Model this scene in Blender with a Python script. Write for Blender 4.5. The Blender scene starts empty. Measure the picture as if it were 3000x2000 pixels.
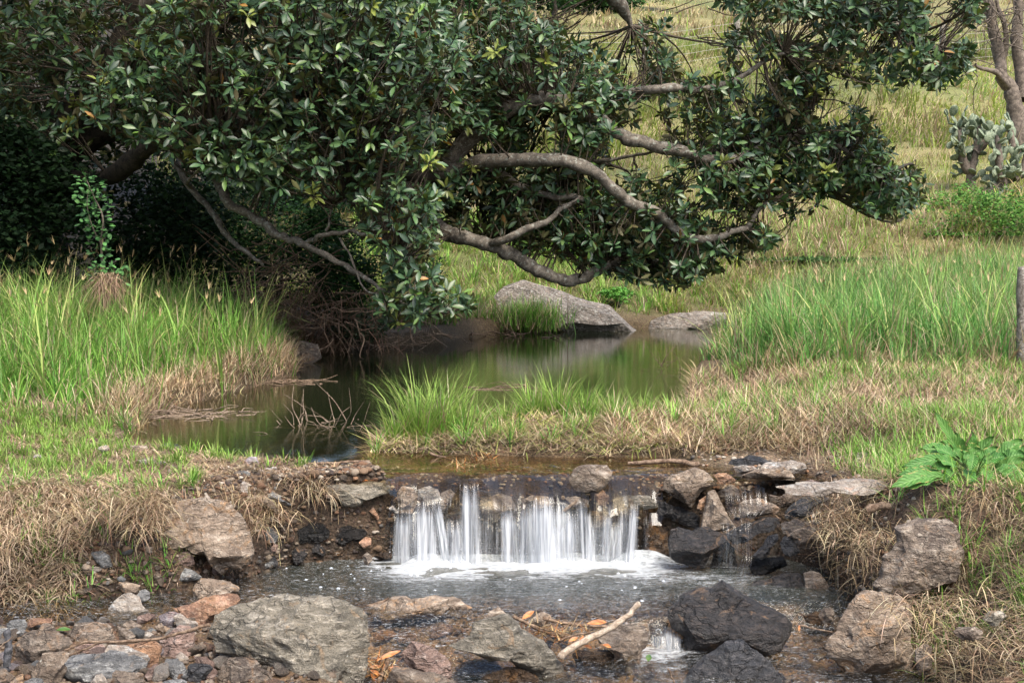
import bpy, math, random
import numpy as np
from mathutils import Matrix, Vector

# ---------------------------------------------------------------- camera, world, sun, exposure
SC = bpy.context.scene
COL = SC.collection
F = 4617.0                      # focal length in pixels of the 3000 px wide photograph
PITCH = math.atan(362.0 / F)
CAMZ = 1.5
cam_d = bpy.data.cameras.new('camera')
cam = bpy.data.objects.new('camera', cam_d)
COL.objects.link(cam)
cam_d.sensor_width = 36.0
cam_d.lens = 36.0 * F / 3000.0
cam_d.clip_start = 0.1
cam_d.clip_end = 2000
cam.location = (0, 0, CAMZ)
cam.rotation_euler = (math.pi / 2 - PITCH, 0, 0)
SC.camera = cam

SUN_EL, SUN_AZ = math.radians(57), math.radians(148)   # azimuth clockwise from +Y: behind the viewer, to the right
world = bpy.data.worlds.new('World')
SC.world = world
world.use_nodes = True
wn = world.node_tree
bg = wn.nodes['Background']
sky = wn.nodes.new('ShaderNodeTexSky')
sky.sky_type = 'NISHITA'
sky.sun_disc = False
sky.sun_elevation = SUN_EL
sky.sun_rotation = SUN_AZ
sky.air_density = 1.0
sky.dust_density = 4.0
sky.ozone_density = 1.0
wn.links.new(sky.outputs['Color'], bg.inputs['Color'])
bg.inputs['Strength'].default_value = 0.15

sun_d = bpy.data.lights.new('sun', 'SUN')
sun_d.energy = 2.3
sun_d.angle = math.radians(32)
sun_d.color = (1.0, 0.94, 0.84)
sun = bpy.data.objects.new('sun', sun_d)
COL.objects.link(sun)
sdir = Vector((math.sin(SUN_AZ) * math.cos(SUN_EL), math.cos(SUN_AZ) * math.cos(SUN_EL), math.sin(SUN_EL)))
sun.rotation_euler = sdir.to_track_quat('Z', 'Y').to_euler()

SC.render.engine = 'CYCLES'
SC.view_settings.view_transform = 'Standard'
SC.view_settings.look = 'None'
SC.view_settings.exposure = 1.38
SC.view_settings.gamma = 1.0
SC.view_settings.use_curve_mapping = False
SC.cycles.max_bounces = 8
SC.cycles.transparent_max_bounces = 24
SC.cycles.caustics_reflective = False
SC.cycles.caustics_refractive = False

rng = np.random.default_rng(7)
random.seed(7)
S_ = 3000.0 / 2352.0            # display pixel -> photograph pixel

def at(u, v, D):
    """photograph pixel at world distance y = D"""
    dx, dz = (u - 1500.0) / F, -(v - 1000.0) / F
    cp, sp = math.cos(PITCH), math.sin(PITCH)
    t = D / (cp + dz * sp)
    return np.array([dx * t, D, CAMZ + t * (-sp + dz * cp)])

def gd(v, z):
    """distance y at which photograph row v meets height z"""
    dz = -(v - 1000.0) / F
    cp, sp = math.cos(PITCH), math.sin(PITCH)
    return (z - CAMZ) / (-sp + dz * cp) * (cp + dz * sp)

def dp(u, v, D):
    return at(u * S_, v * S_, D)

# ---------------------------------------------------------------- numpy noise
def _h(i, j, k, s):
    n = (i.astype(np.int64) * 73856093) ^ (j.astype(np.int64) * 19349663) ^ (k.astype(np.int64) * 83492791) ^ (s * 2654435)
    n = n & 0xffffffff
    n = ((n ^ (n >> 15)) * 2246822519) & 0xffffffff
    n = ((n ^ (n >> 13)) * 3266489917) & 0xffffffff
    return ((n ^ (n >> 16)) & 0xffffff) / float(0xffffff)

def vnoise(p, s=0):
    """value noise -1..1 at (N,3)"""
    i = np.floor(p).astype(np.int64)
    f = p - i
    f = f * f * f * (f * (f * 6 - 15) + 10)
    r = 0
    for a in (0, 1):
        for b in (0, 1):
            for c in (0, 1):
                w = (f[:, 0] if a else 1 - f[:, 0]) * (f[:, 1] if b else 1 - f[:, 1]) * (f[:, 2] if c else 1 - f[:, 2])
                r = r + w * _h(i[:, 0] + a, i[:, 1] + b, i[:, 2] + c, s)
    return r * 2 - 1

def fbm(p, s=0, o=4, g=0.5):
    r, a, q = 0, 1.0, np.array(p, dtype=float)
    for k in range(o):
        r = r + a * vnoise(q, s + k * 17)
        q = q * 2.03 + 5.3
        a *= g
    return r

def n2(x, y, sc, s=0, o=3):
    x = np.asarray(x, float); y = np.asarray(y, float)
    return fbm(np.stack([x * sc, y * sc, np.zeros_like(x) + s * 3.7], -1).reshape(-1, 3), s, o).reshape(x.shape)

def sm(a, b, x):
    t = np.clip((np.asarray(x, float) - a) / (b - a), 0, 1)
    return t * t * (3 - 2 * t)

def sdpoly(x, y, P):
    """signed distance, positive inside"""
    x = np.asarray(x, float); y = np.asarray(y, float)
    d = np.full(x.shape, 1e18)
    ins = np.zeros(x.shape, bool)
    n = len(P)
    for i in range(n):
        ax, ay = P[i]; bx, by = P[(i + 1) % n]
        ex, ey = bx - ax, by - ay
        t = np.clip(((x - ax) * ex + (y - ay) * ey) / (ex * ex + ey * ey + 1e-12), 0, 1)
        d = np.minimum(d, (x - ax - t * ex) ** 2 + (y - ay - t * ey) ** 2)
        c = ((ay > y) != (by > y)) & (x < (bx - ax) * (y - ay) / (by - ay + 1e-12) + ax)
        ins ^= c
    d = np.sqrt(d)
    return np.where(ins, d, -d)

# ---------------------------------------------------------------- object helpers
def tag(o, label=None, cat=None, group=None, kind=None):
    if label: o['label'] = label
    if cat: o['category'] = cat
    if group: o['group'] = group
    if kind: o['kind'] = kind
    return o

def empty(name, loc, label, cat, group=None):
    o = bpy.data.objects.new(name, None)
    o.empty_display_size = 0.1
    o.location = loc
    COL.objects.link(o)
    return tag(o, label, cat, group)

def mesh(name, V, faces, mat=None, col=None, smooth=True, sharp=None, uv=None):
    """V (N,3); faces (M,k) int array or list of such arrays"""
    me = bpy.data.meshes.new(name)
    V = np.ascontiguousarray(V, dtype=np.float32)
    fl = faces if isinstance(faces, list) else [faces]
    fl = [np.asarray(f, dtype=np.int32) for f in fl if len(f)]
    nl = sum(f.size for f in fl)
    npoly = sum(len(f) for f in fl)
    me.vertices.add(len(V)); me.vertices.foreach_set('co', V.ravel())
    me.loops.add(nl); me.polygons.add(npoly)
    me.loops.foreach_set('vertex_index', np.concatenate([f.ravel() for f in fl]))
    starts, s = [], 0
    for f in fl:
        k = f.shape[1]
        starts.append(s + np.arange(len(f), dtype=np.int32) * k)
        s += f.size
    me.polygons.foreach_set('loop_start', np.concatenate(starts).astype(np.int32))
    me.update(calc_edges=True)
    me.validate()
    if col is not None:
        c = me.color_attributes.new('col', 'FLOAT_COLOR', 'POINT')
        C = np.ones((len(V), 4), dtype=np.float32)
        C[:, :col.shape[1]] = col
        c.data.foreach_set('color', C.ravel())
    if uv is not None:
        l = me.attributes.new('uvp', 'FLOAT_VECTOR', 'POINT')
        U = np.zeros((len(V), 3), dtype=np.float32); U[:, :uv.shape[1]] = uv
        l.data.foreach_set('vector', U.ravel())
    if smooth:
        me.polygons.foreach_set('use_smooth', np.ones(len(me.polygons), dtype=bool))
        if sharp: me.set_sharp_from_angle(angle=math.radians(sharp))
    if mat: me.materials.append(mat)
    return me

def obj(name, me, parent=None, loc=None):
    o = bpy.data.objects.new(name, me)
    COL.objects.link(o)
    if parent: o.parent = parent
    if loc is not None: o.location = loc
    return o

# ---------------------------------------------------------------- materials
class NT:
    def __init__(s, name):
        s.m = bpy.data.materials.new(name)
        s.m.use_nodes = True
        s.t = s.m.node_tree
        s.t.nodes.clear()
        s.out = s.t.nodes.new('ShaderNodeOutputMaterial')
    def n(s, typ, **kw):
        nd = s.t.nodes.new('ShaderNode' + typ)
        for k, v in kw.items():
            if k in nd.inputs.keys() if isinstance(k, str) else False: s.set(nd.inputs[k], v)
            else: setattr(nd, k, v)
        return nd
    def set(s, inp, v):
        if isinstance(v, bpy.types.NodeSocket): s.t.links.new(v, inp)
        elif isinstance(v, tuple) and len(v) == 3 and inp.type == 'RGBA': inp.default_value = (*v, 1)
        else: inp.default_value = v
    def mix(s, f, a, b, mode='MIX'):
        nd = s.t.nodes.new('ShaderNodeMix'); nd.data_type = 'RGBA'; nd.blend_type = mode; nd.clamp_factor = True
        s.set(nd.inputs[0], f); s.set(nd.inputs[6], a); s.set(nd.inputs[7], b)
        return nd.outputs[2]
    def math(s, op, a, b=0.0, c=None, clamp=False):
        nd = s.t.nodes.new('ShaderNodeMath'); nd.operation = op; nd.use_clamp = clamp
        s.set(nd.inputs[0], a); s.set(nd.inputs[1], b)
        if c is not None: s.set(nd.inputs[2], c)
        return nd.outputs[0]
    def ramp(s, f, a, b, lo=0.0, hi=1.0):
        nd = s.t.nodes.new('ShaderNodeMapRange'); nd.clamp = True; nd.interpolation_type = 'SMOOTHSTEP'
        s.set(nd.inputs[0], f); s.set(nd.inputs[1], a); s.set(nd.inputs[2], b); s.set(nd.inputs[3], lo); s.set(nd.inputs[4], hi)
        return nd.outputs[0]
    def noise(s, vec, scale, detail=4.0, rough=0.55, dist=0.0):
        nd = s.t.nodes.new('ShaderNodeTexNoise')
        s.set(nd.inputs['Vector'], vec); s.set(nd.inputs['Scale'], scale); s.set(nd.inputs['Detail'], detail)
        s.set(nd.inputs['Roughness'], rough); s.set(nd.inputs['Distortion'], dist)
        return nd.outputs['Fac']
    def mapping(s, vec, scale=(1, 1, 1), rot=(0, 0, 0), loc=(0, 0, 0)):
        nd = s.t.nodes.new('ShaderNodeMapping')
        s.set(nd.inputs['Vector'], vec); nd.inputs['Scale'].default_value = scale
        nd.inputs['Rotation'].default_value = rot; nd.inputs['Location'].default_value = loc
        return nd.outputs['Vector']
    def bump(s, h, strength, dist=0.01, nrm=None):
        nd = s.t.nodes.new('ShaderNodeBump')
        s.set(nd.inputs['Height'], h); s.set(nd.inputs['Strength'], strength); s.set(nd.inputs['Distance'], dist)
        if nrm is not None: s.set(nd.inputs['Normal'], nrm)
        return nd.outputs['Normal']
    def obj(s): return s.n('TexCoord').outputs['Object']
    def pos(s): return s.n('NewGeometry').outputs['Position']
    def attr(s, a, out='Color'):
        nd = s.t.nodes.new('ShaderNodeAttribute'); nd.attribute_name = a
        return nd.outputs[out]
    def principled(s, col, rough=0.7, spec=0.5, nrm=None, **kw):
        nd = s.t.nodes.new('ShaderNodeBsdfPrincipled')
        s.set(nd.inputs['Base Color'], col); s.set(nd.inputs['Roughness'], rough); s.set(nd.inputs['Specular IOR Level'], spec)
        if nrm is not None: s.set(nd.inputs['Normal'], nrm)
        for k, v in kw.items(): s.set(nd.inputs[k], v)
        return nd.outputs[0]
    def mixsh(s, f, a, b):
        nd = s.t.nodes.new('ShaderNodeMixShader'); s.set(nd.inputs[0], f)
        s.t.links.new(a, nd.inputs[1]); s.t.links.new(b, nd.inputs[2]); return nd.outputs[0]
    def done(s, sh): s.t.links.new(sh, s.out.inputs['Surface']); return s.m

def rock_mat(name, dark, mid, light, accent, acc=0.5, wet=0.0, strata=14.0, lichen=0.0, rot=(0.5, 0.4, 0.2), rough=0.8, wetz=None):
    t = NT(name)
    rnd = t.n('ObjectInfo').outputs['Random']
    o = t.n('VectorMath', operation='ADD'); t.set(o.inputs[0], t.obj()); 
    cmb = t.n('CombineXYZ'); t.set(cmb.inputs[0], t.math('MULTIPLY', rnd, 37.0)); t.set(cmb.inputs[1], t.math('MULTIPLY', rnd, 11.0)); t.set(cmb.inputs[2], t.math('MULTIPLY', rnd, 71.0))
    t.set(o.inputs[1], cmb.outputs[0]); v = o.outputs[0]
    big = t.noise(v, 7.0, 5, 0.6, 0.6)
    med = t.noise(v, 32.0, 6, 0.65, 0.4)
    fine = t.noise(v, 150.0, 4, 0.7)
    st = t.noise(t.mapping(v, (5, 5, strata * 1.6), rot), 2.4, 6, 0.62, 0.9)
    c = t.mix(t.ramp(big, 0.36, 0.62), dark, mid)
    c = t.mix(t.ramp(st, 0.50, 0.66, 0, 0.85), c, light)
    c = t.mix(t.ramp(st, 0.45, 0.33, 0, 0.8), c, dark)
    c = t.mix(t.ramp(t.noise(v, 11.0, 4, 0.6, 1.2), 0.62 - 0.16 * acc, 0.72 - 0.12 * acc, 0, 0.85), c, accent)
    c = t.mix(t.ramp(med, 0.56, 0.70, 0, 0.8), c, light)
    c = t.mix(t.ramp(med, 0.42, 0.30, 0, 0.7), c, tuple(x * 0.35 for x in dark))
    c = t.mix(t.ramp(fine, 0.35, 0.7, 0, 0.55), t.mix(0.5, c, tuple(x * 0.3 for x in dark)), t.mix(0.25, c, light))
    dv = t.n('VectorMath', operation='ADD'); t.set(dv.inputs[0], v)
    nz_ = t.n('TexNoise'); t.set(nz_.inputs['Vector'], v); t.set(nz_.inputs['Scale'], 9.0); nz_.inputs['Detail'].default_value = 4
    sc_ = t.n('VectorMath', operation='SCALE'); t.set(sc_.inputs[0], nz_.outputs['Color']); sc_.inputs['Scale'].default_value = 0.16
    t.set(dv.inputs[1], sc_.outputs[0])
    vc = t.n('TexVoronoi'); vc.feature = 'DISTANCE_TO_EDGE'; t.set(vc.inputs['Vector'], t.mapping(dv.outputs[0], (1, 1, 2.2), rot)); t.set(vc.inputs['Scale'], 6.5)
    crk = t.math('MULTIPLY', t.ramp(vc.outputs['Distance'], 0.0, 0.035, 1.0, 0.0), t.ramp(t.noise(v, 5.0, 2), 0.42, 0.58))
    c = t.mix(t.math('MULTIPLY', crk, 0.5), c, tuple(x * 0.3 for x in dark))
    vb = t.n('TexVoronoi'); t.set(vb.inputs['Vector'], t.mapping(dv.outputs[0], (1, 1, 1.8), rot)); t.set(vb.inputs['Scale'], 13.0)
    c = t.mix(t.ramp(t.n('SeparateColor').outputs[0] if False else vb.outputs['Distance'], 0.2, 0.75, 0.0, 0.45), c, dark)
    if lichen:
        c = t.mix(t.ramp(t.noise(v, 26.0, 6, 0.7, 0.3), 0.66 - 0.10 * lichen, 0.74 - 0.12 * lichen, 0, 0.6), c, (0.46, 0.46, 0.42))
    hsv = t.n('HueSaturation'); t.set(hsv.inputs['Color'], c); t.set(hsv.inputs['Value'], t.math('MULTIPLY_ADD', rnd, 0.4, 0.8)); c = hsv.outputs[0]
    r = t.ramp(med, 0.3, 0.7, rough - 0.12, rough + 0.08)
    c = t.mix(t.ramp(t.noise(v, 8.5, 5, 0.7, 1.5), 0.66, 0.71, 0, 0.65), c, tuple(min(.72, x * 1.35) for x in light))
    if wet > 0:
        z = t.n('SeparateXYZ'); t.set(z.inputs[0], t.pos())
        lo, hi = wetz if wetz else (-0.42, -0.30)
        w = t.ramp(t.math('ADD', z.outputs[2], t.math('MULTIPLY', t.math('SUBTRACT', big, 0.5), -0.16)), lo, hi, wet, 0.0)
        c = t.mix(w, c, t.mix(1.0, c, (0.22, 0.19, 0.16), 'MULTIPLY'))
        r = t.math('SUBTRACT', r, t.math('MULTIPLY', w, 0.55), clamp=True)
    h = t.math('ADD', t.math('MULTIPLY', st, 0.45), t.math('ADD', t.math('MULTIPLY', med, 1.1), t.math('MULTIPLY', fine, 0.25)))
    h = t.math('SUBTRACT', t.math('ADD', h, t.math('MULTIPLY', vb.outputs['Distance'], -0.7)), t.math('MULTIPLY', crk, 0.4))
    nrm = t.bump(h, 1.0, 0.03)
    return t.done(t.principled(c, r, 0.4, nrm))

M = {}
M['greygreen'] = rock_mat('rock_grey_green_schist', (0.072, 0.064, 0.048), (0.300, 0.263, 0.200), (0.637, 0.574, 0.472), (0.375, 0.237, 0.125), 0.3, 0.6, wetz=(-0.62, -0.48), lichen=0.15)
M['tan'] = rock_mat('rock_tan', (0.136, 0.096, 0.068), (0.425, 0.325, 0.237), (0.689, 0.587, 0.472), (0.525, 0.300, 0.138), 0.5, 0.7, wetz=(-0.65, -0.54))
M['tanlip'] = rock_mat('rock_tan_lip', (0.136, 0.096, 0.068), (0.413, 0.325, 0.237), (0.663, 0.574, 0.472), (0.375, 0.250, 0.150), 0.4, 0.95, wetz=(-0.10, 0.03))
M['orange'] = rock_mat('rock_rusty_orange', (0.128, 0.064, 0.040), (0.525, 0.288, 0.150), (0.720, 0.535, 0.382), (0.650, 0.375, 0.250), 0.6, 0.7, wetz=(-0.65, -0.56))
M['brown'] = rock_mat('rock_brown', (0.08, 0.058, 0.045), (0.33, 0.255, 0.19), (0.56, 0.48, 0.39), (0.44, 0.26, 0.14), 0.45, 0.8, wetz=(-0.63, -0.52))
M['black'] = rock_mat('rock_wet_black', (0.016, 0.016, 0.017), (0.040, 0.037, 0.036), (0.10, 0.08, 0.07), (0.33, 0.20, 0.11), 0.12, 0.0, rough=0.45)
M['charcoal'] = rock_mat('rock_charcoal', (0.018, 0.019, 0.021), (0.045, 0.046, 0.05), (0.14, 0.13, 0.13), (0.10, 0.08, 0.07), 0.2, 0.0, rough=0.5)
M['wetblack'] = rock_mat('rock_glossy_black', (0.006, 0.006, 0.006), (0.016, 0.014, 0.013), (0.05, 0.045, 0.04), (0.06, 0.035, 0.02), 0.3, 0.0, rough=0.22)
M['pale'] = rock_mat('rock_pale', (0.200, 0.160, 0.128), (0.575, 0.500, 0.413), (0.720, 0.720, 0.689), (0.575, 0.375, 0.275), 0.35, 0.7, wetz=(-0.67, -0.56))
M['grey'] = rock_mat('rock_grey', (0.088, 0.088, 0.088), (0.312, 0.312, 0.312), (0.561, 0.561, 0.535), (0.325, 0.250, 0.188), 0.3, 0.7, wetz=(-0.65, -0.56))
M['red'] = rock_mat('rock_red_brown', (0.12, 0.075, 0.06), (0.38, 0.25, 0.20), (0.58, 0.46, 0.40), (0.34, 0.22, 0.16), 0.4, 0.7, wetz=(-0.65, -0.55))
M['lilac'] = rock_mat('rock_lilac', (0.176, 0.144, 0.152), (0.550, 0.463, 0.475), (0.720, 0.701, 0.701), (0.525, 0.325, 0.250), 0.3, 0.5, wetz=(-0.65, -0.56))
M['wetbrown'] = rock_mat('rock_wet_brown', (0.022, 0.014, 0.009), (0.07, 0.044, 0.026), (0.20, 0.13, 0.075), (0.20, 0.10, 0.035), 0.6, 0.0, rough=0.25)
M['lichen'] = rock_mat('rock_lichened_grey', (0.104, 0.088, 0.072), (0.375, 0.330, 0.285), (0.612, 0.551, 0.490), (0.450, 0.330, 0.240), 0.3, 0.0, lichen=1.0)

def blade_mat(name, trans=0.35, rough=0.55, spec=0.25, var=0.0):
    t = NT(name)
    c = t.attr('col')
    if var:
        c = t.mix(t.ramp(t.noise(t.pos(), 300.0, 2), 0.3, 0.7, 0, var), c, t.mix(1.0, c, (0.4, 0.36, 0.3), 'MULTIPLY'))
    a = t.principled(c, rough, spec)
    tr = t.n('BsdfTranslucent'); t.set(tr.inputs[0], c)
    return t.done(t.mixsh(trans, a, tr.outputs[0]))
M['grass'] = blade_mat('grass_blade', 0.35)
M['straw'] = blade_mat('dead_straw', 0.15, 0.8, 0.1, 0.5)
M['leaf'] = blade_mat('small_leaf', 0.25, 0.65, 0.12)

t = NT('fig_leaf')
bf = t.n('NewGeometry').outputs['Backfacing']
c = t.attr('col')
c2 = t.mix(bf, c, t.mix(0.5, c, (0.12, 0.07, 0.025)))
a = t.principled(c2, t.math('MULTIPLY_ADD', bf, 0.25, 0.40), 0.45)
tr = t.n('BsdfTranslucent'); t.set(tr.inputs[0], t.mix(1.0, c, (1.1, 1.2, 0.5), 'MULTIPLY'))
M['fig'] = t.done(t.mixsh(0.12, a, tr.outputs[0]))

def bark_mat(name, dark, light, sc=1.0, moss=None):
    t = NT(name); v = t.obj()
    a = t.noise(v, 14 * sc, 6, 0.65, 0.6); b = t.noise(v, 90 * sc, 4, 0.7)
    c = t.mix(t.ramp(a, 0.35, 0.65), dark, light)
    c = t.mix(t.ramp(b, 0.35, 0.7, 0, 0.6), c, tuple(x * 0.4 for x in dark))
    if moss: c = t.mix(t.ramp(t.noise(v, 30 * sc, 4, 0.6), 0.55, 0.66, 0, 0.7), c, moss)
    return t.done(t.principled(c, 0.8, 0.25, t.bump(t.math('ADD', a, t.math('MULTIPLY', b, 0.5)), 0.7, 0.01)))
M['figbark'] = bark_mat('fig_bark', (0.07, 0.06, 0.048), (0.21, 0.18, 0.145), 1.0, (0.27, 0.28, 0.24))
M['shadebark'] = bark_mat('shade_darkened_bark', (0.02, 0.017, 0.013), (0.07, 0.055, 0.04), 1.0)  # darker copy of the fig bark, with the canopy's shade put into its colour
M['bark'] = bark_mat('grey_brown_bark', (0.075, 0.06, 0.048), (0.22, 0.18, 0.145))
M['stick'] = bark_mat('driftwood', (0.09, 0.055, 0.035), (0.28, 0.20, 0.14), 3.0)
M['palestick'] = bark_mat('bleached_driftwood', (0.24, 0.18, 0.13), (0.50, 0.42, 0.33), 3.0)
M['burnt'] = bark_mat('charred_wood', (0.03, 0.03, 0.032), (0.11, 0.11, 0.12), 3.0)
M['post'] = bark_mat('weathered_post', (0.10, 0.085, 0.07), (0.30, 0.27, 0.23), 2.0, (0.4, 0.39, 0.36))
M['twig'] = bark_mat('dead_twig', (0.13, 0.09, 0.065), (0.34, 0.26, 0.19), 4.0)
M['darktwig'] = bark_mat('dark_twig', (0.035, 0.028, 0.02), (0.13, 0.10, 0.07), 4.0)

t = NT('cactus_pad'); v = t.obj()
c = t.mix(t.ramp(t.noise(v, 9, 3), 0.35, 0.65), (0.08, 0.115, 0.07), (0.22, 0.25, 0.17))
vo = t.n('TexVoronoi'); t.set(vo.inputs['Vector'], v); t.set(vo.inputs['Scale'], 22.0)
c = t.mix(t.ramp(vo.outputs['Distance'], 0.16, 0.08, 0, 0.8), c, (0.33, 0.31, 0.24))
M['cactus'] = t.done(t.principled(c, 0.6, 0.3))
t = NT('fence_wire'); M['wire'] = t.done(t.principled((0.45, 0.43, 0.38), 0.6, 0.3))
def leafcol(name, c1, c2):
    t = NT(name); v = t.obj()
    c = t.mix(t.ramp(t.noise(v, 40, 4), 0.35, 0.65), c1, c2)
    a = t.principled(c, 0.45, 0.4)
    tr = t.n('BsdfTranslucent'); t.set(tr.inputs[0], c)
    return t.done(t.mixsh(0.2, a, tr.outputs[0]))
M['grass_stem'] = leafcol('leaf_stalk', (0.10, 0.20, 0.05), (0.20, 0.26, 0.10))
M['deadleaf'] = leafcol('dead_leaf_orange', (0.30, 0.10, 0.03), (0.50, 0.22, 0.07))
M['yellowleaf'] = leafcol('dead_leaf_yellow', (0.45, 0.30, 0.10), (0.62, 0.45, 0.20))
M['greenleaf'] = leafcol('fallen_leaf_green', (0.03, 0.09, 0.015), (0.08, 0.15, 0.025))
t = NT('dock_leaf'); v = t.obj(); rnd = t.n('ObjectInfo').outputs['Random']
u_ = t.attr('uvp', 'Vector'); sx_ = t.n('SeparateXYZ'); t.set(sx_.inputs[0], u_)
ax_ = t.math('ABSOLUTE', sx_.outputs[0])
vein = t.math('SINE', t.math('MULTIPLY', t.math('SUBTRACT', sx_.outputs[1], t.math('MULTIPLY', ax_, 0.22)), 62.0))
nn_ = t.noise(v, 45, 5, .65)
c = t.mix(t.ramp(nn_, .3, .7), (0.022, 0.10, 0.016), (0.075, 0.21, 0.035))
c = t.mix(t.math('MULTIPLY', rnd, 0.4), c, (0.13, 0.24, 0.05))
c = t.mix(t.ramp(vein, .5, 1.0, 0, .14), c, (0.20, 0.32, 0.11))
c = t.mix(t.ramp(ax_, .10, .03, 0, .45), c, (0.22, 0.32, 0.12))
c = t.mix(t.math('MULTIPLY', t.ramp(ax_, .75, 1.0), t.ramp(t.noise(v, 30, 3), .5, .62)), c, (0.30, 0.24, 0.08))
a = t.principled(c, 0.5, 0.35, t.bump(t.math('ADD', nn_, t.math('MULTIPLY', vein, .3)), .7, .006)); tr = t.n('BsdfTranslucent'); t.set(tr.inputs[0], c)
hole = t.ramp(t.noise(v, 55, 2), .74, .76)
M['dock'] = t.done(t.mixsh(hole, t.mixsh(0.2, a, tr.outputs[0]), t.n('BsdfTransparent').outputs[0]))
# ================================================================ terrain
LP = [(-60, -20), (-60, 7.6), (-2.7, 7.8), (-1.95, 7.98), (-1.67, 8.15), (-1.37, 8.55), (-1.2, 8.8), (-0.8, 8.93), (-0.66, 8.98), (-0.45, 8.93), (-0.28, 9.04), (-0.08, 8.93), (0.08, 8.97), (0.2, 9.05), (0.42, 8.92), (0.6, 9.03),
      (0.81, 8.98), (1.1, 9.0), (1.5, 8.98), (1.66, 8.7), (1.7, 8.2), (1.75, 7.6), (1.93, 7.0), (1.85, 6.2), (1.7, 5), (1.7, -20)]
UP = [(-0.72, 8.9), (-0.85, 9.2), (-1.2, 9.33), (-1.52, 9.5), (-2.1, 9.7), (-2.35, 10.05), (-2.75, 10.6), (-2.75, 11.2), (-2.85, 12.2), (-2.6, 12.9),
      (-2.37, 13.9), (-2.15, 15.1), (-2.45, 16.3), (-2.6, 17.2), (-2.0, 18.0), (-0.9, 19.0), (-0.5, 20.2), (0.4, 21.4), (1.8, 21.5), (3.2, 22.2),
      (3.3, 21.5), (2.75, 19), (2.1, 16.5), (1.6, 13.8), (1.4, 12.2), (1.25, 11.45), (0.6, 11.25), (-0.2, 11.2), (-0.8, 10.9), (-0.92, 10.5),
      (-0.85, 10.15), (0, 10.0), (1.0, 9.85), (1.15, 9.55), (1.35, 9.35), (1.7, 9.15), (1.85, 8.9), (1.5, 8.72), (1.2, 8.75), (0.81, 8.9)]

def water_low(x, y):
    """level of the lower stream"""
    a = sm(7.75, 7.05, y) * 0.13 * sm(0.75, 0.45, x)
    b = sm(7.62, 7.5, y) * 0.15 * sm(0.5, 0.62, x)
    c = sm(8.05, 7.75, y) * 0.15 * sm(0.9, 1.05, x)
    return -0.45 - np.maximum(np.maximum(a, b), c)

def ground_z(x, y):
    x = np.asarray(x, float); y = np.asarray(y, float)
    sl = sdpoly(x, y, LP); su = sdpoly(x, y, UP)
    nz = n2(x, y, 1.3, 1)
    nf = n2(x, y, 7.0, 2)
    # land beside the upper pool
    up = 0.03 + 0.13 * sm(0, 1.2, -su) * np.where(x < 0, sm(9.6, 11.5, y), 1) + 0.04 * nz + 0.018 * nf
    up = up - 0.05 * sm(1.9, 2.6, x) * sm(10, 8, y) - 0.10 * sm(7.6, 6.2, y) * sm(1, 2, x) + 0.12 * sm(11.5, 14, y)
    hill = 0.95 * sm(21.5, 25, y) + 0.178 * np.maximum(y - 24.2, 0) + 0.0012 * np.maximum(y - 60, 0) ** 1.5
    hill = hill * sm(-14, 2.0, x - 0.0 * y) + (1 - sm(-14, 2.0, x)) * (0.6 * sm(17, 22, y) + 0.16 * np.maximum(y - 22, 0))
    hill = hill + 0.5 * n2(x, y, 0.09, 5) * sm(24, 45, y)
    rb = 0.35 * sm(3.5, 7.5, x) * sm(17, 21.5, y) 
    up = up + hill + rb
    bank = sm(-3.4, -5.5, x) * sm(9, 12, y) * 0.12
    up = up + bank
    # pool bed
    bed = -0.065 - 0.45 * sm(9.7, 12.5, y) - 0.012 * nf
    s = sm(-0.02, 0.28, su)
    s2 = sm(-0.01, 0.08, su)
    k = np.where(y < 9.8, s2, s)
    z = up * (1 - k) + bed * k
    # lower level
    wl = water_low(x, y)
    low = wl - 0.09 - 0.04 * nz + 0.035 * nf
    low = low - 0.08 * sm(7.9, 8.3, y) * sm(-1.3, -0.9, x) * sm(1.2, 0.9, x)
    bar = sm(-0.62, -0.85, x + 0.05 * nz) * sm(7.66, 7.5, y + 0.05 * nz)
    low = low * (1 - bar) + bar * (-0.465 + 0.03 * nz + 0.03 * nf)
    bar2 = sm(-2.6, -3.1, x)
    low = low * (1 - bar2) + bar2 * (-0.43 + 0.03 * nf)
    w = 0.05 + 0.42 * sm(-1.7, -2.3, x) + 0.17 * sm(-1.2, -1.5, x) + 0.30 * sm(1.3, 1.7, x) + 0.55 * sm(1.5, 1.9, x) * sm(7.9, 7.2, y) + 0.17 * sm(-.75, -.55, x) * sm(.9, .7, x)
    w = w * (1 + 0.35 * nz)
    t = np.clip((sl + w) / w, 0, 1)
    t = np.where(w > 0.2, t ** 1.6, t * t * (3 - 2 * t))
    z = z * (1 - t) + low * t
    z = z + (0.05 * nf + 0.03 * n2(x, y, 16.0, 9)) * (4 * t * (1 - t))
    lipf = sm(-.75, -.6, x) * sm(.95, .8, x) * (4 * t * (1 - t))
    z = z + lipf * 0.07 * n2(x, y * .6, 5.5, 12)
    return z

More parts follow.
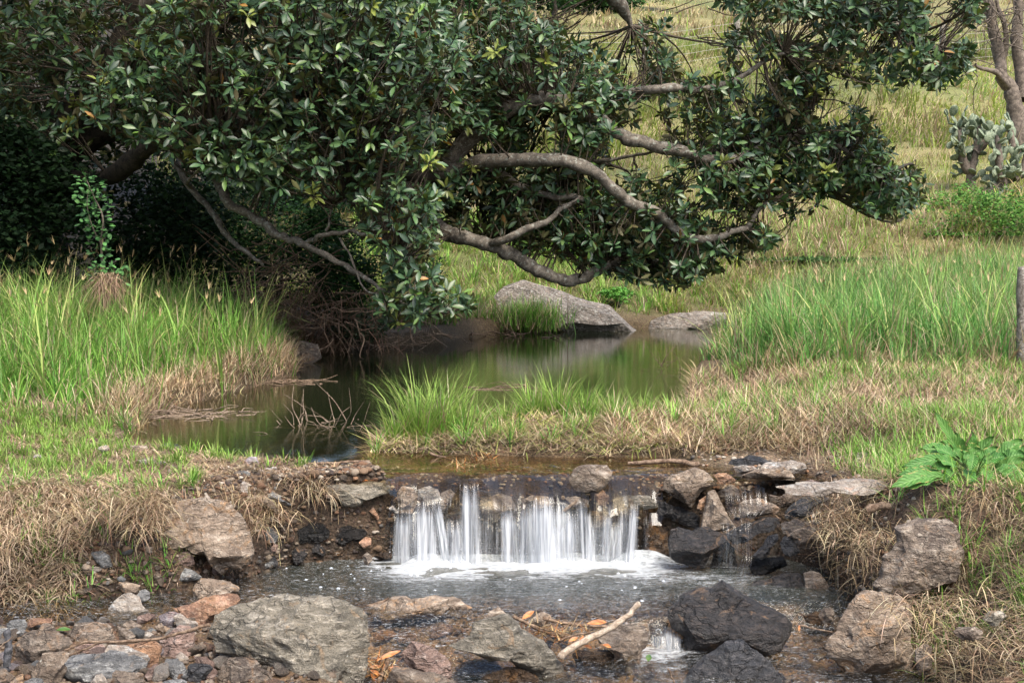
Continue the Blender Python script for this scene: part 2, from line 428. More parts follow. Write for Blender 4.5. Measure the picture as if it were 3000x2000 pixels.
def axis(segs):
    out = [segs[0][0]]
    for a, b, st0, st1 in segs:
        p = a
        while p < b - 1e-6:
            f = (p - a) / (b - a)
            p = min(b, p + st0 + (st1 - st0) * f)
            out.append(p)
    return np.array(out)
xs = axis([(-3.4, 3.2, 0.035, 0.035), (3.2, 9, 0.05, 0.25), (9, 40, 0.3, 1.5), (40, 320, 2, 20)])
xl = -axis([(3.4, 9, 0.05, 0.25), (9, 40, 0.3, 1.5), (40, 320, 2, 20)])[::-1]
xs = np.concatenate([xl[:-1], xs])
ys = axis([(-30, 5, 3, 0.3), (5, 9.3, 0.03, 0.03), (9.3, 14, 0.035, 0.08), (14, 30, 0.08, 0.25), (30, 80, 0.3, 1.5), (80, 420, 2, 20)])
X, Y = np.meshgrid(xs, ys)
Zt = ground_z(X.ravel(), Y.ravel()).reshape(X.shape)

def grid_faces(nr, nc):
    i = np.arange(nr * nc).reshape(nr, nc)
    return np.stack([i[:-1, :-1], i[:-1, 1:], i[1:, 1:], i[1:, :-1]], -1).reshape(-1, 4)

def lerpc(a, b, t):
    return np.asarray(a)[None, :] * (1 - t[:, None]) + np.asarray(b)[None, :] * t[:, None]

def ground_col(x, y):
    su = sdpoly(x, y, UP); sl = sdpoly(x, y, LP)
    a = n2(x, y, 3.0, 21) * 0.5 + 0.5
    c = lerpc((0.10, 0.075, 0.05), (0.19, 0.145, 0.10), np.clip(a, 0, 1))        # litter-covered soil
    g = lerpc((0.11, 0.13, 0.045), (0.21, 0.19, 0.085), np.clip(n2(x, y, 0.35, 33) * 0.9 + 0.5, 0, 1)) * (1 + .3 * n2(x, y, .12, 35) * sm(24, 32, y))[:, None]
    hillm = sm(20, 24, y)[:, None]
    c = c * (1 - hillm) + g * hillm
    mud = (sm(-0.25, 0.05, su) * sm(30, 22, y))[:, None]
    c = c * (1 - mud) + np.array([[0.10, 0.075, 0.045]]) * mud
    shal = (sm(-.02, 0.1, su) * sm(10.2, 9.8, y))[:, None]
    c = c * (1 - shal) + lerpc((0.05, 0.035, 0.02), (0.19, 0.13, 0.075), np.clip(n2(x, y, 8.0, 141) * .6 + .5, 0, 1)) * shal
    deep = (sm(0.1, 0.6, su) * sm(10, 12, y))[:, None]
    c = c * (1 - deep) + np.array([[0.025, 0.028, 0.016]]) * deep
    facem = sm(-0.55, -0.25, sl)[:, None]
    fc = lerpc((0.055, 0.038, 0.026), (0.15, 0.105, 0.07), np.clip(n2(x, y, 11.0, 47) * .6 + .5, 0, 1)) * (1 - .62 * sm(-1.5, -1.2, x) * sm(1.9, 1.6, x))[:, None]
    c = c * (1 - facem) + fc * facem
    lowm = sm(-0.04, 0.02, sl)[:, None]
    gr = lerpc((0.12, 0.085, 0.055), (0.32, 0.23, 0.155), np.clip(n2(x, y, 9.0, 41) * 0.6 + 0.5, 0, 1))
    c = c * (1 - lowm) + gr * lowm
    dark = (sm(-1.0, -3.5, x) * sm(17, 19, y))[:, None]  # shade under the fig crown, put into the soil colour
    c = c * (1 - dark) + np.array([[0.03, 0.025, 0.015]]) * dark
    return c

t = NT('ground_soil'); v = t.obj()
c = t.attr('col')
nf = t.noise(v, 60.0, 5, 0.7); nm = t.noise(v, 16.0, 5, 0.65)
vo = t.n('TexVoronoi'); t.set(vo.inputs['Vector'], v); t.set(vo.inputs['Scale'], 55.0)
c = t.mix(t.ramp(nf, 0.35, 0.7), t.mix(1.0, c, (0.45, 0.42, 0.4), 'MULTIPLY'), t.mix(1.0, c, (1.5, 1.45, 1.4), 'MULTIPLY'))
c = t.mix(t.ramp(nm, 0.3, 0.5, 0.6, 0), c, t.mix(1.0, c, (0.5, 0.5, 0.5), 'MULTIPLY'))
c = t.mix(t.ramp(vo.outputs['Distance'], 0.5, 0.2, 0, 0.35), c, t.mix(0.5, c, vo.outputs['Color'], 'SOFT_LIGHT'))
sep = t.n('SeparateXYZ'); t.set(sep.inputs[0], t.pos())
wet = t.math('SUBTRACT', t.ramp(sep.outputs[2], -0.40, -0.26, 0.85, 0.0), t.ramp(sep.outputs[2], -0.52, -0.47, 0.6, 0.0), clamp=True)
c = t.mix(wet, c, t.mix(1.0, c, (0.3, 0.26, 0.2), 'MULTIPLY'))
h = t.math('ADD', t.math('MULTIPLY', nm, 1.0), t.math('SUBTRACT', t.math('MULTIPLY', nf, 0.6), t.math('MULTIPLY', vo.outputs['Distance'], 0.5)))
M['ground'] = t.done(t.principled(c, t.math('SUBTRACT', 0.9, t.math('MULTIPLY', wet, 0.45)), 0.3, t.bump(h, 0.9, 0.02)))

V = np.stack([X.ravel(), Y.ravel(), Zt.ravel()], -1)
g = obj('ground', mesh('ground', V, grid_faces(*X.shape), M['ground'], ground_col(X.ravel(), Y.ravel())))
tag(g, 'brown creek banks rising into the grassy hillside', kind='structure')

# ================================================================ water
def water_mat(name, tint, streak=0.0, ripple=1.0, rough=0.04, murk=0.0, murkcol=(0.05, 0.055, 0.035), foam=0.0, flow=(1.0, 5.0, 1.0), bmp=0.35):
    t = NT(name); v = t.pos()
    r1 = t.noise(t.mapping(v, (2.2, 9.0, 1.0)), 2.0, 3, 0.5, 0.3)
    r2 = t.noise(t.mapping(v, flow), 9.0, 4, 0.6, 0.8)
    h = t.math('ADD', t.math('MULTIPLY', r1, 0.5 * ripple), t.math('MULTIPLY', r2, streak))
    nrm = t.bump(h, bmp, 0.02)
    dpt = t.attr('col', 'Fac')
    tr = t.n('BsdfTransparent'); t.set(tr.inputs[0], t.mix(dpt, (0.86, 0.80, 0.68), tint))
    murk = t.math('MULTIPLY', dpt, murk)
    df = t.n('BsdfDiffuse'); t.set(df.inputs[0], murkcol)
    body = t.mixsh(murk, tr.outputs[0], df.outputs[0])
    gl = t.n('BsdfGlossy'); t.set(gl.inputs['Color'], (1, 1, 1)); t.set(gl.inputs['Roughness'], rough); t.set(gl.inputs['Normal'], nrm)
    fr = t.n('Fresnel'); t.set(fr.inputs['IOR'], 1.33); t.set(fr.inputs['Normal'], nrm)
    s = t.mixsh(fr.outputs[0], body, gl.outputs[0])
    if foam:
        st = t.noise(t.mapping(v, (flow[0] * 1.6, flow[1] * 1.6, 1)), 7.0, 5, 0.65, 1.0)
        wt = t.n('BsdfDiffuse'); t.set(wt.inputs[0], (0.62, 0.64, 0.66))
        s = t.mixsh(t.math('MULTIPLY', t.ramp(st, 0.54, 0.72), foam), s, wt.outputs[0])
    return t.done(s)
M['pool'] = water_mat('pool_water', (0.50, 0.50, 0.34), 0.10, 0.45, 0.03, 0.22, (0.030, 0.046, 0.018), bmp=0.16)
M['stream'] = water_mat('stream_water', (0.66, 0.62, 0.54), 0.9, 1.2, 0.08, 0.32, (0.058, 0.066, 0.052), 0.5, (3.0, 12.0, 1.0))

# upper pool: sheet over the pool polygon, bending down over the lip
wx = np.linspace(-3.6, 4.2, 260)
wy = np.concatenate([np.linspace(8.88, 9.7, 64), np.linspace(9.72, 23.0, 140)])
WX, WY = np.meshgrid(wx, wy)
WZ = 0.0 * WX + 0.004 * n2(WX.ravel(), WY.ravel(), 5, 61).reshape(WX.shape) * sm(10.5, 9.3, WY)
WZ = WZ + 0.0045 * n2(WX.ravel() * 1.0, WY.ravel() * 2.4, 4.5, 62).reshape(WX.shape) * sm(9.75, 9.25, WY)
LX_ = sm(-.76, -.64, WX) * sm(.95, .85, WX)
WZ = WZ - 0.20 * LX_ * np.clip((9.24 - WY + .05 * n2(WX.ravel(), WY.ravel() * 0, 4.0, 66).reshape(WX.shape)) / 0.34, 0, 2) ** 2.0 * (1 + .5 * n2(WX.ravel(), WY.ravel() * .3, 6.0, 67).reshape(WX.shape))
WY = WY + 0.05 * np.sin(WX * 9.0) * sm(9.25, 8.93, WY) * sm(-1, -.6, WX) * sm(1.1, .8, WX)
Fq = grid_faces(*WX.shape)
cx_ = WX.ravel()[Fq].mean(1); cy_ = WY.ravel()[Fq].mean(1)
Fq = Fq[(sdpoly(cx_, cy_, UP) > -0.35) & ((cy_ > 8.93) | ((cx_ > -.66) & (cx_ < .85)))]
t_ = obj('pool_water', mesh('pool_water', np.stack([WX.ravel(), WY.ravel(), WZ.ravel()], -1), Fq, M['pool'], np.repeat((sm(9.5, 11.5, WY.ravel()) * sm(-.1, .5, sdpoly(WX.ravel(), WY.ravel(), UP)))[:, None] , 3, 1)))
tag(t_, 'still dark green creek pool above the little waterfall', kind='structure')

wx = np.linspace(-3.4, 2.3, 240); wy = np.linspace(5.2, 8.99, 200)
WX, WY = np.meshgrid(wx, wy)
wz = water_low(WX.ravel(), WY.ravel())
rap = sm(7.9, 7.6, WY.ravel())
wz = wz + rap * 0.016 * n2(WX.ravel() * 1.2, WY.ravel() * 2.2, 5.5, 63) + 0.006 * n2(WX.ravel(), WY.ravel() * 2, 6, 64)
Fq = grid_faces(*WX.shape)
cx_ = WX.ravel()[Fq].mean(1); cy_ = WY.ravel()[Fq].mean(1)
Fq = Fq[sdpoly(cx_, cy_, LP) > -0.35]
t_ = obj('stream_water', mesh('stream_water', np.stack([WX.ravel(), WY.ravel(), wz], -1), Fq, M['stream'], np.repeat((0.10 + 0.90 * sm(7.75, 8.15, WY.ravel()) * sm(-1.5, -1.1, WX.ravel()))[:, None], 3, 1)))
tag(t_, 'brown shallow stream and plunge pool below the waterfall', kind='structure')
# ================================================================ rocks
_ico = {}
def ico(n):
    if n in _ico: return _ico[n]
    p = (1 + 5 ** 0.5) / 2
    v = [(-1, p, 0), (1, p, 0), (-1, -p, 0), (1, -p, 0), (0, -1, p), (0, 1, p), (0, -1, -p), (0, 1, -p), (p, 0, -1), (p, 0, 1), (-p, 0, -1), (-p, 0, 1)]
    f = [(0, 11, 5), (0, 5, 1), (0, 1, 7), (0, 7, 10), (0, 10, 11), (1, 5, 9), (5, 11, 4), (11, 10, 2), (10, 7, 6), (7, 1, 8), (3, 9, 4), (3, 4, 2), (3, 2, 6), (3, 6, 8), (3, 8, 9), (4, 9, 5), (2, 4, 11), (6, 2, 10), (8, 6, 7), (9, 8, 1)]
    V = np.array(v, float); V /= np.linalg.norm(V, axis=1)[:, None]; Fc = np.array(f)
    for _ in range(n):
        e = np.sort(np.concatenate([Fc[:, [0, 1]], Fc[:, [1, 2]], Fc[:, [2, 0]]]), axis=1)
        u, inv = np.unique(e, axis=0, return_inverse=True); inv = inv.ravel()
        mid = V[u].mean(1); mid /= np.linalg.norm(mid, axis=1)[:, None]
        k = len(Fc); a, b, c = inv[:k] + len(V), inv[k:2 * k] + len(V), inv[2 * k:] + len(V)
        V = np.concatenate([V, mid])
        Fc = np.concatenate([np.stack([Fc[:, 0], a, c], 1), np.stack([Fc[:, 1], b, a], 1), np.stack([Fc[:, 2], c, b], 1), np.stack([a, b, c], 1)])
    _ico[n] = (V, Fc)
    return V, Fc

def ray_poly(th, P):
    """distance from the origin to polygon P along angles th"""
    c, s = np.cos(th), np.sin(th)
    best = np.zeros_like(th)
    n = len(P)
    for i in range(n):
        a, b = P[i], P[(i + 1) % n]
        ex, ey = b[0] - a[0], b[1] - a[1]
        den = c * ey - s * ex
        den = np.where(np.abs(den) < 1e-9, 1e-9, den)
        r = (a[0] * ey - a[1] * ex) / den
        q = (a[0] * s - a[1] * c) / den
        ok = (q >= -1e-6) & (q <= 1 + 1e-6) & (r > 0)
        best = np.where(ok, np.maximum(best, r), best)
    return best

TILE = {'A0': (0, 1600), 'A1': (500, 1600), 'A2': (1000, 1600), 'A3': (1500, 1600), 'A4': (1900, 1600), 'A5': (2400, 1600),
        'B0': (0, 1300), 'B1': (500, 1300), 'B2': (1000, 1300), 'B3': (1500, 1300), 'B4': (1900, 1300), 'B5': (2400, 1200)}
def pts(tile, s):
    a = [tuple(float(q) for q in w.split(',')) for w in s.split()]
    if tile == 'D': return [(x * S_, y * S_) for x, y in a]
    if tile == 'S': return a
    ox, oy = TILE[tile]
    return [(ox + x / 3.92, oy + y / 3.92) for x, y in a]

def rock_verts(P, depth, n, seed, ang=0.62, rough=0.05, cuts=16, tilt=0.0, strat=0.5):
    """P outline (x,z) about its centre, in metres; a faceted, layered stone filling it, `depth` metres deep"""
    r = np.random.default_rng(seed)
    U, Fc = ico(n)
    rho = np.hypot(U[:, 0], U[:, 2]); th = np.arctan2(U[:, 2], U[:, 0])
    phi_r = np.clip(rho, 0, 1) ** ang
    yy = np.sign(U[:, 1]) * np.abs(U[:, 1]) ** 0.75
    Q = np.stack([phi_r * np.cos(th), yy, phi_r * np.sin(th)], -1)
    for k in range(cuts):
        nn = np.array([r.normal(), -abs(r.normal()) * 1.1 - 0.15 if k % 3 else abs(r.normal()) + .3, r.normal() * 0.9 + 0.25])
        nn /= np.linalg.norm(nn)
        d = r.uniform(0.60, 0.9)
        e = Q @ nn - d
        wf = np.clip(np.abs(Q[:, 1]) * 2.6, 0.12, 1)
        Q = Q - (np.where(e > 0, e, 0) * wf)[:, None] * nn[None, :]
    R = ray_poly(th, P)
    W = np.stack([Q[:, 0] * R, Q[:, 1] * depth * 0.5, Q[:, 2] * R], -1)
    W[:, 1] += tilt * W[:, 2]
    size = math.sqrt(abs(sum(P[i][0] * P[(i + 1) % len(P)][1] - P[(i + 1) % len(P)][0] * P[i][1] for i in range(len(P)))) / 2)
    dirn = W / (np.linalg.norm(W, axis=1)[:, None] + 1e-6)
    q = W / size
    a = r.uniform(-0.7, 0.7)
    lay = q[:, 0] * math.sin(a) + q[:, 2] * math.cos(a) + 0.3 * q[:, 1]
    al = q[:, 0] * math.cos(a) - q[:, 2] * math.sin(a)
    st = fbm(np.stack([al * 1.4, q[:, 1] * 1.4, lay * 8.0], -1), seed, 3)
    rg = -np.abs(fbm(q * 2.6 + 9.1, seed + 3, 4)) + 0.3
    fn = fbm(q * 9.0, seed + 5, 3)
    disp = size * rough * (st * strat * .5 + rg * 0.55 + fn * 0.16)
    return W + dirn * disp[:, None], Fc, size

def hitD(u, v, a=5.0, b=12.0):
    Ds = np.arange(a, b, .01)
    Pq = np.array([at(u, v, d) for d in Ds[::2]]); Ds = Ds[::2]
    g = ground_z(Pq[:, 0], Pq[:, 1])
    k = np.nonzero(Pq[:, 2] < g)[0]
    return Ds[k[0]] if len(k) else 9.0
NROCK = [0]
def rock(tile, poly, mat, label, zb=None, D=None, dfrac=0.7, n=4, group=None, name='rock', cat='rock', ang=0.62, rough=0.06, cuts=16, push=0.5, tilt=0.15, strat=0.5, sink=None):
    NROCK[0] += 1
    P = pts(tile, poly)
    us = [p[0] for p in P]; vs = [p[1] for p in P]
    v_base = max(vs)
    if zb is not None:
        hh = max(vs) - min(vs); sk = (0.16 if sink is None else sink) * hh
        P = [(u, v + sk * float(sm(.55, 1.0, (v - min(vs)) / hh))) for u, v in P]; vs = [p[1] for p in P]
    uc, vc = (min(us) + max(us)) / 2, (min(vs) + max(vs)) / 2
    if D is None: D = gd(v_base, zb)
    hit = D == 'h'
    if hit: D = hitD(uc, vc)
    w = (max(us) - min(us)) / F * D; h = (max(vs) - min(vs)) / F * D
    depth = dfrac * math.sqrt(w * max(h, w * 0.45)) * 1.1
    Dc = D + depth * push * 0.6 if not hit else D + depth * .08 - (.1 if cat == 'boulder' else .01)
    c = at(uc, vc, Dc)
    L = []
    for u, v in P:
        q = at(u, v, Dc); L.append((q[0] - c[0], q[2] - c[2]))
    W, Fc, size = rock_verts(L, depth, n, NROCK[0] * 13 + 5, ang, rough, cuts, tilt, strat)
    o = obj(name, mesh(name, W, Fc, M[mat], smooth=True, sharp=32), loc=c)
    return tag(o, label, cat, group)

BAR = -0.47
# ---- foreground bar, left to right
rock('A0', '76,900 110,850 200,835 290,850 310,910 290,945 180,950 90,930', 'grey', 'smooth pale grey oval stone at the far left edge of the stone bar', -0.44, n=3, cuts=2, ang=.8)
rock('A0', '305,880 340,820 450,815 620,840 560,870 430,890 320,915', 'orange', 'flat orange stone beside the smooth grey oval stone', -0.45, n=3)
rock('A0', '-60,940 150,930 330,980 280,1010 170,1060 100,1080 -60,1090', 'grey', 'flat light grey slab cut by the left edge, in front of the oval stone', BAR, n=4)
rock('A0', '160,1110 270,1000 430,960 490,880 600,915 640,960 720,1010 800,1090 820,1150 700,1200 560,1220 500,1300 380,1370 300,1400 200,1360 150,1200', 'brown', 'angular rock with black top and orange-brown broken front at the left', BAR, n=5, rough=.08)
rock('A0', '820,900 870,870 1040,860 1250,870 1290,930 1350,1060 1300,1090 1150,1130 930,1140 820,1110 800,1000', 'brown', 'squared dark reddish block behind the thin fallen branch', BAR, n=4)
rock('A0', '1350,930 1500,960 1560,1030 1540,1090 1370,1090', 'brown', 'small brown wedge against the squared reddish block', BAR, n=3)
rock('A0', '1230,730 1290,640 1400,550 1500,535 1590,580 1640,680 1700,730 1600,800 1400,840 1230,800', 'pale', 'pale cream boulder lying in the shallow water at the bank foot', -0.50, n=4, rough=.05)
rock('A0', '1570,560 1600,510 1660,490 1720,530 1720,590 1660,620 1600,610', 'grey', 'round speckled stone above the pale cream boulder', -0.44, n=3, cuts=3, ang=.85)
rock('A0', '1340,410 1480,420 1610,450 1580,510 1460,530 1370,470', 'tan', 'oval tan stone on the bank foot above the round speckled stone', -0.40, n=3, cuts=3, ang=.8)
rock('A0', '1340,360 1390,335 1450,375 1430,405 1360,400', 'grey', 'small pale stone just above the oval tan stone', D=8.0, n=2, cuts=2, ang=.8)
rock('A0', '1760,330 1800,280 1850,340 1860,410 1830,430 1780,400', 'tan', 'upright narrow tan pebble stuck in the left bank', D='h', n=3, cuts=3)
rock('A0', '1980,370 2000,300 2130,245 2240,280 2320,350 2290,385 2100,390', 'grey', 'grey oval boulder with pale veins at the foot of the big bank boulder', D='h', n=4, cuts=5)
rock('A1', '240,500 330,375 480,380 680,420 780,480 790,520 640,545 400,600 270,575', 'tan', 'long rounded tan stone at the left edge of the plunge pool', -0.46, n=4, cuts=6)
rock('A1', '0,700 130,690 330,610 480,560 640,535 760,545 805,600 790,640 600,760 500,810 420,890 340,900 200,880 50,800', 'orange', 'long orange rock with a pink pointed right end beside the largest boulder', BAR, n=5)
rock('A0', '1580,800 1700,760 1790,780 1800,820 1650,870 1560,880', 'red', 'dark red-brown stone between cream boulder and lilac stone', BAR, n=3)
rock('A0', '1810,800 1940,745 2040,770 2080,810 2000,850 1990,930 1880,900 1840,860', 'lilac', 'lilac-white smooth stone left of the orange rock', BAR, n=3)
rock('A0', '1990,800 2070,770 2180,850 2280,880 2270,930 2190,950 2050,930', 'pale', 'pink and cream crumbly stone next to the lilac stone', BAR, n=3)
rock('A0', '1770,920 1850,870 1890,920 1880,970 1800,960', 'tan', 'small tan wedge with a pale top below the lilac stone', BAR, n=3)
rock('A0', '1400,900 1500,840 1580,880 1640,920 1560,960 1420,960', 'brown', 'small dark brown stone right of the reddish block', BAR, n=3)
rock('A0', '1560,1000 1600,970 1700,975 1780,1020 1740,1060 1600,1060', 'pale', 'pinkish pale flat stone just above the fallen branch', BAR, n=3)
rock('A0', '1690,950 1740,925 1800,960 1790,1000 1710,990', 'grey', 'small blue-grey chip above the pinkish flat stone', BAR, n=2)
rock('A0', '1830,1080 1900,1010 2050,900 2180,930 2230,1000 2230,1150 2150,1260 2000,1310 1880,1320 1820,1200', 'red', 'broad red-brown rock touching the left end of the largest boulder', -0.46, n=4)
rock('A0', '1390,1140 1750,1080 1850,1170 1830,1330 1730,1400 1650,1500 1600,1300', 'orange', 'bright orange slab under the right half of the fallen branch', -0.47, n=4)
rock('A0', '650,1310 800,1270 1200,1230 1250,1180 1560,1240 1720,1330 1650,1440 1600,1450 1250,1470 900,1490 760,1440 700,1400', 'grey', 'long striped grey slab in the left foreground', -0.44, n=5, strat=1.0, rough=.05)
rock('A0', '1200,1180 1240,1130 1420,1140 1700,1240 1740,1290 1690,1360 1600,1330 1330,1250 1210,1220', 'pale', 'pale cream bar-shaped rock lying on the striped grey slab', D=6.62, n=4)
rock('A0', '350,1450 480,1240 560,1220 750,1200 820,1230 700,1310 770,1390 760,1440 680,1570 560,1610 400,1570', 'tan', 'tan angular rock with rusty streaks under the left end of the branch', -0.45, n=5)
rock('A0', '1850,1420 1900,1300 2010,1290 2110,1330 2150,1430 2140,1520 2020,1530 1900,1500', 'grey', 'rounded blue-grey stone left of the rusty dark foreground rock', -0.45, n=4, cuts=5)
rock('A0', '1850,1568 1930,1530 2070,1520 2150,1560 2120,1640 1900,1640', 'grey', 'bluish stone cut by the bottom edge below the rounded blue-grey stone', -0.45, n=3)
rock('A1', '180,1540 200,1360 350,1345 440,1360 500,1400 400,1500 300,1570', 'charcoal', 'dark speckled angular stone right of the blue-grey stone', -0.45, n=3)
rock('A1', '300,1490 380,1420 500,1400 540,1450 480,1540 360,1570', 'red', 'small pink-veined stone in front of the dark speckled stone', -0.44, D=6.55, n=3)
rock('A1', '250,1180 330,1110 400,1130 420,1200 340,1250 270,1240', 'tan', 'rounded tan cobble in the gap beside the largest boulder', -0.46, n=3, cuts=4, ang=.8)
rock('A1', '40,1260 110,1215 200,1280 230,1350 130,1360', 'pale', 'pale wedge stone above the rounded blue-grey stone', -0.46, n=3)
rock('A1', '270,1270 400,1260 510,1330 500,1390 300,1360', 'red', 'dark red stone under the rounded tan cobble', -0.46, n=3)
rock('A1', '430,1210 470,1200 500,1270 480,1300 440,1270', 'tan', 'tiny olive pebble in shadow beneath the largest boulder', -0.46, n=2)
rock('A1', '520,1500 590,1330 660,1270 900,1255 1000,1290 1060,1390 1150,1430 1220,1568 1180,1660 600,1660', 'brown', 'dark rusty-patched boulder at the bottom edge under the largest boulder', -0.50, n=5)
rock('A0', '1270,1460 1320,1420 1620,1440 1660,1460 1660,1660 1300,1660', 'brown', 'square brown block at the bottom edge below the striped slab', -0.45, n=3)
rock('A0', '1660,1480 1700,1400 1800,1340 1840,1420 1830,1520 1760,1560', 'red', 'upright reddish stone right of the square brown block', -0.46, n=3)
rock('A0', '1040,1560 1090,1480 1150,1465 1210,1520 1260,1620 1020,1640', 'pale', 'white-grey rounded stone at the bottom edge, left of the brown block', -0.45, n=3, cuts=4)
rock('A0', '910,1490 1060,1475 1060,1550 960,1570', 'grey', 'small grey-green stone by a sprig below the striped slab', -0.45, n=2)
rock('A0', '100,1568 200,1480 260,1460 270,1568 250,1660 100,1660', 'tan', 'dull tan stone at the bottom left corner', -0.45, n=3)
rock('A0', '270,1540 380,1500 490,1520 500,1600 270,1660', 'grey', 'mottled grey stone at the bottom edge under the tan angular rock', -0.45, n=3)
rock('A0', '-40,1420 60,1400 120,1460 180,1500 90,1580 -40,1600', 'brown', 'knobbly brown stone at the lower left edge beneath the charred stake', -0.45, n=3)
rock('A0', '840,1150 1000,1110 1180,1120 1220,1180 1100,1240 900,1230', 'red', 'purplish brown stone peeping out under the branch fork', -0.46, n=3)
rock('A1', '400,1000 500,800 640,700 830,640 1000,615 1080,660 1180,600 1400,570 1560,560 1640,550 1850,555 1950,600 2080,680 2200,730 2260,800 2270,950 2290,1150 2280,1350 2240,1590 2100,1690 1600,1600 1300,1420 1000,1320 700,1260 480,1200', 'greygreen',
     'largest boulder, angular grey-green and layered, at the bottom left of centre', D=6.72, dfrac=.8, n=6, rough=.075, cuts=24, name='boulder', cat='boulder', tilt=.25, strat=.8)
# ---- middle of the stream
rock('A2', '200,720 430,660 550,600 700,590 760,630 870,600 1030,565 1200,590 1300,610 1390,600 1440,650 1560,700 1400,770 900,790 500,780', 'tan', 'low tan ridge of rock breaking the surface in front of the plunge pool', -0.47, n=5, dfrac=.5, rough=.08)
rock('A2', '1200,1140 1300,1100 1440,1010 1500,890 1640,850 1900,800 2040,930 2150,1020 2352,1130 2520,1280 2670,1450 2560,1520 2400,1500 2100,1370 1950,1300 1900,1240 1700,1290 1500,1210 1300,1160', 'greygreen',
     'long slanting striped boulder in mid-stream pointing down to the right', -0.58, n=6, rough=.06, cuts=24, name='boulder', cat='boulder', strat=1.0)
rock('A2', '1620,850 1640,800 1700,740 1800,690 1900,770 1930,850 1780,880', 'tan', 'pointed orange-tan stone on top of the slanting striped boulder', D=7.5, n=3)
rock('A2', '660,1240 800,1095 900,1110 1080,1170 1200,1260 1260,1350 1270,1450 1170,1490 1000,1450 800,1400 740,1350 700,1290', 'red', 'brown rock with a whitish top right of the largest boulder', -0.56, n=5, rough=.05)
rock('A2', '560,1460 590,1400 800,1400 1050,1440 1200,1500 1330,1560 1340,1680 540,1680 500,1568', 'brown', 'flat rusty slab at the bottom edge in front of the whitish-topped rock', -0.60, n=4)
rock('A2', '1600,1500 1750,1440 1900,1400 2100,1400 2230,1470 2310,1568 2310,1680 1650,1680', 'wetbrown', 'smooth wet brown boulder at the bottom edge below the slanting boulder', -0.64, n=4, cuts=3, ang=.8, rough=.02)
rock('A2', '640,1010 740,960 820,980 880,1030 800,1090 650,1090', 'red', 'pinkish hump barely covered by the rapids', -0.55, n=3, cuts=3)
rock('A2', '1040,930 1150,885 1250,890 1290,960 1200,1030 1020,1020', 'red', 'wet pink stone in the rapids with a dark leaf on it', -0.54, n=3)
rock('A2', '1300,1400 1420,1320 1550,1290 1750,1300 1850,1400 1700,1480 1500,1480', 'wetbrown', 'olive wet hump under flowing water near the bottom centre', -0.62, n=4, cuts=3, ang=.8, rough=.02)
rock('A2', '350,1010 460,960 600,970 640,1020 520,1060 380,1060', 'orange', 'orange stone under the rapids beside the largest boulder', -0.55, n=3, cuts=4)
rock('A3', '960,1030 1170,960 1260,890 1400,880 1560,960 1610,1010 1580,1110 1500,1190 1460,1300 1290,1350 1200,1250 1080,1100', 'brown', 'hollowed orange-brown block under the pale driftwood branch', -0.57, n=5, rough=.09)
rock('A3', '680,1230 760,1180 1000,1200 1130,1190 1200,1250 1190,1350 1050,1370 900,1360 740,1370', 'wetbrown', 'glossy dark brown stone between slanting boulder and orange-brown block', -0.58, n=4)
rock('A3', '200,850 300,760 370,745 450,790 460,840 350,890 230,900', 'tan', 'pale rounded stone wedged among the driftwood twigs', -0.47, n=3)
rock('A3', '360,1070 440,1030 510,1060 490,1130 400,1160 350,1110', 'wetblack', 'small black lump among the driftwood twigs', D=7.45, n=3)
rock('A3', '560,980 650,920 750,930 790,990 700,1030 590,1030', 'grey', 'dark grey stone behind the driftwood twigs', D=7.6, n=3)
rock('A3', '1560,900 1700,850 1800,900 1760,1000 1720,1120 1660,1180 1600,1080 1580,980', 'wetbrown', 'orange-brown stone that the small lower cascade slides over', D=7.58, n=4)
rock('A4', '195,810 240,700 370,600 560,520 740,480 850,380 940,430 1020,490 1200,590 1300,650 1450,700 1560,780 1680,880 1640,960 1520,1060 1400,1090 1200,1140 1000,1110 900,1170 700,1210 560,1240 480,1180 370,980 250,920', 'black',
     'big pointed black boulder with tan patches right of the lower cascade', -0.585, n=6, rough=.035, cuts=20, name='boulder', cat='boulder')
rock('A4', '400,1590 480,1440 640,1300 900,1140 1100,1110 1210,1190 1310,1260 1370,1330 1480,1420 1530,1568 1540,1720 400,1720', 'charcoal',
     'blocky charcoal boulder at the bottom edge in front of the pointed black one', D=7.02, n=5, rough=.05, strat=1.2, name='boulder', cat='boulder')
rock('A5', '60,1130 90,1040 200,960 230,830 280,760 340,680 450,590 600,535 780,570 950,600 1050,680 1080,800 1050,960 1100,1150 1080,1330 900,1430 600,1400 300,1330 190,1250', 'tan',
     'large tan boulder with a broken face at the lower right, at the stream edge', -0.585, n=6, rough=.075, cuts=24, name='boulder', cat='boulder')
rock('A5', '1090,1300 1110,1200 1170,1150 1260,1120 1310,1160 1310,1320 1250,1430 1150,1440', 'brown', 'small purplish stone right of the large tan boulder', -0.56, n=3)
rock('A5', '1520,980 1600,930 1800,920 1880,980 1850,1060 1640,1080', 'brown', 'half-buried brown stone under the straw at the lower right', D=6.3, n=3)
rock('A5', '1870,830 1960,740 2100,740 2170,800 2080,880 1990,920', 'greygreen', 'olive-grey stone half-buried in straw at the right edge', D=6.4, n=3)
rock('A5', '2080,1590 2110,1510 2200,1500 2290,1590 2200,1680', 'orange', 'small orange stone on the mud in the bottom right corner', D=6.1, n=3)
rock('A4', '1110,460 1240,400 1400,370 1600,310 1740,300 1790,400 1780,480 1700,520 1540,560 1380,610 1200,600 1120,540', 'black', 'black rock with an orange right half below the side cascade', -0.52, n=5, rough=.07)
rock('A4', '1780,310 1870,280 1970,290 2020,370 2080,470 2080,520 1960,590 1840,570 1800,470', 'brown', 'upright grey-brown block right of the half-orange black rock', -0.50, n=4)
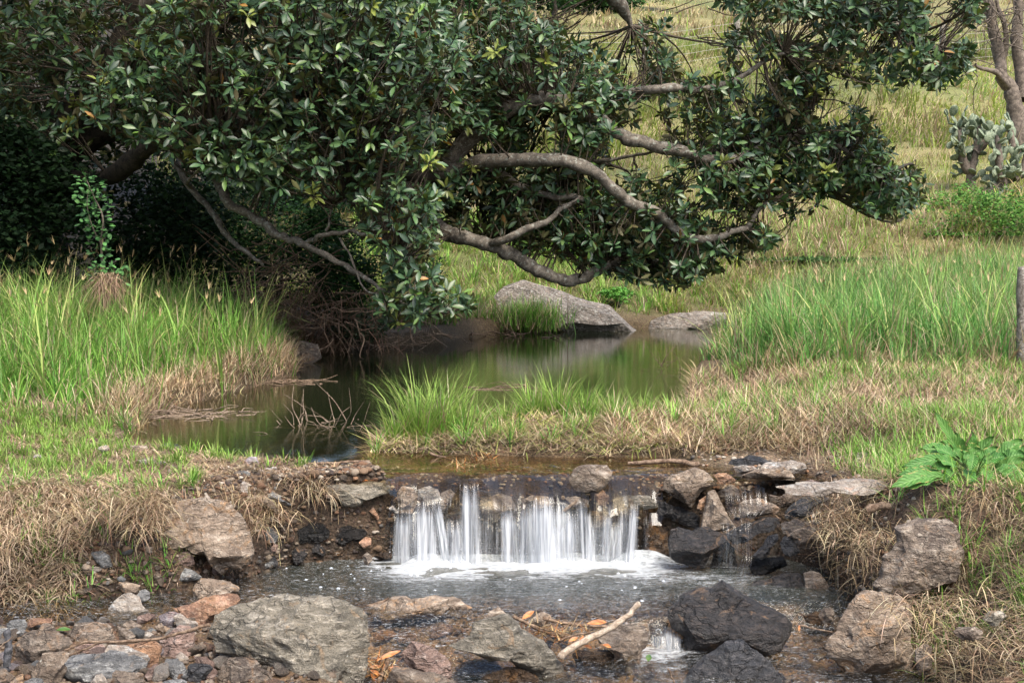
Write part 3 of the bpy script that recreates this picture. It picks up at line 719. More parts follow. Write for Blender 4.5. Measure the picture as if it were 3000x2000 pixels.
rock('A4', '1480,700 1580,660 1700,640 1740,700 1690,770 1560,760', 'orange', 'mossy yellow-brown stone behind the big pointed black boulder', -0.58, n=3)
rock('A4', '1780,800 1920,740 2060,760 2120,850 2140,940 2000,950 1850,930', 'wetbrown', 'wet orange-brown stone left of the large tan boulder', -0.58, n=4)
rock('A4', '1740,770 1830,650 1960,610 2010,680 1960,750 1850,790', 'wetblack', 'dark sloping stone above the wet orange-brown stone', -0.54, n=3)
rock('A4', '1670,880 1720,790 1780,800 1780,880 1700,900', 'charcoal', 'small bluish stone at the right tip of the pointed black boulder', -0.58, n=2)
rock('A5', '-10,800 60,700 140,690 190,760 180,850 60,900', 'brown', 'small brown stone tucked behind the large tan boulder', D=7.6, n=3)
# ---- left bank face
rock('B1', '-170,900 -60,820 20,720 150,640 300,620 560,620 700,700 790,800 890,890 930,1000 960,1130 960,1260 900,1380 840,1440 700,1430 600,1500 560,1380 480,1290 300,1210 120,1160 -60,1190 -130,1090 -150,980', 'tan',
     'huge rough pinkish-tan boulder bedded in the left bank', D='h', n=6, rough=.07, cuts=24, name='boulder', cat='boulder', push=.75)
rock('B1', '80,1300 110,1240 200,1230 270,1280 280,1380 180,1400 100,1370', 'red', 'red-brown stone set in the earth under the huge bank boulder', D='h', n=3)
rock('B1', '320,1380 370,1330 470,1350 460,1450 380,1470', 'orange', 'small rusty stone in the earth under the huge bank boulder', D='h', n=3)
rock('B1', '450,1480 470,1400 560,1380 560,1480 500,1520', 'red', 'brick-red chip at the base of the huge bank boulder', D='h', n=2)
rock('B1', '745,500 830,420 880,440 900,540 890,600 800,600', 'pale', 'whitish squared rock at the bank top above the huge boulder', D='h', n=3)
rock('B1', '880,500 1000,500 1130,620 1260,740 1250,790 1150,740 1000,620', 'tan', 'long thin leaning slate in the bank, nearer the huge boulder', D='h', n=3, dfrac=.9, strat=1)
rock('B1', '1060,520 1110,500 1280,590 1270,620 1390,700 1380,720 1260,690 1130,610', 'grey', 'upper grey leaning slate in the bank, nearer the waterfall', D='h', n=3, dfrac=.9, strat=1)
rock('B1', '880,700 940,640 1020,660 1060,740 1040,800 900,780', 'orange', 'orange-tan rock beneath the leaning slates', D='h', n=3)
rock('B1', '1030,990 1090,950 1190,960 1240,1060 1210,1130 1080,1130', 'grey', 'grey block in the bank face behind hanging roots', D='h', n=3)
rock('B1', '1110,1180 1180,1130 1240,1160 1220,1230 1140,1240', 'red', 'purple stone beneath the grey block in the bank face', D='h', n=3)
rock('B1', '1010,1460 1070,1370 1150,1330 1190,1350 1190,1400 1100,1450', 'grey', 'blue-grey wedge at the waterline below the hanging roots', D='h', n=3)
rock('B1', '1080,1290 1180,1285 1240,1370 1220,1430 1150,1340', 'charcoal', 'dark stone leaning behind the blue-grey wedge', D='h', n=3)
rock('B1', '1330,1030 1380,940 1500,900 1620,880 1760,920 1830,1000 1820,1080 1700,1130 1560,1150 1420,1150', 'wetblack', 'left one of two glossy black boulders in the hollow beside the waterfall', D='h', n=4)
rock('B1', '1850,1020 1940,930 2050,925 2150,970 2230,980 2270,1020 2200,1100 2050,1170 1900,1150', 'wetblack', 'right one of two glossy black boulders in the hollow beside the waterfall', D='h', n=4, cuts=4)
rock('B1', '1390,1250 1430,1190 1520,1200 1580,1260 1520,1330 1440,1360 1400,1320', 'black', 'wet round layered stone under the left glossy black boulder', -0.43, n=3, cuts=4)
rock('B1', '1590,1180 1640,1110 1720,1140 1790,1240 1740,1300 1640,1260', 'black', 'tilted wet flat stone between the two glossy black boulders', D='h', n=3)
rock('B1', '1790,1310 1900,1200 1990,1210 1960,1270 1880,1320', 'wetbrown', 'wet leaning brown stone under the right glossy black boulder', D='h', n=3)
rock('B1', '1560,400 1700,370 1970,400 2352,430 2540,480 2550,550 2500,580 2352,560 2250,620 2180,690 2080,720 1990,690 1900,600 1750,500', 'greygreen',
     'olive layered ledge slab jutting out left of the waterfall', D=8.9, n=5, rough=.06, strat=1.6, dfrac=.55, push=.6, cuts=8)
rock('B2', '290,750 360,710 440,840 420,880 340,800', 'orange', 'orange stone in the earth below the layered ledge slab', D=8.95, n=3)
rock('B2', '540,740 590,700 660,780 640,800', 'pale', 'small white chip at the left edge of the falling water', D=8.92, n=2)
rock('B2', '240,1290 290,1240 350,1290 360,1330 310,1370 260,1350', 'brown', 'small smooth brown stone at the left end of the foam', -0.44, n=3, cuts=3)
rock('B2', '370,1290 480,1220 580,1240 600,1310 450,1340', 'wetbrown', 'wet rounded stone touching the left end of the foam', D=8.85, n=3, cuts=3)
rock('B2', '200,1130 270,1070 340,1080 350,1150 260,1200', 'orange', 'rusty wet cobble between black boulder and waterfall', D=8.88, n=3, cuts=4)
# ---- left bank top
rock('B0', '1720,40 1900,-10 2050,0 2080,30 2110,55 1900,70 1740,65', 'charcoal', 'dark stone standing in the pool at the left bank', 0.0, n=4)
rock('B0', '1480,10 1680,20 1715,70 1700,110 1600,115 1500,70', 'tan', 'mossy tan stone on the left bank beside the dark stone in the pool', 0.04, n=3)
rock('B0', '1560,185 1700,150 1800,190 1800,235 1650,240', 'pale', 'pinkish flat stone at the pool edge among short grass', 0.04, n=3)
rock('B0', '1810,220 1850,190 1940,220 1930,250', 'grey', 'small grey stone right of the pinkish flat stone', 0.04, n=2)
rock('B0', '1110,60 1150,20 1230,10 1260,60 1180,90', 'pale', 'pale stone in dead grass on the left bank', 0.08, n=2)
rock('B0', '380,150 400,115 470,120 480,160', 'pale', 'white stone in dead grass near the left edge', 0.08, n=2)
rock('B0', '860,1000 1000,975 1130,1020 1140,1140 1000,1120 900,1070', 'pale', 'cream crumbling rock at the top of the straw-covered bank face', D='h', n=4)
rock('B0', '1020,1165 1080,1145 1180,1190 1170,1220 1050,1210', 'grey', 'thin grey stone below the cream crumbling rock', D='h', n=2)
rock('B0', '940,1240 1000,1240 1070,1300 1040,1345 950,1310', 'tan', 'tan oval stone in the bank left of the domed grey-brown one', D='h', n=3, cuts=3)
rock('B0', '1040,1250 1160,1220 1260,1290 1300,1400 1220,1430 1120,1350', 'grey', 'domed grey-brown stone in the left bank face', D='h', n=3, cuts=4)
rock('B0', '1250,1440 1330,1450 1320,1500 1260,1490', 'tan', 'small tan stone under the domed grey-brown stone', D='h', n=2, cuts=3)
rock('B0', '1290,1240 1340,1300 1410,1440 1400,1490 1330,1440 1280,1330', 'tan', 'long upright tan stone right of the domed one', D='h', n=3)
rock('B0', '940,1440 1100,1400 1250,1420 1100,1480', 'pale', 'flat pale stone poking out of the left bank face', D='h', n=2)
rock('B0', '1640,1330 1700,1340 1700,1400 1640,1400', 'red', 'small round brown stone under the hanging straw', D='h', n=2, cuts=3)
rock('B1', '840,185 900,150 980,150 1020,230 900,260', 'lilac', 'rounded pinkish stone on the bank at the water edge with a grass sprig', 0.05, n=3, cuts=3)
rock('B1', '770,245 880,220 920,270 800,290', 'tan', 'flat tan stone left of the pinkish stone on the bank', 0.05, n=2)
rock('B1', '1060,275 1200,260 1260,280 1150,315', 'pale', 'flat pale stone on the bank by the floating sticks', 0.04, n=2)
rock('B1', '1270,290 1320,265 1440,310 1330,335', 'tan', 'flat tan stone where the bank meets the lip pool', 0.03, n=2)
rock('B1', '700,320 850,300 940,350 750,370', 'grey', 'flat grey stone on the bank behind the whitish rock', 0.05, n=2)
# ---- lip and right side
rock('B3', '640,400 700,290 780,250 950,245 1090,250 1160,320 1140,390 1090,470 1000,560 880,560 720,530', 'tanlip', 'round-topped brown boulder standing on the lip in the middle of the waterfall', D=8.98, n=5, cuts=5, rough=.035, name='boulder', cat='boulder')
rock('B4', '145,520 170,410 260,360 420,310 540,275 640,310 760,390 835,480 700,500 600,560 520,660 480,720 370,660 230,590', 'tanlip', 'big tan cracked boulder at the right end of the waterfall lip', D=8.9, n=5, rough=.045, name='boulder', cat='boulder')
rock('B4', '600,950 620,850 660,700 680,560 760,530 800,580 860,700 930,850 980,920 900,1000 750,1010', 'tan', 'upright triangular pinkish rock below the big cracked boulder', D=8.78, n=4)
rock('B4', '790,550 850,520 960,460 1030,520 1060,600 960,640 870,620 830,650', 'tanlip', 'small peaked tan rock behind the upright triangular rock', D=8.92, n=4)
rock('B4', '740,355 800,335 900,335 1010,410 930,435 820,440', 'orange', 'low orange stone in the water behind the big cracked boulder', 0.0, n=3)
rock('B4', '550,740 580,640 670,590 660,700 600,760', 'orange', 'orange wedge squeezed under the big cracked boulder', D=8.88, n=3)
rock('B4', '90,640 250,700 500,770 600,830 600,970 480,960 250,860 100,810', 'black', 'black shale ledge under the big cracked boulder', D=8.92, n=4, strat=1.5)
rock('B4', '-10,900 120,860 240,960 240,1300 180,1340 60,1340 -60,1320 -40,1000', 'wetbrown', 'dark wet rock face right of the main waterfall', D=8.96, n=4, rough=.08)
rock('B4', '225,1150 250,980 330,940 500,990 560,960 700,970 840,1030 900,1100 780,1180 700,1300 640,1430 520,1420 300,1360 240,1280', 'black', 'squarish black block with orange patches between the two cascades', D=8.55, n=5, name='boulder', cat='boulder', rough=.05)
rock('B4', '880,1060 1000,990 1200,890 1400,830 1520,850 1540,940 1400,970 1200,1010 1060,1070 960,1150', 'black', 'wet dark slab roofing the hollow of the side cascade', D=8.62, n=4, dfrac=.9)
rock('B4', '760,1180 900,1110 1000,1200 1010,1450 960,1540 760,1540 700,1420', 'wetblack', 'black glistening rock behind the side cascade', D=8.68, n=4, rough=.08)
rock('B4', '1170,1290 1250,1220 1310,1200 1380,1060 1490,1030 1490,1080 1400,1190 1380,1260 1300,1320 1220,1310', 'charcoal', 'grey pointed rock rising inside the dark hollow', D=8.45, n=4)
rock('B4', '1140,1400 1200,1300 1400,1290 1560,1290 1600,1400 1400,1480 1200,1500', 'wetblack', 'shadowed black rock at the bottom of the dark hollow', D=8.5, n=4)
rock('B4', '1500,910 1600,870 1720,855 1840,900 1980,880 1990,960 1900,1110 1850,1210 1700,1200 1620,1070 1530,1020', 'brown', 'knobbly brown rock at the edge of the straw overhang', D=8.35, n=5, rough=.1)
rock('B4', '1500,1130 1560,1060 1640,1070 1700,1150 1740,1240 1620,1290 1540,1250', 'charcoal', 'grey flaky rock right of the dark hollow', D=8.35, n=4)
rock('B4', '1540,780 1640,690 1780,600 1990,590 2080,640 1900,720 1890,810 1860,890 1700,860 1560,860', 'charcoal', 'dark grey flat-topped slab above the dark hollow', D=8.55, n=4, strat=1)
rock('B4', '1350,560 1500,600 1650,545 1760,600 1700,680 1560,740 1400,700', 'tanlip', 'mottled tan rock washed by water above the side cascade', D=8.75, n=4)
rock('B4', '1030,690 1100,640 1280,620 1420,680 1520,740 1480,800 1320,820 1180,860 1050,840', 'brown', 'brown mossy rocks the side cascade trickles over', D=8.72, n=4, rough=.09)
rock('B4', '1270,265 1350,220 1530,210 1650,190 1800,230 1820,275 1700,315 1560,300', 'pale', 'broad pale flat slab on the right shore of the lip pool', 0.03, n=4, cuts=5)
rock('B4', '970,270 1080,240 1200,250 1260,290 1150,315 1000,325', 'pale', 'low pale slab in the water left of the broad pale slab', 0.0, n=3)
rock('B4', '1050,355 1250,290 1450,270 1550,250 1640,320 1700,395 1500,380 1200,380', 'tan', 'striped brown slab in front of the broad pale slab', 0.0, n=4, strat=1.2)
rock('B4', '850,265 960,180 1080,160 1170,130 1290,150 1390,200 1260,245 960,265', 'charcoal', 'dark grey rounded slab draped in dead weed behind the low pale slab', 0.0, n=4)
rock('B5', '120,575 330,510 440,485 580,485 560,540 650,580 400,605', 'pale', 'thin pointed pale slab at the edge of the dead grass mat', 0.05, n=4)
rock('B5', '-560,880 -350,850 0,845 150,835 300,805 500,800 700,810 810,850 700,890 400,905 150,945 0,970 -300,930', 'pale', 'long pinkish flat rock in front of the dock plant', 0.05, n=5, dfrac=.4)
rock('B5', '720,690 780,640 850,650 860,710 760,725', 'pale', 'white rounded stone left of the dock plant', 0.09, n=3, cuts=4)
rock('B5', '870,600 1000,530 1120,500 1160,560 1050,610 900,630', 'orange', 'pinkish stone touching the dock plant', 0.10, n=3)
rock('B5', '380,770 420,735 480,745 490,790 420,800', 'tan', 'muddy tan lump behind the long pinkish flat rock', 0.07, n=2)
rock('B5', '70,550 100,520 180,530 170,560', 'pale', 'small pale stone left of the thin pointed slab', 0.06, n=2)
rock('B5', '400,660 560,620 720,625 720,650 560,690', 'red', 'low red-brown slab between the thin slab and the white stone', 0.06, n=3)
rock('B4', '1750,440 1860,405 2000,440 1850,480', 'red', 'flat reddish stone at the water edge of the right shore', 0.02, n=2)
rock('A5', '1690,50 1680,140 1620,180 1540,360 1300,440 1150,480 1000,560 650,510 620,440 700,350 700,120 830,40 880,-60 880,-200 1000,-230 1100,-270 1250,-310 1500,-325 1600,-270 1650,-140', 'brown',
     'large squared brown boulder with a white top edge in the right bank grass', D=7.25, n=6, rough=.06, cuts=20, name='boulder', cat='boulder', push=.8)
# ---- beyond the pool
rock('D', '1128,680 1150,658 1200,643 1260,660 1330,683 1400,700 1450,735 1487,753 1400,760 1310,760 1270,740 1200,740 1140,712', 'lichen', 'great lichen-covered sloping boulder on the far shore of the pool', 0.0, n=6, rough=.035, cuts=16, dfrac=.6, name='boulder', cat='boulder', sink=.22, tilt=.6)
rock('D', '1480,752 1490,735 1540,718 1620,715 1700,722 1720,742 1620,755', 'pale', 'low pale flat rock at the far shore right of the great boulder', 0.0, n=4, dfrac=.35, sink=.6)
rock('D', '650,800 690,780 730,790 740,820 700,835 660,820', 'brown', 'brown stump-like lump on the far left shore beside the tall grass', 0.0, n=3)

# ---- loose small stones of the bar: one of a kind copied with its own turn, size and place
pm = []
for k in range(10):
    r = np.random.default_rng(300 + k)
    a = np.sort(r.uniform(0, 2 * math.pi, 7) * 0.4 + np.arange(7) * 2 * math.pi / 7 * 1.0)
    P = [(math.cos(q) * r.uniform(.75, 1.1), math.sin(q) * r.uniform(.5, .8)) for q in a]
    W, Fc, _ = rock_verts(P, 1.5, 2, 900 + k, 0.8, 0.05, 5)
    pm.append(W)
pmats = ['tan', 'grey', 'pale', 'red', 'orange', 'brown', 'pale', 'tan', 'tan', 'lilac']
def shared(matlist):
    return {(k, m): mesh('loose_stone', pm[k], ico(2)[1], M[m], smooth=True, sharp=30) for k in range(10) for m in matlist}
pmesh = shared(['tan', 'grey', 'pale', 'red', 'orange', 'brown', 'wetbrown', 'wetblack', 'lilac'])
CW = {'tan': 'tan', 'grey': 'grey', 'pale': 'cream', 'red': 'pinkish', 'orange': 'orange', 'brown': 'brown', 'wetbrown': 'wet dark brown', 'wetblack': 'glossy black', 'lilac': 'lilac-grey'}
ANCH = [(at(u, v, D), w) for u, v, D, w in [(850, 1870, 6.8, 'largest boulder'), (300, 1950, 6.6, 'striped grey slab'), (370, 1770, 7.7, 'pale cream boulder'), (115, 1880, 6.9, 'black-topped brown rock'), (270, 1840, 7.0, 'squared reddish block'),
    (600, 1790, 7.4, 'pink-ended orange rock'), (510, 1960, 6.6, 'blue-grey rounded stone'), (720, 1980, 6.5, 'rusty boulder at the bottom edge'), (140, 1960, 6.55, 'tan angular rock'), (490, 1810, 7.4, 'lilac stone'), (20, 1900, 6.6, 'charred stake'),
    (520, 1890, 6.9, 'broad red-brown rock'), (430, 1920, 6.7, 'bright orange slab'), (650, 1560, 8.1, 'huge left bank boulder'), (920, 1550, 8.85, 'left glossy black boulder'), (1020, 1555, 8.86, 'right glossy black boulder'), (1000, 1430, 8.95, 'layered ledge slab'),
    (290, 1640, 7.95, 'domed grey-brown stone'), (740, 1500, 8.7, 'leaning slates'), (560, 1690, 8.1, 'grey oval boulder'), (1480, 1900, 7.1, 'slanting striped boulder'), (1230, 1930, 7.0, 'whitish-topped rock'), (1180, 1770, 7.8, 'low tan ridge'),
    (1830, 1880, 7.3, 'orange-brown block'), (2140, 1830, 7.6, 'pointed black boulder'), (2560, 1850, 7.3, 'large tan boulder'), (2280, 1370, 9.2, 'broad pale slab'), (2480, 1430, 8.9, 'long pinkish flat rock'), (2500, 1340, 9.5, 'thin pointed slab'), (2680, 1400, 8.5, 'dock plant'), (2140, 1370, 9.5, 'orange stone in the lip pool')]]
SEEN = set()
def describe(x, y, mat, s):
    size = 'tiny' if s < .018 else 'small' if s < .028 else 'thumb-sized' if s < .036 else 'palm-sized'
    order_ = sorted(ANCH, key=lambda a: (a[0][0] - x) ** 2 + (a[0][1] - y) ** 2)
    for a, w in order_[:3]:
        dx, dy = x - a[0], y - a[1]
        d1 = 'left of' if dx < 0 else 'right of'; d2 = 'in front of' if dy < 0 else 'behind'
        for d in ((d1, d2) if abs(dx) > abs(dy) else (d2, d1)):
            for f in ('', 'close ', 'some way '):
                if (f == 'close ') and math.hypot(dx, dy) > .35: continue
                if (f == 'some way ') and math.hypot(dx, dy) < .25: continue
                l = f'{size} {CW[mat]} stone {f}{d} the {w}'
                if l not in SEEN:
                    SEEN.add(l); return l
    return f'{size} {CW[mat]} loose stone near the {order_[0][1]}'
def loose(x, y, z, s, mat, label, group, rr):
    label = describe(x, y, mat, s)
    o = obj('loose_stone', pmesh[(rr.integers(10), mat)], loc=(x, y, z))
    o.rotation_euler = (rr.uniform(-.5, .5), rr.uniform(-.5, .5), rr.uniform(0, 6.28))
    o.scale = (s * rr.uniform(.8, 1.2), s * rr.uniform(.8, 1.2), s * rr.uniform(.7, 1.05))
    return tag(o, label, 'stone', group)
rr = np.random.default_rng(11)
for k in range(150):
    y = rr.uniform(6.45, 7.6); x = rr.uniform(-0.35 * y - 0.05, -0.75)
    s = rr.uniform(0.014, 0.066)
    z = float(ground_z(np.array([x]), np.array([y]))[0])
    loose(x, y, z + s * .35, s, pmats[rr.integers(10)], 'loose small stone in the gaps between the rocks of the left foreground bar', 'loose small stones on the left foreground bar', rr)
for k in range(60):
    x = rr.uniform(-2.5, -0.7)
    yy_ = np.interp(x, [-2.7, -1.95, -1.67, -1.37, -1.2, -0.8, -.66], [7.8, 7.98, 8.15, 8.55, 8.8, 8.93, 8.97])
    y = yy_ + rr.uniform(-0.12, 0.16)
    s = rr.uniform(0.012, 0.035)
    z = float(ground_z(np.array([x]), np.array([y]))[0])
    wetk = x > -1.35
    loose(x, y, z + s * .2, s, ['wetbrown', 'wetblack', 'orange', 'brown'][rr.integers(4)] if wetk else ['brown', 'tan', 'grey', 'red'][rr.integers(4)],
          'small stone stuck in the earth face of the left bank', 'small stones in the left bank face', rr)
for k in range(55):
    x = rr.uniform(-0.65, 2.2); y = rr.uniform(6.9, 7.75)
    s = rr.uniform(0.02, 0.05)
    z = float(ground_z(np.array([x]), np.array([y]))[0])
    loose(x, y, z + s * .3, s, ['wetbrown', 'brown', 'orange', 'red'][rr.integers(4)], 'small brown stone under the shallow rapids', 'small stones on the stream bed', rr)
for k in range(35):
    x = rr.uniform(1.3, 2.9); y = rr.uniform(9.0, 9.95)
    s = rr.uniform(0.012, 0.035)
    z = float(ground_z(np.array([x]), np.array([y]))[0])
    loose(x, y, z + s * .2, s, ['pale', 'tan', 'red', 'brown'][rr.integers(4)], 'small stone on the muddy right shore near the dock plant', 'small stones on the right shore', rr)

# gravel too fine to pick apart: one mesh
def scatter_mesh(name, P, S, k, mat, kindlabel, colr=None):
    U, Fc = ico(1)
    n = len(P)
    R = np.random.default_rng(k)
    sc = np.stack([R.uniform(.7, 1.2, n), R.uniform(.7, 1.2, n), R.uniform(.45, .9, n)], -1) * S[:, None]
    a = R.uniform(0, 6.28, n)
    jit = R.uniform(.6, 1.25, (n, len(U)))
    V = U[None] * jit[:, :, None] * sc[:, None, :]
    X = V[..., 0] * np.cos(a)[:, None] - V[..., 1] * np.sin(a)[:, None]
    Yv = V[..., 0] * np.sin(a)[:, None] + V[..., 1] * np.cos(a)[:, None]
    W = np.stack([X, Yv, V[..., 2]], -1) + P[:, None, :]
    FF = (Fc[None] + (np.arange(n) * len(U))[:, None, None]).reshape(-1, 3)
    base = np.array([(0.26, 0.21, 0.165), (0.34, 0.29, 0.24), (0.13, 0.12, 0.11), (0.25, 0.14, 0.08), (0.14, 0.10, 0.07), (0.42, 0.37, 0.3), (0.36, 0.28, 0.21)])
    if colr is not None: base = np.array(colr)
    c = base[R.integers(len(base), size=n)] * R.uniform(.7, 1.2, (n, 1))
    cc = np.repeat(c, len(U), axis=0)
    return obj(name, mesh(name, W.reshape(-1, 3), FF, mat, cc, smooth=False))
t = NT('gravel'); c = t.attr('col'); nn_ = t.noise(t.obj(), 220.0, 4, .7)
c = t.mix(t.ramp(nn_, .3, .7), t.mix(1.0, c, (.5, .5, .5), 'MULTIPLY'), c)
sp = t.n('SeparateXYZ'); t.set(sp.inputs[0], t.pos()); w_ = t.ramp(sp.outputs[2], -0.45, -0.36, 0.8, 0)
c = t.mix(w_, c, t.mix(1.0, c, (.35, .3, .25), 'MULTIPLY'))
M['gravel'] = t.done(t.principled(c, t.math('SUBTRACT', .85, t.math('MULTIPLY', w_, .5)), .4, t.bump(nn_, .6, .006)))
n = 9000
y = rng.uniform(6.2, 9.0, n); x = rng.uniform(-3.3, 2.2, n)
k = sdpoly(x, y, LP) > -0.32
x, y = x[k], y[k]
s = rng.uniform(0.006, 0.019, len(x)) * (1 + 0.7 * (rng.random(len(x)) > .93))
P = np.stack([x, y, ground_z(x, y) + s * 0.2], -1)
tag(scatter_mesh('gravel', P, s, 5, M['gravel'], ''), 'fine mixed gravel on the stream bed and stone bar', 'gravel', kind='stuff')
n = 60000
y = rng.uniform(7.7, 9.2, n); x = rng.uniform(-2.9, 2.1, n); sl_ = sdpoly(x, y, LP)
k = (sl_ > -.34) & (sl_ < 0.03) & ((x < -.6) | ((x > .85) & (x < 1.45) & (rng.random(n) < .4))) & (rng.random(n) < np.where(x < -1.3, .35, 1))
x, y = x[k][:4800], y[k][:4800]
s = rng.uniform(0.005, 0.018, len(x)) * (1 + .8 * (rng.random(len(x)) > .92))
P = np.stack([x, y, ground_z(x, y)], -1)
tag(scatter_mesh('gravel', P, s, 15, M['gravel'], '', [(0.12, 0.08, 0.055), (0.08, 0.06, 0.045), (0.20, 0.13, 0.08), (0.05, 0.035, 0.03), (0.24, 0.19, 0.14), (0.15, 0.08, 0.045)]), 'pebbly earth of the steep bank faces beside the waterfall', 'gravel', kind='stuff')
n = 2200
y = rng.uniform(8.9, 10.2, n); x = rng.uniform(-2.0, 3.0, n); k = (y < 9.8) | (x > 1.4) | (x < -1.6); x, y = x[k], y[k]; n = len(x)
s = rng.uniform(0.006, 0.016, n)
P = np.stack([x, y, ground_z(x, y) + s * 0.2], -1)
tag(scatter_mesh('gravel', P, s, 6, M['gravel'], ''), 'fine gravel around the lip pool and the right shore', 'gravel', kind='stuff')

for i_, (a_, m_, l_) in enumerate([('620,560 700,480 840,500 900,620 820,800 660,790', 'tan', 'wet tan rock under the film at the left end of the waterfall'), ('880,520 1000,480 1120,520 1150,640 1000,660 880,620', 'pale', 'pale rock under the clear film left of centre'),
    ('1130,560 1250,520 1350,600 1380,800 1200,820 1120,700', 'brown', 'brown rock under the clear film between two left falls'), ('1340,520 1420,440 1600,400 1680,500 1700,640 1560,620 1420,700', 'wetbrown', 'hump of rock the tallest stream of water climbs over'),
    ('1640,620 1800,560 1960,600 2000,720 1900,800 1750,900 1640,800', 'brown', 'wet brown rock face in the gap of the waterfall'), ('2060,640 2200,580 2380,600 2420,700 2250,740 2090,720', 'tan', 'tan rock under the lip film in mid waterfall'),
    ('2560,620 2700,600 2840,640 2860,720 2700,760', 'tan', 'rock under the lip film left of the round-topped boulder'), ('2800,900 2860,780 3000,760 3100,860 3000,960 2850,960', 'brown', 'brown ledge stone the right-hand water lands on'),
    ('3100,640 3300,580 3560,600 3640,720 3400,760 3180,760', 'greygreen', 'olive flat rock at the right end of the lip film'), ('2900,560 3000,520 3080,600 3040,720 2940,690', 'red', 'dark red stone below the round-topped boulder')]):
    rock('B2', a_, m_, l_, D=8.955, n=4, push=.35, dfrac=.5, rough=.07)
# ================================================================ waterfall
t = NT('falling_water')
uvp = t.attr('uvp', 'Vector')
sx = t.n('SeparateXYZ'); t.set(sx.inputs[0], uvp)
v = t.mapping(uvp, (34.0, 0.9, 1.0))
s1 = t.noise(v, 1.0, 4, 0.65, 0.15)
s2 = t.noise(t.mapping(uvp, (130.0, 1.6, 1.0)), 1.0, 3, 0.6, 0.1)
st = t.math('ADD', t.math('MULTIPLY', s1, 0.7), t.math('MULTIPLY', s2, 0.3))
fc_ = t.attr('col', 'Fac')
dens = t.math('ADD', st, t.math('MULTIPLY', t.math('SUBTRACT', fc_, 0.50), 0.55))
dens = t.math('MULTIPLY', t.ramp(dens, 0.30, 1.0, 0.0, 0.80), t.ramp(fc_, 0.0, 0.40), clamp=True)
nrm = t.bump(st, 0.5, 0.01)
wd = t.principled(t.mix(t.ramp(st, .38, .60), (0.36, 0.39, 0.43), (0.76, 0.79, 0.83)), 0.45, 0.4, nrm)
tl = t.n('BsdfTranslucent'); t.set(tl.inputs[0], (0.62, 0.66, 0.70))
wsh = t.mixsh(0.35, wd, tl.outputs[0])
tr = t.n('BsdfTransparent'); t.set(tr.inputs[0], (0.93, 0.93, 0.92))
gl = t.n('BsdfGlossy'); t.set(gl.inputs['Roughness'], 0.15); t.set(gl.inputs['Normal'], nrm)
cl = t.mixsh(0.025, tr.outputs[0], gl.outputs[0])
M['fall'] = t.done(t.mixsh(dens, cl, wsh))

fall = empty('waterfall', (0.07, 8.95, -0.45), 'silky white waterfall pouring over the rock lip into the plunge pool', 'waterfall')
LIPZ = 0.0
def strand(tile, top, bot, name='water_strand', dens=1.0, D0=8.93, back=0.22, throw=0.10, parent=fall, wob=0.01, zb=-0.46, seed=0, lead=0.012):
    """top: (x0,x1,y) crop px, bottom: (x0,x1,y): a thin bowed sheet leaving the lip and falling in a curve"""
    (a0, a1, ay), (b0, b1, by) = top, bot
    fan = 0.22 * (b1 - b0); b0 -= fan; b1 += fan; a0 -= fan * .3; a1 += fan * .3
    (u0, v0), (u1, _), (w0, vb), (w1, _) = pts(tile, f'{a0},{ay} {a1},{ay} {b0},{by} {b1},{by}')
    nu, nv = 18, 26
    T = np.linspace(0, 1, nv); Sx = np.linspace(0, 1, nu)
    pa, pb = at(u0, v0, D0), at(u1, v0, D0)
    qa, qb = at(w0, vb, D0 - throw), at(w1, vb, D0 - throw)
    V = []; C = []; U = []
    wd_ = max(pb[0] - pa[0], 0.02)
    ztop = pa[2]
    for t_ in T:
        # clear film sliding over the lip, then the white fall
        if t_ < 0.3:
            k = t_ / 0.3; yk = D0 + back + .05 - (back + .05) * k; zz = lead + (ztop - lead) * k ** 2
            if ztop > lead - .03: zz = ztop
            xa, xb = pa[0], pb[0]; den = 0.03 + .07 * k ** 3
        else:
            k = (t_ - 0.3) / 0.7
            xa = pa[0] + (qa[0] - pa[0]) * k; xb = pb[0] + (qb[0] - pb[0]) * k
            zz = ztop + (zb - ztop) * k ** 1.1
            yk = D0 - throw * (k ** 0.6)
            den = (0.10 + 0.90 * min(1, k * 3.2)) * (1 - .12 * k)
        edge = np.sin(Sx * math.pi) ** 0.75
        x = xa + (xb - xa) * Sx + 0.004 * np.sin(Sx * 9 + seed + t_ * 3)
        yv = yk - 0.035 * wd_ / 0.15 * np.sin(Sx * math.pi) - 0.006 * np.sin(Sx * 23 + seed)
        z = np.full(nu, zz) + (0.010 * np.sin(Sx * 7 + seed) if t_ < .3 else 0)
        V.append(np.stack([x, yv, z], -1)); C.append(den * dens * np.clip(edge * 1.25, 0, 1)); U.append(np.stack([x + seed * 3.3, np.full(nu, t_), np.zeros(nu)], -1))
    V = np.concatenate(V); C = np.concatenate(C); U = np.concatenate(U)
    me = mesh(name, V, grid_faces(nv, nu), M['fall'], np.repeat(C[:, None], 3, 1), uv=U)
    return obj(name, me, parent, loc=Vector((0, 0, 0)) - (parent.location if parent else Vector((0, 0, 0))))
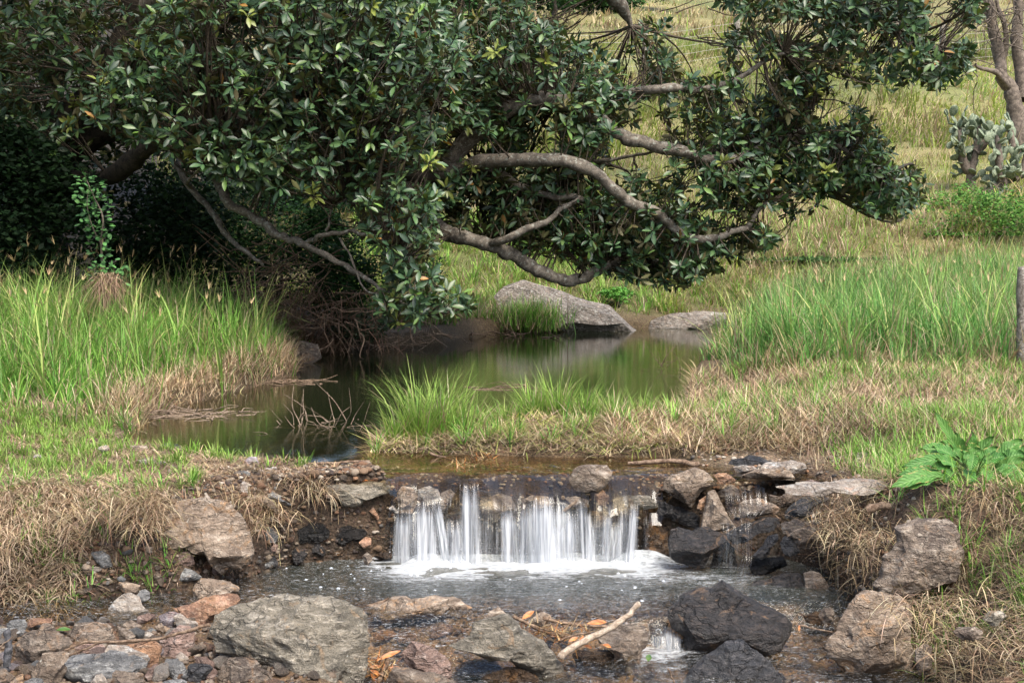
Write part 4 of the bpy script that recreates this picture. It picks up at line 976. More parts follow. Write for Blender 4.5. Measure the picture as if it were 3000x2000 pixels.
B = [('B2', (640, 810, 760), (600, 840, 1330), .9), ('B2', (600, 700, 800), (560, 690, 1300), .4), ('B2', (850, 1040, 610), (850, 1110, 1330), 1.0),
     ('B2', (1020, 1120, 580), (1160, 1270, 1330), 1.0), ('B2', (1200, 1400, 810), (1230, 1470, 1330), .85), ('B2', (1370, 1570, 420), (1410, 1590, 1330), 1.0),
     ('B2', (1600, 1700, 700), (1640, 1720, 1330), .35), ('B2', (1820, 2010, 730), (1850, 2060, 1330), 1.0), ('B2', (1680, 1830, 900), (1700, 1850, 1330), .3),
     ('B3', (90, 260, 640), (80, 260, 1330), .95), ('B3', (230, 450, 560), (220, 500, 1330), 1.15), ('B3', (440, 650, 640), (430, 650, 1330), 1.0),
     ('B3', (610, 740, 720), (620, 760, 1330), .8), ('B3', (750, 870, 620), (790, 960, 1330), 1.0), ('B3', (860, 1080, 890), (840, 1010, 1330), .7),
     ('B3', (1040, 1170, 690), (1000, 1120, 1330), .7), ('B3', (1150, 1260, 860), (1020, 1240, 1330), .9), ('B3', (1350, 1450, 640), (1290, 1400, 1330), 1.0),
     ('B3', (1500, 1560, 780), (1500, 1570, 1330), .28), ('B3', (1220, 1340, 700), (1200, 1320, 1330), .5)]
for i, (tl_, a, b, d) in enumerate(B):
    strand(tl_, a, b, dens=d, seed=i * 1.7, D0=8.94 - 0.05 * abs(math.sin(i * 1.9 + 1)), throw=0.06 + 0.09 * abs(math.sin(i * 2.7)))
for i, (tl_, a, b, d) in enumerate([('B2', (620, 1300, 640), (600, 1290, 1330), .55), ('B2', (1250, 2030, 700), (1240, 2040, 1330), .42), ('B3', (60, 880, 620), (60, 880, 1330), .6), ('B3', (840, 1450, 760), (840, 1400, 1330), .5)]):
    strand(tl_, a, b, 'water_veil', dens=d, seed=40 + i * 2.1, D0=8.955, throw=0.05)
side = empty('side_cascade', (1.05, 8.6, -0.5), 'thin trickling cascade between dark rocks right of the main waterfall', 'cascade')
for i, (a, b, d, D0, zb_) in enumerate([((880, 1000, 700), (960, 1040, 900), .16, 8.72, -.16), ((1000, 1130, 690), (1010, 1120, 890), .2, 8.7, -.16), ((1130, 1350, 720), (1090, 1250, 880), .14, 8.68, -.14),
                                         ((880, 1060, 960), (780, 1010, 1530), .26, 8.50, -.47), ((840, 960, 1000), (900, 960, 1530), .3, 8.5, -.47), ((1080, 1200, 1300), (1000, 1150, 1560), .2, 8.42, -.47)]):
    strand('B4', a, b, dens=d, seed=70 + i * 1.3, D0=D0, throw=0.05, back=.06, parent=side, zb=zb_, lead=0.0 if i < 3 else -.13)
low = empty('lower_cascade', (0.72, 7.55, -0.6), 'small white cascade dropping beside the big pointed black boulder', 'cascade')
for i, (a, b, d) in enumerate([((1640, 1760, 960), (1630, 1780, 1290), .6), ((1740, 1860, 900), (1760, 1850, 1290), 1.0), ((1840, 1940, 980), (1850, 1950, 1290), .8), ((1620, 1940, 940), (1640, 1940, 1290), .5)]):
    strand('A3', a, b, dens=d, seed=90 + i * 1.9, D0=7.6 - .01 * i, throw=0.09, parent=low, zb=-0.60, lead=-.445)

# foam
t = NT('foam'); v = t.pos()
f1 = t.noise(t.mapping(v, (4.0, 9.0, 3.0)), 2.6, 6, 0.68, 0.8); f2 = t.noise(v, 60.0, 3, 0.6)
al = t.math('ADD', t.attr('col', 'Fac'), t.math('MULTIPLY', t.math('SUBTRACT', f1, 0.5), 2.4))
al = t.math('ADD', al, t.math('MULTIPLY', t.math('SUBTRACT', f2, 0.5), 0.5))
al = t.ramp(al, 0.15, 1.15, 0, 1)
f3 = t.noise(t.mapping(v, (2.5, 8.0, 2.0)), 9.0, 5, .7, .6)
d_ = t.principled(t.mix(t.ramp(f3, .35, .62), (0.36, 0.40, 0.42), (0.74, 0.76, 0.78)), 0.6, 0.2, t.bump(t.math('ADD', f1, f3), .8, .03))
tl = t.n('BsdfTranslucent'); t.set(tl.inputs[0], (0.88, 0.90, 0.92))
tr = t.n('BsdfTransparent')
M['foam'] = t.done(t.mixsh(al, tr.outputs[0], t.mixsh(.25, d_, tl.outputs[0])))
def foam(name, x0, x1, y0, y1, z0, fn, hfn, nx=160, ny=70, label='', parent=None):
    gx, gy = np.meshgrid(np.linspace(x0, x1, nx), np.linspace(y0, y1, ny))
    a = fn(gx.ravel(), gy.ravel()); h = hfn(gx.ravel(), gy.ravel())
    V = np.stack([gx.ravel(), gy.ravel(), z0 + h], -1)
    o = obj(name, mesh(name, V, grid_faces(ny, nx), M['foam'], np.repeat(a[:, None], 3, 1)))
    return tag(o, label, 'foam', kind='stuff')
def fa(x, y):
    near = sm(8.28, 8.8, y + 0.10 * n2(x, y, 2.5, 71))
    side_ = sm(-1.0, -0.5, x) * sm(1.0, 0.55, x)
    far = 0.45 * sm(7.85, 8.55, y) * sm(-1.3, -0.4, x) * sm(1.6, 0.9, x)
    return np.clip((near * 1.15 * side_ + far) * sm(7.85, 8.15, y), 0, 1.6) - 0.10
def fh(x, y):
    e = np.exp(-((y - 8.83) / 0.10) ** 2) * sm(-.75, -.6, x) * sm(.95, .8, x)
    return 0.006 + e * (0.030 + 0.055 * np.clip(n2(x, y, 6.0, 81, 2), -.5, 1)) + 0.012 * n2(x, y, 3.5, 82) * sm(8.0, 8.5, y)
foam('foam', -1.3, 1.7, 7.75, 8.97, -0.45, fa, fh, label='white churning foam spreading at the foot of the waterfall')
foam('foam', 0.15, 1.0, 6.9, 7.55, -0.60, lambda x, y: 0.62 * sm(7.0, 7.45, y) * sm(0.3, 0.6, x) * sm(0.95, 0.75, x), lambda x, y: 0.02 + 0.012 * n2(x, y, 8, 83), 70, 60, 'white foam below the small lower cascade')
foam('foam', 0.95, 1.6, 8.1, 8.5, -0.45, lambda x, y: 0.4 * sm(1.5, 1.2, x) * sm(8.1, 8.3, y), lambda x, y: 0.008 + 0.006 * n2(x, y, 8, 84), 50, 30, 'thin foam below the side cascade')

# bubbles on the plunge pool
t = NT('bubble')
b1 = t.principled((0.75, 0.8, 0.85), 0.08, 0.8); tr = t.n('BsdfTransparent')
M['bubble'] = t.done(t.mixsh(0.3, tr.outputs[0], b1))
U, Fc = ico(2)
Ub = U.copy(); Ub[:, 2] = np.maximum(Ub[:, 2], -0.1)
bme = mesh('bubble', Ub, Fc, M['bubble'])
rb = np.random.default_rng(4)
for k in range(50):
    for _ in range(30):
        y = rb.uniform(7.85, 8.75); x = rb.uniform(-1.35, 1.2)
        if rb.random() < (0.25 + 0.75 * sm(7.8, 8.5, y)) * (1 if x < 0.6 else .4): break
    s = rb.uniform(0.004, 0.012)
    o = obj('bubble', bme, loc=(x, y, -0.447)); o.scale = (s, s, s * .8)
    tag(o, 'small air bubble floating on the plunge pool', 'bubble', 'bubbles floating on the plunge pool')
R_ = np.random.default_rng(15)
n = 900
x = R_.uniform(-.68, .82, n); y = 8.83 + R_.normal(0, .06, n); z = -0.43 + np.abs(R_.normal(0, .045, n))
tag(scatter_mesh('spray', np.stack([x, y, z], -1), R_.uniform(.0012, .0035, n), 25, M['bubble'], '', [(.8, .8, .8)]), 'fine droplets thrown up at the foot of the waterfall', 'spray', kind='stuff')
# ================================================================ blades
def norm2(a):
    return a / (np.linalg.norm(a, axis=-1, keepdims=True) + 1e-9)

def blades_mesh(name, P, H, W, az, lean, bend, C, mat, seg=4, tipc=None, faceaz=None, drape=None, dz=None):
    """P roots (N,3), H length, W width, az lean direction, lean initial slope 0..1, bend extra droop, C (N,3)"""
    N = len(P)
    t = np.linspace(0, 1, seg + 1)
    ang = lean[:, None] + bend[:, None] * t[None] ** 1.3               # angle from vertical
    ds = H[:, None] / seg
    mid = (ang[:, 1:] + ang[:, :-1]) / 2
    r = np.concatenate([np.zeros((N, 1)), np.cumsum(np.sin(mid) * ds, 1)], 1)
    z = np.concatenate([np.zeros((N, 1)), np.cumsum(np.cos(mid) * ds, 1)], 1)
    wig = 0
    x = P[:, 0:1] + r * np.cos(az)[:, None]; y = P[:, 1:2] + r * np.sin(az)[:, None]
    zz = P[:, 2:3] + z
    if drape is not None:
        gz = ground_z(x.ravel(), y.ravel()).reshape(x.shape) + drape[:, None] * (0.3 + np.sin(t * 3.1)[None])
        zz = np.maximum(zz, gz)
        if dz is not None: zz = np.where(zz > gz + dz, gz + dz, zz)
    fa_ = az + math.pi / 2 if faceaz is None else faceaz
    w = W[:, None] * np.clip(1.0 - t[None] ** 1.8, 0.0, 1) * 0.5
    ox = np.cos(fa_)[:, None] * w; oy = np.sin(fa_)[:, None] * w
    L = np.stack([x - ox, y - oy, zz], -1)[:, :-1]
    R = np.stack([x + ox, y + oy, zz], -1)[:, :-1]
    T = np.stack([x, y, zz], -1)[:, -1:]
    V = np.concatenate([np.stack([L, R], 2).reshape(N, 2 * seg, 3), T], 1)
    k = 2 * seg + 1
    q = np.array([[2 * i, 2 * i + 1, 2 * i + 3, 2 * i + 2] for i in range(seg - 1)]).reshape(-1, 4)
    tr = np.array([[2 * seg - 2, 2 * seg - 1, 2 * seg]])
    off = (np.arange(N) * k)[:, None, None]
    Q = (q[None] + off).reshape(-1, 4); Tq = (tr[None] + off).reshape(-1, 3)
    cc = np.repeat(C[:, None], k, 1)
    tt = np.concatenate([np.repeat(t[:-1], 2), [1.0]])
    if tipc is not None:
        f = (tt ** 2.2)[None, :, None] * tipc[1]
        cc = cc * (1 - f) + np.asarray(tipc[0])[None, None] * f
    return mesh(name, V.reshape(-1, 3), [Q, Tq], mat, cc.reshape(-1, 3), smooth=True)

def stuff(name, me, label, cat='grass'):
    return tag(obj(name, me), label, cat, kind='stuff')

def sample(n, x0, x1, y0, y1, dens, R):
    """points by rejection; dens(x, y) in 0..1"""
    X_, Y_ = [], []
    tot = 0
    while tot < n:
        x = R.uniform(x0, x1, n * 2); y = R.uniform(y0, y1, n * 2)
        k = R.random(n * 2) < dens(x, y)
        X_.append(x[k]); Y_.append(y[k]); tot += k.sum()
        if k.sum() < 5: break
    return np.concatenate(X_)[:n], np.concatenate(Y_)[:n]

def clump(x, y, R, per=26, rad=.07):
    """gather points into tufts; returns new x, y, tuft index"""
    n = len(x); k = max(1, n // per)
    idx = R.integers(k, size=n)
    # tuft centres are the first k samples
    r = np.abs(R.normal(0, rad, n)); a = R.uniform(0, 6.28, n)
    return x[:k][idx] + r * np.cos(a), y[:k][idx] + r * np.sin(a), idx, k, a
def pick(R, n, cols, w=None, var=.2):
    c = np.array(cols)[R.choice(len(cols), n, p=w)]
    return c * R.uniform(1 - var, 1 + var, (n, 1)) * R.uniform(.93, 1.07, (n, 3))
def frustum(y, x, m=0.37): return np.abs(x) < y * m + .3
GREEN = [(0.09, 0.23, 0.03), (0.13, 0.30, 0.045), (0.18, 0.35, 0.055), (0.06, 0.17, 0.025), (0.24, 0.35, 0.08)]
STRAW = [(0.40, 0.31, 0.20), (0.52, 0.43, 0.30), (0.28, 0.20, 0.12), (0.22, 0.14, 0.09), (0.47, 0.38, 0.22), (0.36, 0.26, 0.18)]
LEFTG = [(-9, 10.9), (-2.72, 11.0), (-2.8, 12.2), (-2.5, 12.9), (-2.28, 13.9), (-2.08, 15.0), (-2.35, 16.3), (-2.8, 18.2), (-9, 18.2)]
RIGHTG = [(1.7, 13.4), (2.3, 12.9), (3.2, 13.0), (9, 12.6), (12, 22.5), (3.6, 22.5), (3.2, 21), (2.85, 19), (2.2, 16.5), (1.75, 14.4)]
DEADM = [(0.85, 10.0), (1.5, 9.95), (2.3, 9.9), (3.0, 10.0), (5.2, 9.5), (6, 13.4), (2.4, 13.4), (1.65, 13.5), (1.45, 12.2), (1.3, 11.5), (.7, 11.2)]
SPIT = [(-0.92, 10.05), (0, 9.93), (1.2, 9.78), (1.9, 9.8), (1.6, 10.6), (1.35, 11.45), (0.6, 11.2), (-0.2, 11.1), (-0.75, 10.8)]
R = np.random.default_rng(21)

# tall green grass, left bank
n = 30000
x, y = sample(n, -8, -2, 10.9, 18.2, lambda x, y: ((sdpoly(x, y, LEFTG) > -.35) & (sdpoly(x, y, UP) < .04)) * frustum(y, x, .36) * np.clip(0.75 + 0.5 * n2(x, y, 1.4, 3), .15, 1), R)
x, y, ti, tk, ta = clump(x, y, R, 30, .075)
n = len(x); P = np.stack([x, y, ground_z(x, y) - 0.01], -1)
edge = sm(-0.15, 0.6, sdpoly(x, y, LEFTG)); front = sm(10.9, 13.0, y)
tz = R.uniform(0, 6.28, tk)[ti]; th_ = R.uniform(.65, 1.35, tk)[ti]; tc_ = R.uniform(.7, 1.25, (tk, 1))[ti]
H = R.uniform(.26, .64, n) * (0.45 + 0.55 * edge) * (0.55 + 0.45 * front) * (1 + 0.2 * n2(x, y, .8, 9)) * th_
C = pick(R, n, GREEN, [.26, .3, .2, .14, .1]) * tc_
dry = (R.random(n) < (0.55 - 0.37 * edge))[:, None]
C = np.where(dry, pick(R, n, STRAW), C)
stuff('tall_grass', blades_mesh('tall_grass', P, H, R.uniform(.006, .014, n), np.where(R.random(n) < .5, ta, tz) + R.normal(0, .5, n), np.abs(R.normal(0, .36, n)), R.uniform(.1, 2.3, n) * (.6 + .4 * R.random(n)), C, M['grass'], tipc=((.30, .38, .12), .22)),
      'tall lush green grass covering the left bank')

# tall green grass, right bank
n = 36000
x, y = sample(n, 1.6, 8.2, 12.6, 22.5, lambda x, y: (sdpoly(x, y, RIGHTG) > 0) * frustum(y, x, .36) * np.clip(0.8 + 0.4 * n2(x, y, 1.2, 13), .2, 1), R)
x, y, ti, tk, ta = clump(x, y, R, 30, .08)
n = len(x); P = np.stack([x, y, ground_z(x, y) - 0.01], -1)
edge = sm(-0.15, 0.7, sdpoly(x, y, RIGHTG))
tz = R.uniform(0, 6.28, tk)[ti]; th_ = R.uniform(.65, 1.35, tk)[ti]; tc_ = R.uniform(.75, 1.25, (tk, 1))[ti]
H = R.uniform(.30, .70, n) * (0.5 + 0.5 * edge) * (1 + 0.2 * n2(x, y, .9, 19)) * th_
C = pick(R, n, [(0.08, 0.22, 0.05), (0.12, 0.28, 0.06), (0.17, 0.33, 0.08), (0.06, 0.17, 0.04), (0.24, 0.34, 0.10)], [.26, .3, .2, .14, .1]) * tc_
C = np.where((R.random(n) < (.5 - .34 * edge))[:, None], pick(R, n, STRAW), C)
stuff('tall_grass', blades_mesh('tall_grass', P, H, R.uniform(.007, .015, n), np.where(R.random(n) < .5, ta, tz) + R.normal(0, .5, n), np.abs(R.normal(0, .36, n)), R.uniform(.1, 2.3, n) * (.6 + .4 * R.random(n)), C, M['grass'], tipc=((.30, .40, .14), .22)),
      'tall bright green grass covering the flat on the right bank')

# matted dead grass, right
def mat(name, n, x0, x1, y0, y1, dens, Lr, wr, off, cols, label, R, w=None, az=None, green=0.0, seg=3, mm='straw', lean=(1.0, 1.5), bend=(0, .7)):
    x, y = sample(n, x0, x1, y0, y1, dens, R)
    tcol = 1.0
    if mm == 'grass':
        x, y, ti, tk, ta = clump(x, y, R, 14, .03); tcol = R.uniform(.75, 1.3, (tk, 1))[ti]
        if az is None: az = lambda x, y, R: ta
    n = len(x); P = np.stack([x, y, ground_z(x, y)], -1)
    P[:, 2] += R.uniform(0, off, n)
    C = pick(R, n, cols, w) * tcol
    if mm == 'straw': C = C * (1 + .35 * n2(x, y, 2.2, 171) + .25 * n2(x, y, 9, 172))[:, None]
    if green: C = np.where((R.random(n) < green)[:, None], pick(R, n, GREEN), C)
    a = R.uniform(0, 6.28, n) if az is None else az(x, y, R)
    return stuff(name, blades_mesh(name, P, R.uniform(*Lr, n), R.uniform(*wr, n), a, R.uniform(*lean, n), R.uniform(*bend, n), C, M[mm], seg=seg, drape=R.uniform(.002, off, n)), label, 'dead grass' if mm == 'straw' else 'grass')
mat('dead_grass', 31000, .6, 6, 9.4, 13.6, lambda x, y: (sdpoly(x, y, DEADM) > -.35) * (sdpoly(x, y, UP) < .03) * frustum(y, x, .36) * 1.0, (.08, .26), (.004, .008), .05, STRAW, 'matted brown dead grass between the pool and the green grass on the right', R, lean=(.7, 1.5))
mat('short_grass', 10500, 1.2, 6, 9.6, 13.8, lambda x, y: (sdpoly(x, y, DEADM) > 0) * frustum(y, x, .36) * np.clip(0.22 + sm(0.15, .5, n2(x, y, 1.1, 44)) + .9 * sm(3.0, 3.9, x) + .9 * sm(12.6, 13.3, y), 0, 1), (.06, .20), (.005, .009), .02,
    GREEN, 'short green grass tufts coming up through the dead grass mat', R, mm='grass', lean=(0, .7), bend=(.2, 1.2))

# spit in the pool
TU = [(-0.62, 10.45, .5, 1.0), (-0.48, 10.5, .46, 1.0), (-0.75, 10.35, .30, .6), (-0.30, 10.45, .32, .5), (-0.05, 10.7, .22, .5), (0.15, 10.9, .33, .9), (0.32, 10.85, .38, 1.0), (0.5, 10.8, .34, .8),
      (0.7, 10.7, .28, .8), (0.9, 10.85, .28, .6), (1.1, 10.9, .24, .6), (0.0, 10.3, .14, .5), (1.25, 11.1, .25, .5), (-0.15, 10.2, .14, .4), (0.4, 10.35, .14, .5)]
TL = ['tallest grass tuft, at the left half of the spit', 'tall grass tuft just right of the tallest one on the spit', 'short grass tuft at the left tip of the spit', 'grass tuft right of the two tallest ones', 'low grass tuft near the middle of the spit', 'bushy grass tuft in the middle of the spit beside mid-pool', 'broad tall grass tuft right of the middle of the spit', 'dense grass tuft right of the broad one on the spit', 'grass tuft on the right half of the spit', 'low back grass tuft on the right half of the spit', 'right-hand small grass tuft before the right bank', 'very short grass tuft on the front edge mid spit', 'grass tuft where the spit joins the right bank', 'very short grass tuft on the front edge left of mid spit', 'very short grass tuft on the front edge right of mid spit']
for i, (tx, ty, hh, dn) in enumerate(TU):
    n = int(330 * dn)
    rr_ = np.abs(R.normal(0, .075, n)); th = R.uniform(0, 6.28, n)
    x = tx + rr_ * np.cos(th); y = ty + rr_ * np.sin(th)
    P = np.stack([x, y, ground_z(x, y) - .02], -1)
    C = np.where((R.random(n) < .16)[:, None], pick(R, n, STRAW), pick(R, n, [(0.16, 0.30, 0.04), (0.22, 0.37, 0.06), (0.10, 0.22, 0.03), (0.30, 0.40, 0.10)]))
    side_n = 'left of the dead twigs' 
    o = obj('grass_tuft', blades_mesh('grass_tuft', P, hh * .88 * R.uniform(.3, 1.35, n) ** 1.2, R.uniform(.005, .010, n), th + R.normal(0, .6, n), R.uniform(0, .35, n) + rr_ * 2, R.uniform(.2, 1.3, n), C, M['grass'], tipc=((.38, .42, .16), .3)))
    tag(o, TL[i], 'grass tuft', 'grass tufts on the spit in the pool')
mat('dead_grass', 11000, -1.1, 1.9, 9.75, 11.5, lambda x, y: (sdpoly(x, y, SPIT) > -0.06) * 1.0, (.08, .24), (.004, .008), .03, STRAW + [(.30, .33, .10), (.38, .38, .14), (.22, .28, .07)], 'flattened yellowish straw on the low spit across the pool', R, lean=(.95, 1.6))
mat('short_grass', 1100, -1.0, 1.7, 9.95, 11.4, lambda x, y: (sdpoly(x, y, SPIT) > 0) * 1.0, (.08, .24), (.005, .009), .02, GREEN, 'short green grass all over the low spit', R, mm='grass', lean=(0, .9), bend=(.2, 1.4))

# left bank: short grass and litter, then straw hanging down the face
landL = lambda x, y: (sdpoly(x, y, LP) < -0.02) & (sdpoly(x, y, UP) < -0.02) & frustum(y, x, .36)
mat('dead_grass', 21000, -4.2, -0.9, 8.0, 11.3, lambda x, y: landL(x, y) * np.clip(1.0 - .75 * sm(-1.7, -1.0, x), 0, 1), (.03, .11), (.003, .006), .02, STRAW + [(.25, .18, .12), (.2, .14, .1)], 'short brown dead grass litter on top of the left bank', R)
mat('short_grass', 8500, -4.2, -1.2, 8.3, 11.4, lambda x, y: landL(x, y) * np.clip(sm(-.25, .55, n2(x, y, 2.2, 51)) * .75 + .9 * sm(-2.3, -3.0, x) + 0.3 * sm(8.9, 9.3, y), 0, 1) * sm(8.2, 8.85, y + .35 * n2(x, y, 2.5, 181)), (.035, .12), (.004, .008), .01,
    [(0.13, 0.25, 0.03), (0.18, 0.31, 0.05), (0.10, 0.19, 0.03), (0.25, 0.34, 0.09)], 'short bright green grass on top of the left bank', R, mm='grass', lean=(0, .8), bend=(.2, 1.2))
def downL(x, y, R): return -math.pi / 2 + 0.6 * n2(x, y, 1.6, 77) + R.normal(0, 1.0, len(x))
mat('dead_grass', 10500, -3.6, -1.62, 7.9, 8.55, lambda x, y: (sdpoly(x, y, LP) < 0.0) * frustum(y, x, .36) * np.where((x > -2.28) & (x < -1.93) & (y < 8.2), .06, 1) * np.where((x > -2.05) & (y < 8.62), .0, 1) * np.where((x > -2.05), .3, 1), (.05, .19), (.003, .0065), .028,
    STRAW[:2] + [(.47, .38, .27), (.36, .27, .19), (.26, .18, .12)], 'pale straw hanging down the face of the left bank', R, az=downL, seg=5, lean=(.9, 1.7), bend=(.2, 1.4))
mat('short_grass', 1300, -3.6, -1.75, 7.95, 8.6, lambda x, y: (sdpoly(x, y, LP) < 0.0) * frustum(y, x, .36) * 1.0, (.05, .15), (.004, .008), .03, GREEN, 'scattered green shoots growing through the straw of the left bank face', R, mm='grass', lean=(.2, 1.1), bend=(.3, 1.4))
mat('short_grass', 900, 1.85, 3.2, 5.6, 8.6, lambda x, y: (sdpoly(x, y, LP) < 0.0) * 1.0, (.06, .18), (.004, .009), .03, GREEN, 'scattered green shoots growing through the straw of the right bank', R, mm='grass', lean=(.2, 1.1), bend=(.3, 1.4))
# free-hanging strands and roots on the steep part
def hang(n, pts_, Lr, cols, label, R, w=(.0025, .005), cat='dead grass'):
    k = R.integers(len(pts_), size=n)
    A = np.array(pts_)[k]
    P = A[:, :3] + R.normal(0, 1, (n, 3)) * np.array([1, .35, .35]) * A[:, 3:4]
    C = pick(R, n, cols)
    return stuff('hanging_straw', blades_mesh('hanging_straw', P, R.uniform(*Lr, n), R.uniform(*w, n), -math.pi / 2 + R.normal(0, 1.1, n), R.uniform(.5, 1.8, n), R.uniform(.5, 1.7, n), C, M['straw'], seg=5), label, cat)
hp = [(*dp(u, v, D), s) for u, v, D, s in [(560, 1150, 8.62, .06), (575, 1190, 8.6, .06), (590, 1210, 8.55, .05), (620, 1175, 8.72, .04), (640, 1180, 8.75, .05), (690, 1110, 8.85, .06), (715, 1125, 8.85, .06), (740, 1130, 8.86, .05), (655, 1095, 8.85, .05), (605, 1140, 8.7, .05)]]
hang(650, hp, (.07, .24), STRAW, 'thin dead roots and straw dangling beside the huge bank boulder', R)
hp = [(*dp(u, v, D), s) for u, v, D, s in [(345, 1150, 8.15, .05), (330, 1160, 8.1, .06), (300, 1160, 8.05, .10), (340, 1180, 8.1, .05), (335, 1210, 8.0, .05), (300, 1150, 8.1, .1), (350, 1130, 8.2, .05), (230, 1170, 8.0, .1), (150, 1180, 7.95, .12), (60, 1190, 7.9, .12)]]
hang(1000, hp, (.08, .26), STRAW, 'long straw strands hanging free over the left bank edge', R)

# right bank near: straw overhang and green grass
RB = lambda x, y: (sdpoly(x, y, LP) < 0.0) & (sdpoly(x, y, UP) < -0.03) & (x > 1.2) & frustum(y, x, .37) & ~((np.abs(x - 2.3) < .47) & (np.abs(y - 7.93) < .2) & (R.random(x.shape) < .8))
def downR(x, y, R): return math.pi * 1.06 + 0.5 * n2(x, y, 1.6, 78) + R.normal(0, .9, len(x))
mat('dead_grass', 11000, 1.75, 3.4, 5.2, 8.7, lambda x, y: RB(x, y) * np.clip(1.0 - .5 * sm(2.3, 2.9, x), 0, 1) * (x > 1.9 - .25 * sm(7.4, 8.4, y)), (.06, .2), (.003, .006), .03, STRAW, 'tangled straw hanging over the right bank above the stream', R, az=downR, seg=5, lean=(.8, 1.7), bend=(.2, 1.4))
mat('dead_grass', 7000, 1.7, 3.9, 5.2, 10.0, lambda x, y: RB(x, y) * 1.0, (.06, .2), (.003, .006), .05, STRAW, 'loose dead grass stems on the near right bank', R, lean=(.3, 1.5))
mat('short_grass', 22000, 1.8, 3.9, 5.2, 10.2, lambda x, y: RB(x, y) * np.clip(.95 * sm(1.9, 2.35, x + .3 * n2(x, y, 2, 90)) * (0.3 + .7 * sm(-.4, .3, n2(x, y, 2.5, 91))), 0, 1), (.05, .19), (.004, .008), .01,
    [(0.15, 0.31, 0.04), (0.21, 0.38, 0.06), (0.11, 0.24, 0.04), (0.28, 0.40, 0.12)], 'green grass on the near right bank', R, mm='grass', lean=(0, .8), bend=(.2, 1.3))
hp = [(*dp(u, v, D), s) for u, v, D, s in [(1890, 1150, 8.4, .07), (1920, 1190, 8.2, .08), (1950, 1230, 8.0, .08), (1980, 1260, 7.8, .07), (1900, 1210, 8.2, .06), (2010, 1230, 7.7, .06), (1960, 1180, 8.1, .08), (2080, 1400, 7.0, .09), (2130, 1400, 6.8, .12), (2200, 1400, 6.7, .14), (2270, 1410, 6.6, .14), (2150, 1480, 6.6, .10), (2240, 1480, 6.4, .12)]]
hang(1100, hp, (.06, .22), STRAW + [(.55, .45, .3)], 'straw strands hanging free over the dark rocks on the right', R)

# hillside
HC1 = [(0.25, 0.32, 0.055), (0.31, 0.37, 0.08), (0.19, 0.28, 0.045)]
HC2 = [(0.42, 0.35, 0.18), (0.50, 0.43, 0.25), (0.33, 0.27, 0.14), (0.38, 0.28, 0.17)]
def hillgrass(n, y0, y1, Lr, wr, label, seed, dryb=0.0):
    R = np.random.default_rng(seed)
    y = y0 * (y1 / y0) ** R.random(n); x = R.uniform(-0.22, .37, n) * y
    k = sdpoly(x, y, UP) < -.05
    k &= ~((x < 0.2) & (y < 20.5)); k &= sdpoly(x, y, RIGHTG) < 0
    x, y = x[k], y[k]; n = len(x)
    z = ground_z(x, y)
    dryf = np.clip(.42 + dryb + .9 * n2(x, y, .25, 101) + .35 * n2(x, y, 1.1, 102) + .35 * sm(45, 65, y) - 0.5 * sm(30, 36, y) * sm(46, 40, y) * sm(4, 8, x), 0.04, .97)
    C = np.where((R.random(n) < dryf)[:, None], pick(R, n, HC2), pick(R, n, HC1))
    x, y, ti, tk, ta = clump(x, y, R, 16, .0045 * (y0 + y1)); z = ground_z(x, y)
    cl = np.clip(.7 + .6 * n2(x, y, 1.3, 103), .25, 1.4) * R.uniform(.6, 1.4, tk)[ti]; C = C * R.uniform(.7, 1.2, (tk, 1))[ti] * (1 + .35 * n2(x, y, .15, 107))[:, None]
    P = np.stack([x, y, z - .02], -1)
    stuff('hill_grass', blades_mesh('hill_grass', P, R.uniform(*Lr, n) * cl, R.uniform(*wr, n), R.normal(-1.2, 1.3, n), R.uniform(.1, .8, n), R.uniform(.3, 1.6, n), C, M['grass'], seg=3), label)
hillgrass(42000, 19.5, 32, (.15, .5), (.010, .020), 'rough yellow-green and dry grass on the slope behind the pool', 31, .1)
hillgrass(52000, 32, 62, (.25, .6), (.02, .04), 'yellow-green pasture grass on the hillside', 32)
hillgrass(16000, 62, 120, (.4, .8), (.05, .09), 'pale dry pasture grass high on the hillside', 33, .25)

R = np.random.default_rng(61)
mat('dead_grass', 4200, -3.4, -2.0, 11.2, 15.5, lambda x, y: (sdpoly(x, y, LEFTG) > -.4) & (sdpoly(x, y, LEFTG) < .25) & (sdpoly(x, y, UP) < .08), (.08, .3), (.004, .008), .06, STRAW, 'dead stems fringing the water edge of the left tall grass', R, lean=(.3, 1.4))
for poly, x0, x1, y0, y1, lab in ((LEFTG, -7, -2.3, 11.2, 18, 'few long arching blades standing above the left bank grass'), (RIGHTG, 1.8, 8, 12.8, 21, 'few long arching blades standing above the right bank grass')):
    x, y = sample(900, x0, x1, y0, y1, lambda x, y: (sdpoly(x, y, poly) > 0) * frustum(y, x, .36), R)
    x, y, ti, tk, ta = clump(x, y, R, 7, .06); n = len(x)
    stuff('long_grass', blades_mesh('long_grass', np.stack([x, y, ground_z(x, y)], -1), R.uniform(.55, 1.05, n), R.uniform(.010, .020, n), ta + R.normal(0, .4, n), np.abs(R.normal(0, .2, n)), R.uniform(.3, 1.9, n), pick(R, n, [(.20, .34, .07), (.28, .38, .10), (.15, .30, .06), (.36, .36, .14)]), M['grass'], seg=5, tipc=((.42, .40, .16), .3)), lab)
